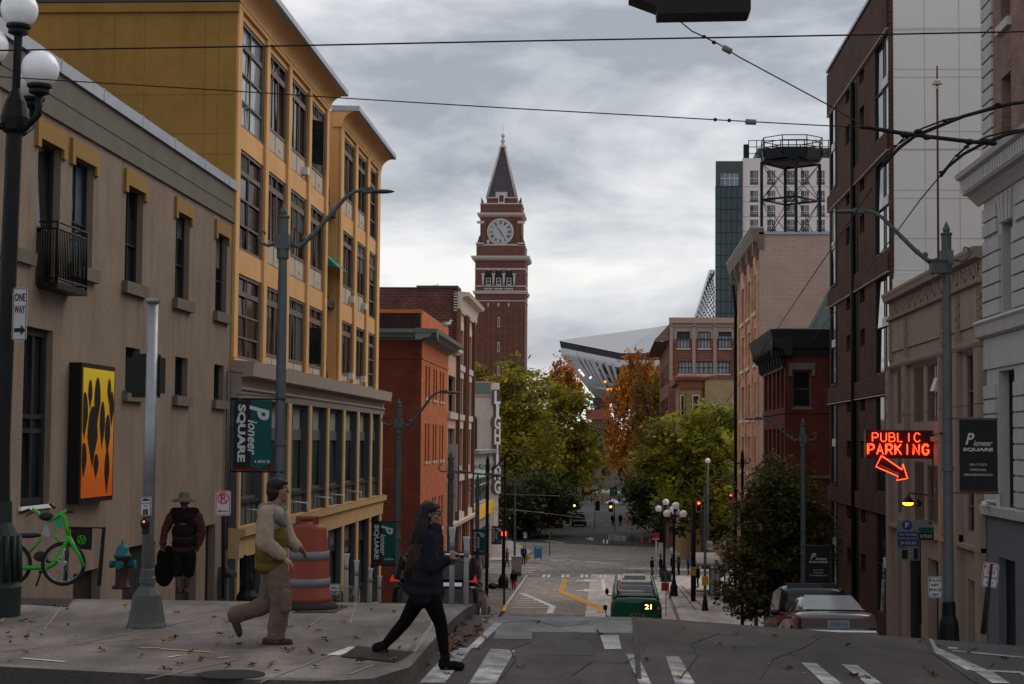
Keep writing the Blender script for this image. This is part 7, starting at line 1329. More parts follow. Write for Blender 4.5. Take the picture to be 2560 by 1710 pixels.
m_ = MB(); m_.box(-.93, .93, -.08, .1, .36, .62); m_.build('bumper', 'car_black', c2); MB().tube([(-.70, .5, 1.80), (.70, .5, 1.80)], .02, 6).build('roof_rail', 'metal_grey', c2); carplace(c2, 5.25, 44.5, R_(7.6), dz=.12)
c3 = car('parked_suv', 'black parked sport utility car with red tail lights behind the walking woman', 'car', 4.85, .97, 1.14, 1.84, UB, UC, 'car_black', suv=True)
for s_ in (-1, 1): 
    m_ = MB(); m_.fprism(Frg((0, -.05, 0), (1, 0, 0), (0, 0, 1), (0, -1, 0)), [(s_*.70, 1.12), (s_*.95, 1.11), (s_*.94, 1.14), (s_*.90, 1.26), (s_*.86, 1.15), (s_*.78, 1.145)], -.14, .02); m_.build('taillight', 'tail_lit', c3)
m_ = MB(); m_.box(-.93, .93, -.10, .1, .36, .66); m_.build('bumper', 'car_black', c3); MB().box(-.62, .62, -.055, -.03, 1.02, 1.10).build('tailgate_trim', 'chrome', c3); MB().tube([(-.68, .30, 1.72), (.68, .30, 1.72)], .025, 6).build('roof_trim', 'chrome', c3); carplace(c3, -3.80, 37.2, R_(7.6), dz=.05)
c4 = car('dark_truck', 'dark vehicle driving toward the camera far down the street', 'car', 4.85, .97, 1.08, 1.84, UB, UC, 'car_dark', suv=True)
for s_ in (-1, 1): MB().box(min(s_*.6, s_*.9), max(s_*.6, s_*.9), -.05, .1, .75, .95).build('headlight', 'sign_white', c4)
MB().box(-.6, .6, -.06, .1, .78, .98).build('grille', 'chrome', c4); m_ = MB(); m_.box(-.7, .7, .9, 1.2, 1.86, 1.98); m_.build('roof_bar', 'car_black', c4); carplace(c4, -4.2, 236); c4.scale = (1.05, 1, 1)
c5 = car('parked_sedan', 'dim parked car under the left trees with red lamps', 'car', 5.05, .93, .98, 1.42, SB, SCB, 'car_dark'); MB().box(-.8, .8, -.03, .1, .62, .78).build('taillight', 'tail_lit', c5); carplace(c5, -7.2, 232)
# bus
mat('bus_green', (.004, .075, .045), .35, .15, 2, coat=.3); mat('bus_dark', (.012, .022, .02), .5, .3); mat('bus_grey', (.30, .30, .31), .6, .2, 3); mat('bus_red', (.30, .06, .04), .6, .3); mat('led', (1, .6, .3), .5, emit=(1, .42, .14), estr=5); mat('bus_num', (.30, .17, .02), .6)
bs = thing('city_bus', 'dark green city bus route 21 heading down into the crossing', 'bus', (0, 0, 0)); H = 2.85; Wd = 1.29; LB_ = 18
def bring(y, w, h): 
    r = [(w, .35), (w, h-.55), (w*.97, h-.30), (w*.88, h-.10), (w*.70, h-.0), (0, h+.04)]; return [Vector((a, y, b)) for a, b in r]+[Vector((-a, y, b)) for a, b in r[-2::-1]]
m_ = MB(); loft(m_, [bring(0, Wd*.97, H-.12), bring(.12, Wd, H-.03), bring(.6, Wd, H-.03), bring(LB_-.3, Wd, H-.03), bring(LB_, Wd*.95, H-.2)]); m_.build('body', 'bus_green', bs)
m_ = MB(); m_.box(-.92, .92, .5, LB_-3.5, H+.0, H+.07); m_.build('roof_deck', 'bus_dark', bs)
for s_ in (-1, 1): m_ = MB(); loft(m_, [[Vector((s_*a, y, b+H)) for a, b in ((.98, -.1), (1.18, -.12), (1.12, h_), (.98, h_+.05))] for y, h_ in ((.4, .02), (1.5, .22), (12.0, .30), (13.5, .42), (14.8, .40), (15.6, .02))]); m_.build('roof_fairing', 'bus_green', bs)
for (x0, x1, y0, y1, z0, z1, mm) in [(-.75, .75, .55, .80, .05, .17, 'sign_white'), (-.85, .85, 3.8, 4.2, .07, .42, 'bus_grey'), (-.9, .9, 3.7, 3.8, .07, .34, 'sign_white'), (-.35, .4, 2.0, 2.5, .07, .22, 'sign_white'), (-.8, .8, 6.5, 9, .07, .45, 'bus_grey'), (-.8, .9, 5.4, 6.0, .07, .3, 'bus_red'), (-.6, .6, 10, 13, .07, .62, 'bus_grey'), (-.95, -.65, 2, 10, .07, .25, 'bus_red'), (-.7, -.5, 9, 10, .3, .5, 'bus_red')]:
    m_ = MB(); m_.box(x0, x1, y0, y1, H+z0, H+z1); m_.build('roof_unit', mm, bs)
m_ = MB()
for i in range(12): m_.box(-.85+i*.09, -.80+i*.09, 1.0, 1.8, H+.07, H+.28)
m_.build('cooling_fins', 'sign_white', bs); m_ = MB()
for i in range(16): m_.box(-.55+i*.075, -.52+i*.075, 13, 13.2, H+.1, H+.72)
m_.build('louvre', 'bus_dark', bs)
FBs = Frg((0, -.03, 0), (1, 0, 0), (0, 0, 1), (0, -1, 0)); m_ = MB(); m_.fprism(FBs, [(-1.15, 1.4), (1.15, 1.4), (1.15, 2.45), (.9, 2.6), (-.9, 2.6), (-1.15, 2.45)], -.05, .0); m_.build('rear_panel', 'bus_green', bs)
q = MB().fb(FBs, .25, .95, 2.28, 2.62, 0, .02).build('route_display', 'bus_dark', bs); m_ = MB(); m_.text('21', FBs, .60, 2.42, .24, .33, bold=.02, d=.03); m_.build('route_number', 'led', q); m_ = MB(); m_.text('8224', FBs, .05, 1.98, .24, .78, d=.012); m_.build('fleet_number', 'bus_num', bs)
for x in (-.15, .05, .25): MB().ell((x, -.05, 2.62), .03, 8).build('marker_lamp', 'tail_red', bs)
MB().ell((1.13, -.03, 2.35), .05, 8).build('tail_lamp', 'tail_lit', bs); MB().ell((-1.13, -.03, 2.35), .05, 8).build('tail_lamp', 'tail_red', bs)
m_ = MB(); m_.ell((-1.62, 16.5, 2.2), (.12, .08, .2), 10); m_.tube([(-1.3, 17.2, 1.9), (-1.62, 16.6, 1.95)], .03, 5); m_.build('mirror', 'car_black', bs)
m_ = MB(); m_.box(-1.66, -1.46, .3, .5, 2.2, 2.45); m_.tube([(-1.56, .4, 2.2), (-1.5, .5, 1.9), (-1.28, .5, 1.8)], .03, 5); m_.build('side_camera_arm', 'car_black', bs)
for s_ in (-1, 1): 
    MB().box(s_*1.295-.005, s_*1.295+.005, 1.2, 16.8, 1.35, 2.25).build('side_windows', 'car_glass', bs)
    for y in (2.8, 10.2, 15): wheel(bs, s_*1.14, y, .48, .28, s_)
bs.location = (1.36, 87.5, -8.44); bs.rotation_euler = (-R_(1.6), 0, -R_(.4))
# ================================================================ STREET OBJECTS
mat('drum_orange', (.155, .026, .012), .45, .12, 4); mat('reflect', (.13, .13, .15), .4, .1, 6); mat('post_white', (.30, .295, .295), .6, .15, 5); mat('teal_paint', (.007, .09, .10), .45, .25, 8); mat('hyd_red', (.032, .010, .008), .6, .35, 8); mat('hyd_yellow', (.55, .28, .02), .6, .1)
c = G(771, 1521, .15); bx, by = c.x, c.y; tr_ = thing('traffic_barrel', 'orange traffic barrel with reflective bands and black rubber base', 'traffic barrel', (bx, by, .15)); k = 1.0
m_ = MB(); m_.lathe(bx, by, [(.37, .15), (.37, .19), (.30, .24), (.27, .25)], 28, True); m_.build('base', 'rubber', tr_)
pr = [(.285, .22), (.285, .30), (.265, .31), (.262, .55), (.25, .56), (.248, .88), (.238, .89), (.232, 1.02), (.222, 1.03), (.218, 1.13), (.17, 1.19), (.05, 1.20)]; m_ = MB(); m_.lathe(bx, by, pr, 32, True); m_.box(bx-.17, bx-.11, by-.04, by+.04, 1.15, 1.26); m_.box(bx+.05, bx+.11, by-.04, by+.04, 1.15, 1.26); m_.tube([(bx-.17, by, 1.26), (bx+.11, by, 1.27)], .035, 8); m_.build('drum', 'drum_orange', tr_)
for z0, z1, r0, r1 in ((.43, .53, .268, .266), (.76, .865, .254, .253)):
    MB().lathe(bx, by, [(r0-.01, z0), (r0, z0), (r1, z1), (r1-.01, z1)], 32, True).build('band', 'reflect', tr_)
def dpost(px, top, bot, Y=None):
    if Y is None: b = G(px, bot, .15)
    else: b = PY(Y, px, bot)
    z1 = PY(b.y, px, top).z; t = thing('delineator_post', 'x', 'bollard', tuple(b), 'white flexible posts along the kerb'); h = z1-b.z
    m_ = MB(); m_.lathe(b.x, b.y, [(.036, b.z), (.033, b.z+h*.86), (.046, b.z+h*.97), (.05, b.z+h)], 14, True); m_.build('post', 'post_white', t); MB().lathe(b.x, b.y, [(.035, b.z+h*.70), (.035, b.z+h*.80)], 14, True).build('band', 'reflect', t); return t
for px, a, b, Y, l in [(1129, 1318, 1508, 22.6, 'white flexible post just in front of the woman, tallest'), (1165, 1342, 1512, 22.5, 'white flexible post right beside the tallest one'), (865, 1384, 1520, 26, 'white flexible post right of the orange barrel, first of the row'), (890, 1401, 1530, 28.5, 'white flexible post in the row, just behind the small exempt sign'), (925, 1421, 1540, 31, 'white flexible post in the row before the last one'), (948, 1440, 1550, 33.5, 'shortest white flexible post at the far end of the row')]:
    dpost(px, a, b, Y)['label'] = l
def hydrant(X, Y, gz, label, mb_, mc, s=1.):
    t = thing('fire_hydrant', label, 'fire hydrant', (X, Y, gz)); z = lambda v: gz+v*s
    m_ = MB(); m_.lathe(X, Y, [(.17*s, z(0)), (.17*s, z(.04)), (.12*s, z(.06)), (.11*s, z(.5)), (.14*s, z(.52)), (.14*s, z(.55))], 18, True); m_.build('barrel', mb_, t)
    m_ = MB(); m_.lathe(X, Y, [(.15*s, z(.55)), (.155*s, z(.58)), (.115*s, z(.6)), (.11*s, z(.68)), (.07*s, z(.75)), (.03*s, z(.77)), (.03*s, z(.83)), (.005, z(.84))], 18, True); m_.build('bonnet', mc, t)
    for a, b in (((.1, 0), (.24, 0)), ((-.1, 0), (-.22, 0)), ((0, -.1), (0, -.23))): m_ = MB(); m_.tube([(X+a[0]*s, Y+a[1]*s, z(.42)), (X+b[0]*s*.85, Y+b[1]*s*.85, z(.42)), (X+b[0]*s*.86, Y+b[1]*s*.86, z(.42)), (X+b[0]*s, Y+b[1]*s, z(.42))], [.06*s, .06*s, .075*s, .07*s], 12); m_.build('nozzle', mc, t)
c = PY(25.5, 305, 1463); hydrant(c.x, 25.5, c.z-.05, 'dark red fire hydrant with teal bonnet and caps on the left pavement', 'hyd_red', 'teal_paint', .86)
c = PY(158, 1318, 1407); hydrant(c.x, 158, c.z, 'small yellow fire hydrant at the far corner', 'hyd_yellow', 'hyd_yellow', 1.1)
# bicycle: parked facing right, step-through frame
mat('bike_green', (.025, .27, .012), .4, .1, coat=.3); mat('bike_teal', (.01, .28, .16), .5); mat('bike_grey', (.25, .26, .27), .5)
BY = 22.4; bk = thing('bicycle', 'bright green electric hire bicycle parked by the cast iron lamp', 'bicycle', tuple(PY(BY, 150, 1462)))
zb_ = lambda x, y, dY=0.: PY(BY+dY, 20+x/4.9, 1240+y/4.9)
def bwheel(cx_, cy_, r, lab):
    c = zb_(cx_, cy_); R0 = r/4.9*BY/4300; m_ = MB(); m_.tube([c+Vector((R0*math.cos(a*math.pi/16), .03*math.cos(a*math.pi/16), R0*math.sin(a*math.pi/16))) for a in range(33)], .026, 8, True, False); w = m_.build('wheel', 'tyre', bk)
    m_ = MB(); m_.tube([c+Vector((.9*R0*math.cos(a*math.pi/16), .03*math.cos(a*math.pi/16), .9*R0*math.sin(a*math.pi/16))) for a in range(33)], .010, 6, True, False)
    for a in range(16): m_.tube([c, c+Vector((.9*R0*math.cos(a*math.pi/8+.1), 0, .9*R0*math.sin(a*math.pi/8+.1)))], .003, 4)
    m_.tube([c-Vector((0, .06, 0)), c+Vector((0, .06, 0))], .04, 10); m_.build('rim', 'galv', w)
bwheel(680, 830, 250, 'front'); bwheel(20, 830, 250, 'rear')
m_ = MB(); T = lambda pts, r: m_.tube([zb_(*p) for p in pts], r, 10)
T([(120, 880), (300, 878), (480, 870), (560, 830), (640, 720), (720, 560), (745, 480)], [.028, .032, .036, .04, .038, .034, .032]); T([(745, 500), (715, 380), (690, 260), (640, 200)], .03); T([(300, 160), (360, 200), (400, 260), (520, 300), (620, 240), (720, 180)], [.022, .026, .028, .028, .026, .022]); T([(560, 420), (600, 520), (640, 610)], .018)
T([(260, 695), (380, 560), (420, 520)], .014); T([(745, 500), (800, 610), (860, 700), (930, 865)], [.03, .03, .026, .022]); T([(20, 830), (120, 870)], .02); m_.build('frame', 'bike_green', bk)
m_ = MB(); c = zb_(620, 310); m_.hexa([zb_(560, 250), zb_(640, 250), zb_(640, 250, .1), zb_(560, 250, .1), zb_(600, 400), zb_(675, 385), zb_(675, 385, .1), zb_(600, 400, .1)]); m_.build('front_cover', 'bike_teal', bk)
m_ = MB(); m_.tube([zb_(145, 208), zb_(265, 165)], .019, 8); m_.tube([zb_(215, 255), zb_(250, 225), zb_(310, 200)], .008, 5); m_.tube([zb_(720, 190), zb_(800, 190)], .02, 8); m_.ell(zb_(470, 250), (.10, .08, .06), 12); m_.tube([zb_(510, 95), zb_(540, 120), zb_(575, 150)], .02, 6); m_.build('handlebar', 'rubber', bk)
m_ = MB(); m_.ell(zb_(230, 485), (.17, .09, .035), 14); m_.ell(zb_(330, 480), (.09, .06, .03), 12); m_.build('saddle', 'rubber', bk)
m_ = MB(); m_.hexa([zb_(415, 480), zb_(520, 500), zb_(520, 500, .12), zb_(415, 480, .12), zb_(455, 345), zb_(480, 345), zb_(480, 345, .12), zb_(455, 345, .12)]); m_.build('battery_cover', 'bike_grey', bk)
m_ = MB(); m_.tube([zb_(400, 940), zb_(345, 1105)], .014, 6); m_.tube([zb_(380, 930), zb_(480, 925)], .02, 6); m_.ell(zb_(400, 740), (.10, .05, .07), 12); m_.tube([zb_(330, 740), zb_(560, 830)], .02, 6); m_.build('stand', 'rubber', bk)
m_ = MB(); a = zb_(620, 800, -.06); b = zb_(710, 640, -.06); d_ = (b-a).normalized(); m_.text('Lime', Frg((a+b)/2, d_, d_.cross(Vector((0, 1, 0)))*-1, (0, -1, 0)), 0, 0, .055, .20, bold=.01, d=.0); m_.build('lettering', 'text_white', bk)
m_ = MB(); m_.box(*[f(v) for v, f in ()]) if False else None
rk = thing('cycle_stand', 'black bicycle parking frame with dark panel and green round mark', 'bicycle rack', tuple(PY(23.4, 215, 1462))); zr = lambda x, y: PY(23.4, 20+x/4.9, 1240+y/4.9)
m_ = MB(); m_.tube([zr(1115, 1100), zr(1175, 390), zr(740, 385), zr(700, 1080)], .03, 6, False); m_.build('frame', 'metal_black', rk); q = MB().add([zr(770, 380), zr(1020, 385), zr(1010, 650), zr(780, 640)], [(0, 1, 2, 3)]); m_ = MB(); m_.prism([zr(770, 380), zr(1030, 385), zr(1020, 660), zr(780, 640)], (0, .02, 0)); q = m_.build('panel', 'black_paint', rk)
m_ = MB(); fr = Frg(zr(905, 535)+Vector((0, -.01, 0)), (1, 0, 0), (0, 0, 1), (0, -1, 0)); m_.disc(fr, 0, 0, .05, .065, .0, 20)
for i in range(4): a = i*math.pi/2+.4; m_.fb(Frg(fr(.028*math.cos(a), .028*math.sin(a)), (math.cos(a), 0, math.sin(a)), (-math.sin(a), 0, math.cos(a)), (0, -1, 0)), -.018, .018, -.012, .012, 0, .002)
m_.build('round_mark', 'bike_green', q)
# cabinet, mailbox, litter etc at the far left corner
c = PY(142, 1291, 1441); m_ = MB(); m_.box(c.x-.42, c.x+.42, 142, 142.6, c.z, c.z+1.55); m_.box(c.x-.46, c.x+.46, 141.96, 142.64, c.z+1.55, c.z+1.62); q = thing('signal_cabinet', 'beige signal control cabinet on the pavement corner', 'control cabinet', (c.x, 142.3, c.z)); m_.build('case', 'stone_grey', q); m_ = MB(); m_.box(c.x-.42, c.x+.42, 141.97, 142, c.z, c.z+.35); m_.build('plinth', 'metal_grey', q)
mat('mail_blue', (.06, .18, .28), .5, .1); c = PY(165, 1345, 1398); q = thing('mailbox', 'blue mailbox with rounded top at the far left corner', 'mailbox', (c.x, 165, c.z)); m_ = MB(); m_.box(c.x-.36, c.x+.36, 164.7, 165.3, c.z+.15, c.z+1.0); m_.tube([(c.x-.36, 165, c.z+1.0), (c.x+.36, 165, c.z+1.0)], .3, 14); m_.build('box', 'mail_blue', q); m_ = MB(); m_.box(c.x-.2, c.x+.2, 164.66, 164.7, c.z+1.0, c.z+1.1); m_.build('label', 'sign_white', q); m_ = MB(); m_.box(c.x-.33, c.x-.25, 164.75, 165.25, c.z, c.z+.15); m_.box(c.x+.25, c.x+.33, 164.75, 165.25, c.z, c.z+.15); m_.build('foot', 'metal_black', q)
# bus shelter
mat('shelter_roof', (.24, .215, .195), .7, .1); m_ = MB(); sh = thing('bus_shelter', 'bus shelter with pale sloping roof and glazed end panel', 'bus shelter', tuple(PY(134, 1783, 1478))); A_ = [PY(133, 1738, 1390), PY(133, 1778, 1390), PY(131, 1804, 1404), PY(131, 1752, 1404)]
p0, p1 = PY(134, 1743, 1480), PY(130, 1800, 1480); zr_ = PY(132, 1770, 1400).z
m_.hexa([(p0.x-.2, 130.0, zr_-.28), (p1.x+.3, 130.0, zr_-.28), (p1.x+.1, 137, zr_-.05), (p0.x-.4, 137, zr_-.05), (p0.x-.2, 130.0, zr_-.12), (p1.x+.3, 130.0, zr_-.12), (p1.x+.1, 137, zr_+.25), (p0.x-.4, 137, zr_+.25)]); m_.build('roof', 'shelter_roof', sh)
xa, xb = PY(130.5, 1774, 1480).x, PY(130.5, 1800, 1480).x; zf_ = ZF+.16
for x, y in ((xa, 130.5), (xb, 130.5), (xb, 136.5), (p0.x, 136.5)): MB().box(x-.05, x+.05, y-.05, y+.05, zf_, zr_-.1).build('post', 'metal_grey', sh)
m_ = MB(); m_.box(xa+.05, xb-.05, 130.48, 130.52, zf_+.25, zr_-.6); m_.build('end_glass', 'glass_pale', sh); m_ = MB(); m_.box(xb-.02, xb+.02, 130.6, 136.4, zf_+.25, zr_-.5); m_.build('back_glass', 'glass_mid', sh)
m_ = MB(); m_.box(xa, xb, 130.44, 130.48, zr_-.62, zr_-.5); m_.box(xa, xb, 130.44, 130.48, zf_+.2, zf_+.28); m_.box((xa+xb)/2-.03, (xa+xb)/2+.03, 130.44, 130.48, zf_+.2, zr_-.5); m_.build('frame', 'metal_grey', sh)
c = PY(126, 1745, 1478); m_ = MB(); m_.box(c.x-.2, c.x+1.3, 131, 131.5, zf_+.42, zf_+.5); m_.box(c.x, c.x+.1, 131.1, 131.4, zf_, zf_+.42); m_.box(c.x+1.0, c.x+1.1, 131.1, 131.4, zf_, zf_+.42); m_.build('bench', 'frame_brown', label='low dark bench beside the shelter', cat='bench')
# cones
mat('cone', (.55, .09, .02), .6)
for px, py, Y, l in ((1605, 1357, 200, 'orange cone left of two near the far right kerb'), (1626, 1358, 198, 'orange cone right of two near the far right kerb'), (1567, 1307, 236, 'orange cone beside the far pair of walkers')):
    c = PY(Y, px, py); t = thing('traffic_cone', l, 'traffic cone', tuple(c), 'traffic cones'); MB().lathe(c.x, Y, [(.17, c.z+.04), (.03, c.z+.8)], 12).build('cone', 'cone', t); MB().box(c.x-.22, c.x+.22, Y-.22, Y+.22, c.z, c.z+.04).build('foot', 'rubber', t)
# small shrub by the exempt sign, gulls on roofs
r = random.Random(2); c = PY(27.5, 855, 1478); m_ = MB()
for _ in range(420): a = r.uniform(0, 6.28); q = c+Vector((r.gauss(0, .12), r.gauss(0, .12), r.uniform(-.45, .08))); d_ = Vector((math.cos(a), math.sin(a), r.uniform(-.3, .5))); e_ = d_.cross(Vector((0, 0, 1))).normalized()*.012; m_.quad(q-e_, q+e_, q+d_*.10+e_*.4, q+d_*.10-e_*.4)
sh_ = thing('shrub', 'small green kerbside plant right of the exempt sign', 'plant', (c.x, c.y, c.z-.6)); m_.build('leaves', 'leaf_green', sh_)
m_ = MB(); m_.tube([(c.x, c.y, c.z-.6), c], .02, 5); m_.build('stem', 'bark', sh_)
mat('gull_white', (.7, .7, .7), .7); mat('gull_grey', (.30, .31, .33), .7)
def gull(p, s, l, rz=0.):
    t = thing('gull', l, 'bird', tuple(p)); p = Vector(p); m_ = MB(); m_.ell(p+Vector((0, 0, .16*s)), (.17*s, .07*s, .075*s), 12); m_.tube([p+Vector((.10*s, 0, .18*s)), p+Vector((.15*s, 0, .27*s))], [.05*s, .035*s], 8); m_.ell(p+Vector((.16*s, 0, .29*s)), (.05*s, .035*s, .035*s), 10); m_.tube([p+Vector((.20*s, 0, .285*s)), p+Vector((.25*s, 0, .275*s))], [.012*s, .004*s], 6)
    for y in (-.025, .025): m_.tube([p+Vector((0, y*s, .1*s)), p+Vector((0, y*s, 0))], .008*s, 5)
    m_.build('body', 'gull_white', t); m_ = MB(); m_.ell(p+Vector((-.06*s, 0, .18*s)), (.19*s, .078*s, .05*s), 12); m_.build('wings', 'gull_grey', t)
gull(PY(113, 1118, 815)-Vector((0, 0, .1)), 1.6, 'grey gull perched on the orange brick parapet'); gull((-17.0+4.3, 124, 13.3), 1.0, 'small gull on the brown brick roof edge')
# fallen leaves
mat('dry_leaf', (.16, .075, .035), .8, .35, 12); mat('dry_leaf_dark', (.045, .028, .02), .8, .3, 12); mat('dry_leaf_yellow', (.22, .13, .03), .8, .3, 12)
def leafproto(m, name='fallen_leaf'):
    r = random.Random(5 if m == 'dry_leaf' else 6); mb = MB(); pts = []
    for i in range(10): a = 2*math.pi*i/10; k = .055 if i % 2 == 0 else .026; k *= r.uniform(.8, 1.25); pts.append((k*math.cos(a), k*.75*math.sin(a), .006+.02*abs(math.sin(a*1.5+1))*r.uniform(.3, 1.2)))
    mb.v = [Vector((0, 0, .012))]+[Vector(p) for p in pts]; mb.f = [(0, i+1, (i+1) % 10+1) for i in range(10)]; mb.sm = [False]*10; mb.tube([(0, 0, .01), (.075, .01, .012)], .0025, 4)
    o = mb.build(name, m); o.location = (0, 0, 0); 
    off = Vector((min(v.x for v in mb.v)+max(v.x for v in mb.v), min(v.y for v in mb.v)+max(v.y for v in mb.v), 0))/2
    for v in o.data.vertices: v.co += off
    return o
protos = [leafproto(m) for m in ('dry_leaf', 'dry_leaf_dark', 'dry_leaf_yellow')]; used = [False]*3
pts = [(z5(x, y), .15) for x, y in [(5, 1162), (55, 1228), (60, 1256), (68, 1290), (190, 1222), (185, 1258), (285, 1245), (220, 1155), (345, 1172), (465, 1170), (175, 1362), (702, 1347), (968, 1386), (1170, 1270), (1475, 1118), (1560, 1150), (1650, 978), (1500, 1302), (1510, 1235), (1645, 1308), (1590, 1252), (1575, 1447), (1385, 1414), (1735, 1448), (1240, 1440)]]
pts += [(z6(x, y), .15) for x, y in [(20, 1150), (20, 1448), (195, 1447), (320, 1457), (100, 1310), (45, 1250), (110, 980), (555, 1180), (590, 1182), (640, 1212), (680, 1262), (705, 1285), (430, 1345), (460, 1352), (410, 1340), (595, 1360), (690, 1385), (905, 1262), (815, 1152), (775, 1000), (1020, 1062), (1172, 1078), (1205, 1330), (1175, 1275), (1320, 1272), (1405, 1148), (945, 1402), (365, 1492), (240, 1305), (635, 1460)]]
pts += [(z6(x, y), .0) for x, y in [(1560, 1230), (1590, 1200), (1620, 1190), (1580, 1222), (1600, 1238), (1640, 1170), (1610, 1160), (1660, 1100), (1690, 1125), (1570, 1260), (1590, 1285), (1400, 1450), (1300, 1495), (1330, 1480), (1280, 1510), (1740, 1338), (1530, 1510), (1650, 1170), (1625, 1210), (1700, 1190), (1555, 1200), (1600, 1180)]]
pts += [((x, y), .0) for x, y in [(1213, 1601), (1620, 1652), (1217, 1560), (1180, 1600), (1345, 1560), (1498, 1588), (1710, 1575)]]+[(z8(x, y), .0) for x, y in [(100, 1245), (1095, 1232), (1120, 1235), (1160, 1238), (1190, 1240), (1105, 1288), (1240, 1315), (1220, 1312), (1480, 1335), (1525, 1292), (1560, 1262), (1600, 1258), (1440, 1358), (1660, 1395), (1690, 1405), (1600, 1452), (650, 1527), (700, 1535), (740, 1540), (1180, 1508), (1200, 1515), (1770, 1345), (1655, 1300), (1620, 1268), (1235, 1240), (1290, 1252), (380, 1250), (240, 1380), (60, 1440)]]
r = random.Random(31)
for _ in range(70):   # gutter drift along the kerb and scattered others
    t_ = r.random(); a, b = (1095, 1640), (1225, 1540); pts.append(((a[0]+(b[0]-a[0])*t_+r.gauss(6, 14), a[1]+(b[1]-a[1])*t_+abs(r.gauss(0, 8))), 0.))
for _ in range(18): pts.append(((r.uniform(0, 1000), r.uniform(1510, 1690)), .15))
for _ in range(16): pts.append(((r.uniform(1250, 2550), r.uniform(1570, 1705)), .0))
for (p, sk) in pts:
    c = G(p[0], p[1], sk); k = r.choice([0, 0, 0, 1, 1, 2])
    if not used[k]: o = protos[k]; used[k] = True
    else: o = protos[k].copy(); COL.objects.link(o)
    o['label'] = 'dry fallen leaf lying on the pavement or road'; o['category'] = 'leaf'; o['group'] = 'fallen autumn leaves on the ground'
    o.location = (c.x, c.y, c.z+.014); s_ = r.uniform(.55, 1.15); o.rotation_euler = (r.gauss(0, .25), r.gauss(0, .25), r.uniform(0, 6.28)); o.scale = (s_, s_, s_*r.uniform(.8, 2.2))
# ================================================================ PEOPLE
mat('skin', (.20, .105, .072), .55, .06, 8); mat('skin_dark', (.07, .035, .026), .55, .06, 8); mat('hair_black', (.010, .008, .008), .55, .3, 20); mat('hair_brown', (.012, .0075, .006), .5, .35, 15); mat('hair_tip', (.045, .023, .014), .5, .4, 15); mat('hair_grey', (.35, .34, .33), .7)
mat('navy', (.010, .011, .017), .9, .3, 10, bump=.8, bscale=16, spec=.08); mat('legging', (.003, .003, .0035), .8, .2, 8, spec=.06); mat('jacket_tan', (.25, .182, .142), .85, .15, 8, bump=.8, bscale=15); mat('jacket_olive', (.09, .058, .008), .85, .18, 8, bump=.8, bscale=15); mat('hood_grey', (.11, .12, .11), .85, .1, 8); mat('khaki', (.105, .074, .056), .9, .2, 7, bump=.9, bscale=13); mat('shoe_brown', (.035, .025, .02), .8); mat('plaid_red', (.040, .013, .010), .9, .6, 14); mat('vest_dark', (.008, .006, .006), .9, .2, spec=.08); mat('hat_olive', (.08, .075, .052), .9, .15, 8); mat('cloth_black', (.006, .006, .007), .9, .2, spec=.08); mat('cloth_green', (.02, .06, .04), .9); mat('cloth_red', (.30, .02, .02), .9); mat('cloth_blue', (.04, .05, .14), .9); mat('denim', (.05, .09, .13), .9, .2); mat('cloth_grey', (.12, .12, .13), .9); mat('eye_white', (.5, .5, .48), .4); mat('lips', (.28, .09, .07), .5)
def remesh(ob, vox, sm=4, wr=0.):
    m = ob.modifiers.new('remesh', 'REMESH'); m.mode = 'VOXEL'; m.voxel_size = vox; m.use_smooth_shade = True
    s = ob.modifiers.new('smooth', 'SMOOTH'); s.iterations = sm; s.factor = .5
    if wr:
        t = bpy.data.textures.get('folds') or bpy.data.textures.new('folds', 'CLOUDS'); t.noise_scale = .11; t.noise_depth = 2
        d = ob.modifiers.new('folds', 'DISPLACE'); d.texture = t; d.strength = wr; d.mid_level = .5; d.texture_coords = 'GLOBAL'
    return ob
def cap(mb, a, b, ra, rb=None, n=12):
    a, b = Vector(a), Vector(b); rb = ra if rb is None else rb; mb.tube([a, a.lerp(b, .5), b], [ra, (ra+rb)/2, rb], n); mb.ell(a, ra*.998, n); mb.ell(b, rb*.998, n)
def hand(mb, w, d, pal, s=1., curl=.5):
    """palm from wrist w along d; fingers curl toward pal"""
    d = Vector(d).normalized(); pal = Vector(pal).normalized(); sd = d.cross(pal).normalized(); c = w+d*.045*s
    rot = Matrix((sd, pal, d)).transposed(); mb.ell(c, (.040*s, .016*s, .052*s), 12, rot)
    for i, (o, L1) in enumerate(((-.028, .040), (-.010, .046), (.009, .043), (.027, .034))):
        p = w+d*.088*s+sd*o*s; k = curl*(1+.15*i); q = p+(d*math.cos(k)+pal*math.sin(k))*L1*s; q2 = q+(d*math.cos(k*2.1)+pal*math.sin(k*2.1))*L1*.75*s; cap(mb, p, q, .0095*s, .009*s, 8); cap(mb, q, q2, .009*s, .0078*s, 8)
    p = w+d*.03*s-sd*.034*s; q = p+(d*.7-sd*.5+pal*.35).normalized()*.04*s; cap(mb, p, q, .013*s, .011*s, 8); cap(mb, q, q+(d*.9+pal*.5).normalized()*.03*s, .0105*s, .009*s, 8)
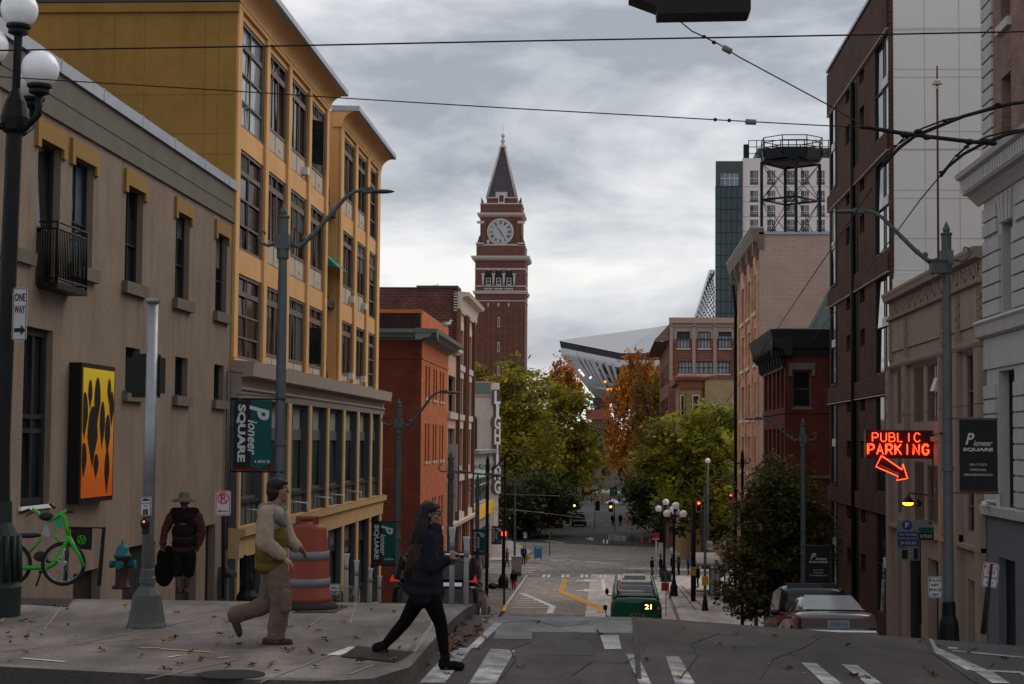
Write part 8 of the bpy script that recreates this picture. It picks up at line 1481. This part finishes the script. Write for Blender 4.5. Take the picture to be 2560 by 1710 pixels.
def head(mb, c, f, s=1., up=(0, 0, 1)):
    f = Vector(f).normalized(); u = Vector(up).normalized(); sd = f.cross(u).normalized(); P = lambda a, b, d: c+f*a*s+sd*b*s+u*d*s; R = Matrix((f, sd, u)).transposed()
    mb.ell(P(-.012, 0, .025), (.096*s, .076*s, .088*s), 18, R); mb.ell(P(.025, 0, -.045), (.062*s, .056*s, .066*s), 16, R); mb.ell(P(.062, 0, -.095), (.026*s, .030*s, .022*s), 12, R); mb.ell(P(.070, 0, .035), (.022*s, .055*s, .022*s), 12, R)
    cap(mb, P(.088, 0, .018), P(.108, 0, -.022), .009*s, .014*s, 8); mb.ell(P(.086, 0, -.058), (.014*s, .024*s, .010*s), 10, R); mb.ell(P(.084, 0, -.073), (.014*s, .022*s, .009*s), 10, R)
    for q in (-1, 1): mb.ell(P(-.01, q*.078, -.012), (.018*s, .010*s, .030*s), 10, R); mb.ell(P(.062, q*.042, -.03), (.025*s, .022*s, .02*s), 10, R)
    return P
def face(t, c, f, s=1.):
    f = Vector(f).normalized(); u = Vector((0, 0, 1)); sd = f.cross(u).normalized(); m_ = MB(); k = MB()
    for q in (-1, 1): m_.ell(c+f*.080*s+sd*q*.032*s+u*.004*s, (.012*s, .014*s, .008*s), 8); k.ell(c+f*.090*s+sd*q*.032*s+u*.004*s, .0065*s, 8); cap(k, c+f*.086*s+sd*q*.018*s+u*.026*s, c+f*.078*s+sd*q*.048*s+u*.027*s, .005*s, .004*s, 6)
    e = m_.build('eyes', 'eye_white', t); k.build('pupils', 'text_black', t)
V = Vector
# ---- the woman
def Wp(x, y, dY=0.): return PY(17.0+dY, 900+x/3.335, 1240+y/3.335)
wm = thing('person', 'person with long dark brown hair, glasses, navy coat and black leggings striding right', 'person', tuple(G(1140, 1672))); wf = V((1, -.12, .04)); hc = Wp(597, 148)
m_ = MB(); P_ = head(m_, hc, wf, .96); cap(m_, P_(-.01, 0, -.10), Wp(600, 320), .050, .05); cap(m_, Wp(580, 430), Wp(570, 600), .09, .10); cap(m_, Wp(570, 600), Wp(540, 810), .11, .13)
sh1, sh2 = Wp(585, 345, -.16), Wp(600, 345, .17); e1, e2 = Wp(600, 610, -.22), Wp(610, 600, .2); w1, w2 = Wp(740, 528, -.18), Wp(700, 560, .14)
for a, b, c in ((sh1, e1, w1), (sh2, e2, w2)): cap(m_, a, b, .05, .04); cap(m_, b, c, .038, .026)
hand(m_, w1, w1-e1+V((0, 0, .06)), (0, .4, -1), 1.0, .65); hand(m_, w2, V((1, -.3, .2)), (0, -1, .1), 1.0, .5)
hpL, hpR = Wp(500, 830, .09), Wp(590, 850, -.08); kL, kR = Wp(375, 1050, .06), Wp(672, 1060, -.05); aL, aR = Wp(200, 1250, .04), Wp(708, 1345, -.06)
for a, b, c in ((hpL, kL, aL), (hpR, kR, aR)): cap(m_, a, b, .082, .055); cap(m_, b, c, .053, .036)
cap(m_, aL, Wp(190, 1330, .04), .035, .035); cap(m_, aR, Wp(720, 1420, -.06), .035)
remesh(m_.build('body', 'skin', wm), .0075, 3); face(wm, hc, wf, .96)
m_ = MB(); cap(m_, hpL, kL, .098, .066, 16); cap(m_, kL.lerp(aL, .0), kL.lerp(aL, .45), .064, .058, 16); cap(m_, kL.lerp(aL, .45), aL, .058, .043, 16); cap(m_, hpR, kR, .10, .067, 16); cap(m_, kR, kR.lerp(aR, .4), .065, .06, 16); cap(m_, kR.lerp(aR, .4), aR, .06, .043, 16); m_.ell(Wp(545, 830), (.15, .14, .13), 14); remesh(m_.build('leggings', 'legging', wm), .011, 4)
m_ = MB(); F_w = wf.normalized(); m_.ell(Wp(588, 350), (.115, .205, .085), 16); m_.ell(Wp(595, 480), (.135, .195, .17), 16); m_.ell(Wp(560, 600), (.155, .20, .17), 16); m_.ell(Wp(545, 700), (.17, .215, .16), 16); m_.ell(Wp(535, 790), (.185, .22, .10), 16); cap(m_, Wp(420, 770), Wp(650, 800), .055, .075); cap(m_, Wp(592, 330), Wp(622, 272), .085, .072); m_.ell(Wp(560, 850), (.165, .19, .09), 14)
cap(m_, Wp(590, 350), Wp(612, 300), .105, .098); m_.ell(Wp(618, 288), (.092, .09, .045), 14); cap(m_, Wp(640, 330), Wp(655, 480), .07, .06); cap(m_, Wp(655, 480), Wp(655, 800), .045, .05); cap(m_, Wp(450, 560), Wp(400, 760), .05, .06)
for a, b, c in ((sh1, e1, w1), (sh2, e2, w2)): cap(m_, a, b, .075, .064, 14); cap(m_, b, c.lerp(b, .12), .062, .050, 14)
remesh(m_.build('coat', 'navy', wm), .012, 3, .022)
def boot(t, an, heel, toe, m, rs=.048, name='boot', vox=.009):
    m_ = MB(); cap(m_, an, heel+V((0, 0, .03)), rs, rs*.95); cap(m_, heel+V((0, 0, .03)), toe+V((0, 0, .025)), rs*.85, rs*.72); cap(m_, heel.lerp(toe, .6)+V((0, 0, .03)), toe+V((0, 0, .028)), rs*.9, rs*.72); d = (toe-heel).normalized(); cap(m_, heel-d*.01, toe, .028, .024); q = remesh(m_.build(name, m, t), vox, 2); return q
boot(wm, Wp(200, 1245, .04), Wp(135, 1290, .04), Wp(262, 1372, .04), 'cloth_black', .05); boot(wm, Wp(712, 1345, -.06), Wp(690, 1428, -.06), Wp(845, 1440, -.06), 'cloth_black', .05)
m_ = MB(); R = Matrix.Identity(3)
for x, y, r1, r2, r3 in ((560, 118, .090, .088, .088), (545, 160, .088, .092, .09), (530, 230, .090, .098, .09), (515, 310, .105, .11, .09), (500, 390, .12, .12, .09), (490, 470, .115, .12, .09), (470, 545, .095, .10, .08), (450, 610, .055, .07, .06)): m_.ell(Wp(x, y), (r1, r2, r3), 14)
m_.ell(hc+V((-.01, 0, .055)), (.098, .088, .075), 14)
for i in range(22): a = rnd.random(); x = 430+i*7; cap(m_, Wp(500+rnd.uniform(-30, 60), 250, rnd.uniform(-.09, .05)), Wp(400+i*8+rnd.uniform(-8, 8), 540+rnd.uniform(0, 110)-i*3, rnd.uniform(-.13, .05)), .016, .007, 6)
remesh(m_.build('hair', 'hair_brown', wm), .010, 2)
m_ = MB()
for i in range(150):
    a = rnd.uniform(-1, 1); b = rnd.random(); m_.tube([Wp(545+rnd.uniform(-25, 40), 90+rnd.uniform(-20, 60), -.075+.15*(i%2)), Wp(515+a*45, 230, -.10+.19*(i%2)), Wp(495+a*75, 380, -.125+.24*(i%2)), Wp(462+a*80, 560+b*60, -.11+.2*(i%2)), Wp(440+a*70-10, 620+b*70, -.08+.14*(i%2))], [.002, .004, .004, .003, .0012], 4)
m_.build('hair_strands', 'hair_brown', wm)
m_ = MB()
for i in range(110):
    a = rnd.uniform(-1, 1); b = rnd.random(); k = -.125 if i%3 else .12; m_.tube([Wp(515+a*50, 300+b*40, k*.9), Wp(495+a*82, 420, k), Wp(462+a*84, 560+b*60, k*.9), Wp(440+a*70-10, 630+b*80, k*.7)], [.0015, .0045, .004, .0012], 4)
m_.build('hair_tips', 'hair_tip', wm)
m_ = MB(); fd = V((1, -.12, 0)).normalized(); sd = V((.12, 1, 0)).normalized()
for q in (-1, 1):
    c = hc+fd*.092+sd*q*.033+V((0, 0, .006)); m_.tube([c+sd*.027*math.cos(a*math.pi/6)+V((0, 0, .021*math.sin(a*math.pi/6))) for a in range(13)], .003, 5); m_.tube([c+sd*q*.027, hc+sd*q*.078+V((0, 0, .008))], .003, 5)
m_.build('glasses', 'text_black', wm)
ph_ = thing('phone', 'dark phone held in the hand of the walking woman', 'phone', tuple(Wp(800, 545, -.2))); m_ = MB(); fr = Frg(Wp(800, 538, -.2), (1, 0, -.12), (0, 1, 0), (0, 0, 1)); m_.fb(fr, -.07, .07, -.036, .036, -.005, .005); m_.build('case', 'black_paint', ph_); MB().fb(fr, -.064, .064, -.032, .032, .005, .0056).build('screen', 'car_glass', ph_)
# ---- the man
def Mp(x, y, dY=0.): return PY(17.7+dY, 560+x/3.267, 1160+y/3.267)
mn = thing('person', 'person with black hair in tan and olive jacket and loose khaki trousers walking right', 'person', tuple(G(700, 1612, .15))); hc = Mp(448, 210); mf_ = V((1, -.15, 0))
m_ = MB(); P_ = head(m_, hc, mf_, 1.0); cap(m_, P_(-.01, 0, -.10), Mp(415, 370), .058, .065); cap(m_, Mp(400, 420), Mp(395, 860), .12, .12)
s1, s2 = Mp(345, 410, -.19), Mp(450, 420, .17); e1, e2 = Mp(330, 640, -.24), Mp(520, 610, .2); w1, w2 = Mp(478, 752, -.2), Mp(600, 680, .16)
for a, b, c in ((s1, e1, w1), (s2, e2, w2)): cap(m_, a, b, .055, .045); cap(m_, b, c, .042, .03)
hand(m_, w1, w1-e1, (.2, .3, -1), 1.05, .75); hand(m_, w2, w2-e2, (.3, -.6, -.7), 1.05, .7)
hL, hR = Mp(400, 900, .09), Mp(440, 905, -.09); kL, kR = Mp(350, 1145, .07), Mp(465, 1150, -.08); aL, aR = Mp(120, 1235, .05), Mp(415, 1430, -.08)
for a, b, c in ((hL, kL, aL), (hR, kR, aR)): cap(m_, a, b, .085, .06); cap(m_, b, c, .055, .04)
remesh(m_.build('body', 'skin', mn), .0075, 3); face(mn, hc, mf_)
m_ = MB(); cap(m_, hL, kL, .11, .10, 16); cap(m_, kL, kL.lerp(aL, .6), .098, .085, 16); cap(m_, kL.lerp(aL, .5), aL+V((-.03, 0, 0)), .085, .092, 16); cap(m_, hR, kR, .12, .108, 16); cap(m_, kR, kR.lerp(aR, .5), .108, .10, 16); cap(m_, kR.lerp(aR, .5), aR+V((0, 0, .02)), .10, .088, 16); m_.ell(Mp(415, 890), (.145, .17, .13), 14); cap(m_, Mp(505, 1060, -.2), Mp(510, 1180, -.19), .05, .055)
for z in (1395, 1420): m_.ell(Mp(420, z, -.08), (.10, .10, .03), 14)
remesh(m_.build('trousers', 'khaki', mn), .010, 1, .03)
m_ = MB(); m_.hexa([Mp(478, 1025, -.205), Mp(548, 1020, -.16), Mp(548, 1020, -.10), Mp(478, 1025, -.12), Mp(480, 1045, -.215), Mp(550, 1040, -.17), Mp(550, 1040, -.10), Mp(480, 1045, -.12)]); m_.build('pocket_flap', 'khaki', mn)
m_ = MB(); m_.ell(Mp(392, 400), (.145, .22, .10), 16); m_.ell(Mp(388, 480), (.162, .215, .13), 16); cap(m_, Mp(400, 430), Mp(400, 490), .13, .135)
for a, b, c in ((s1, e1, w1), (s2, e2, w2)): cap(m_, a, b, .096, .092, 14); cap(m_, b, c.lerp(b, .08), .090, .064, 14)
remesh(m_.build('jacket_top', 'jacket_tan', mn), .011, 3, .022)
m_ = MB(); m_.ell(Mp(392, 600), (.172, .215, .19), 16); m_.ell(Mp(390, 740), (.175, .215, .15), 16); m_.ell(Mp(390, 840), (.172, .21, .09), 16); cap(m_, Mp(300, 830), Mp(480, 830), .06, .06); cap(m_, Mp(300, 640), Mp(290, 830), .05, .06); remesh(m_.build('jacket_lower', 'jacket_olive', mn), .011, 3, .022)
m_ = MB(); m_.tube([Mp(430, 345, .17), Mp(370, 350, .12), Mp(335, 370, 0), Mp(340, 375, -.1), Mp(400, 400, -.17), Mp(470, 480, -.14)], [.05, .06, .065, .06, .055, .03], 10); cap(m_, Mp(330, 372, -.08), Mp(430, 430, -.185), .075, .06); cap(m_, Mp(430, 430, -.185), Mp(500, 500, -.12), .06, .03); cap(m_, Mp(310, 390, -.12), Mp(300, 395, .1), .05, .05); cap(m_, Mp(480, 360), Mp(500, 480, -.05), .035, .02); remesh(m_.build('hood', 'hood_grey', mn), .010, 3, .01)
boot(mn, Mp(90, 1240, .05), Mp(75, 1270, .05), Mp(125, 1400, .05), 'shoe_brown', .05, 'shoe'); boot(mn, Mp(415, 1440, -.08), Mp(345, 1475, -.08), Mp(535, 1480, -.08), 'shoe_brown', .052, 'shoe')
m_ = MB(); m_.ell(hc+V((-.025, 0, .045)), (.108, .094, .085), 16); m_.ell(hc+V((-.05, 0, -.02)), (.082, .098, .09), 16); m_.ell(hc+V((-.055, 0, -.075)), (.062, .09, .05), 14); m_.ell(hc+V((.045, -.01, .075)), (.055, .07, .035), 12); remesh(m_.build('hair', 'hair_black', mn), .009, 3, .012)
# ---- the person in the hat
def Hp(x, y, dY=0.): return PY(30.0+dY, x/2.7516, 1140+y/2.7516)
hm = thing('person', 'person in wide brimmed hat, dark vest and rust shirt facing the camera', 'person', tuple(Hp(1270, 960))); hc = Hp(1270, 318); hf = V((0, -1, -.1))
m_ = MB(); P_ = head(m_, hc, hf, 1.0); cap(m_, Hp(1272, 355), Hp(1272, 400), .06, .08); cap(m_, Hp(1270, 430), Hp(1270, 660), .15, .13)
s1, s2 = Hp(1175, 420), Hp(1365, 420); e1, e2 = Hp(1135, 520), Hp(1390, 530, -.05); w1, w2 = Hp(1115, 600, -.1), Hp(1370, 605, -.12)
for a, b, c in ((s1, e1, w1), (s2, e2, w2)): cap(m_, a, b, .06, .05); cap(m_, b, c, .048, .035)
hand(m_, w1, (0, -.1, -1), (.6, -.6, 0), 1.1, .6); hand(m_, w2, (-.1, -.1, -1), (-.6, -.6, 0), 1.1, .6)
h1, h2 = Hp(1225, 680), Hp(1310, 680); k1, k2 = Hp(1222, 800, -.05), Hp(1300, 800, .05); a1, a2 = Hp(1232, 925, -.1), Hp(1275, 930, .1)
for a, b, c in ((h1, k1, a1), (h2, k2, a2)): cap(m_, a, b, .085, .062); cap(m_, b, c, .06, .042)
remesh(m_.build('body', 'skin_dark', hm), .011, 3); face(hm, hc, hf)
m_ = MB(); m_.ell(Hp(1270, 430), (.245, .16, .16), 16); m_.ell(Hp(1270, 540), (.23, .17, .22), 16); m_.ell(Hp(1270, 630), (.235, .17, .14), 16)
for a, b, c in ((s1, e1, w1), (s2, e2, w2)): cap(m_, a, b, .085, .075, 14); cap(m_, b, c, .072, .056, 14)
remesh(m_.build('shirt', 'plaid_red', hm), .015, 3, .03)
m_ = MB(); m_.ell(Hp(1270, 425), (.235, .185, .14), 16); m_.ell(Hp(1270, 520), (.235, .195, .19), 16); m_.ell(Hp(1270, 600), (.235, .195, .14), 16); cap(m_, Hp(1200, 385), Hp(1340, 385), .085, .085)
remesh(m_.build('vest', 'vest_dark', hm), .015, 3, .02)
m_ = MB(); cap(m_, h1, k1, .11, .10, 14); cap(m_, h2, k2, .11, .10, 14); m_.ell(Hp(1268, 670), (.19, .14, .12), 14); remesh(m_.build('shorts', 'cloth_black', hm), .014, 3, .02)
boot(hm, a1, Hp(1232, 938, .0), Hp(1228, 945, -.22), 'shoe_brown', .06, 'shoe', .012); boot(hm, a2, Hp(1278, 940, .15), Hp(1276, 945, -.06), 'shoe_brown', .06, 'shoe', .012)
m_ = MB(); c = Hp(1268, 292); m_.lathe(c.x, c.y, [(.01, c.z+.12), (.07, c.z+.115), (.095, c.z+.07), (.105, c.z-.0), (.15, c.z-.015), (.225, c.z-.055), (.228, c.z-.045), (.15, c.z-.0), (.105, c.z+.015)], 24, True); m_.build('hat', 'hat_olive', hm)
dbg = thing('bag', 'black bag hanging beside the person in the hat', 'bag', tuple(Hp(1140, 900))); m_ = MB(); m_.ell(Hp(1150, 720, .2), (.20, .14, .28), 14); m_.ell(Hp(1130, 800, .2), (.18, .13, .26), 14); cap(m_, Hp(1110, 640, .1), Hp(1140, 600, -.05), .02, .02); remesh(m_.build('sack', 'cloth_black', dbg), .016, 3, .04)
# ---- figures at the foot of the hill
def figure(px, pyf, Y, h, label, top, low, hair='hair_black', face_=0., stride=0., arms=0., shoes='cloth_black', dz=None, group='people at the foot of the hill', coat=0., vox=.022):
    b = PY(Y, px, pyf); t = thing('person', label, 'person', tuple(b), group); s = h/1.75; ca, sa = math.cos(face_), math.sin(face_); f = V((ca, sa, 0)); sd = V((-sa, ca, 0))
    Q = lambda a, w, z: b+f*a*s+sd*w*s+V((0, 0, z*s)); hc = Q(.02, 0, 1.62); m_ = MB(); head(m_, hc, f, s); cap(m_, Q(0, 0, 1.5), Q(0, 0, 1.42), .055*s, .06*s, 8); cap(m_, Q(0, 0, 1.30), Q(0, 0, 1.0), .13*s, .12*s)
    J = []
    for q in (-1, 1):
        S, E, W = Q(0, q*.19, 1.40), Q(-.04+arms*.05+q*stride*.10, q*.23, 1.13), Q(.05+arms*.22+q*stride*.2, q*.2*(1-arms*.6), .90+arms*.28); cap(m_, S, E, .048*s, .04*s, 8); cap(m_, E, W, .038*s, .028*s, 8); hand(m_, W, W-E, -sd*q, s, .5)
        H, K, A = Q(0, q*.09, .92), Q(q*stride*.22+.03, q*.10, .50), Q(q*stride*.38-.02, q*.10, .09); cap(m_, H, K, .08*s, .055*s, 8); cap(m_, K, A, .053*s, .038*s, 8); J.append((S, E, W, H, K, A, q))
    remesh(m_.build('body', 'skin', t), vox*.7, 2)
    m_ = MB(); m_.ell(Q(0, 0, 1.36), (.17*s, .20*s, .12*s), 12); m_.ell(Q(0, 0, 1.2), (.165*s, .19*s, .18*s), 12); m_.ell(Q(0, 0, 1.02-coat*.1), (.165*s, .185*s, (.15+coat*.12)*s), 12)
    for S, E, W, H, K, A, q in J: cap(m_, S, E, .07*s, .06*s, 10); cap(m_, E, W.lerp(E, .1), .06*s, .046*s, 10)
    remesh(m_.build('jacket', top, t), vox, 2); m_ = MB(); m_.ell(Q(0, 0, .93), (.15*s, .17*s, .11*s), 10)
    for S, E, W, H, K, A, q in J: cap(m_, H, K, .095*s, .075*s, 10); cap(m_, K, A, .072*s, .058*s, 10)
    remesh(m_.build('trousers', low, t), vox, 2); m_ = MB()
    for S, E, W, H, K, A, q in J: cap(m_, A-V((0, 0, .04*s)), A+f*.17*s-V((0, 0, .045*s)), .045*s, .038*s, 10)
    m_.build('shoes', shoes, t); m_ = MB(); m_.ell(hc+V((0, 0, .05*s))-f*.025*s, (.095*s, .095*s, .085*s), 12); m_.build('hair', hair, t); return t
PI = math.pi
figure(1284, 1482, 134, 1.78, 'person in black hooded jacket, red trousers and white shoes walking away', 'cloth_black', 'cloth_red', face_=PI/2, stride=.7, shoes='sign_white')
figure(1268, 1419, 150, 1.72, 'person in grey top and shorts standing behind the corner pole', 'cloth_grey', 'denim', face_=PI, stride=.4, hair='hair_grey'); figure(1309, 1413, 153, 1.78, 'person in dark blue with pale cap beside the yellow hydrant', 'cloth_blue', 'cloth_black', hair='sign_white', face_=-PI/2, stride=.3)
figure(1630, 1446, 141, 1.76, 'person in black coat and blue jeans left of the bus stop pole', 'cloth_black', 'denim', face_=0, arms=.6, stride=.2, coat=.5); figure(1652, 1442, 143, 1.74, 'person in black right of the bus stop pole', 'cloth_black', 'cloth_black', face_=PI*1.1, arms=.8, coat=1, stride=.3)
figure(1680, 1436, 150, 1.72, 'person in black behind the nearer globe lamp', 'cloth_black', 'cloth_black', face_=0, coat=1); figure(1697, 1437, 150, 1.86, 'tall grey haired person in green jacket with crossed arms', 'cloth_green', 'cloth_black', 'hair_grey', PI*1.1, arms=.9); figure(1721, 1438, 151, 1.76, 'person with purple and white top facing left', 'cloth_blue', 'cloth_black', face_=PI, arms=.2)
figure(1745, 1469, 136, 1.78, 'person in black seen in profile beside the thick black pole', 'cloth_black', 'cloth_black', face_=PI, arms=.5, coat=1)
figure(1532, 1317, 236, 1.8, 'left of the two dark walkers in the middle of the far street', 'cloth_black', 'cloth_black', face_=PI/2, stride=.3, vox=.03); figure(1551, 1316, 238, 1.76, 'right of the two dark walkers in the middle of the far street', 'cloth_black', 'cloth_black', face_=PI/2, stride=-.3, vox=.03)
for i, (px, Y, c_) in enumerate(((1505, 322, 'cloth_red'), (1548, 326, 'cloth_green'), (1560, 318, 'sign_white'), (1478, 330, 'cloth_blue'))):
    figure(px, 1105+11.7*4300/Y+2, Y, 1.75, ['person in red by the white tent', 'person in green between the tents', 'person in white near the blue tent', 'person in blue left of the traffic lights'][i], c_, 'cloth_black', face_=i*1.3, vox=.035, group='small figures on the plaza')
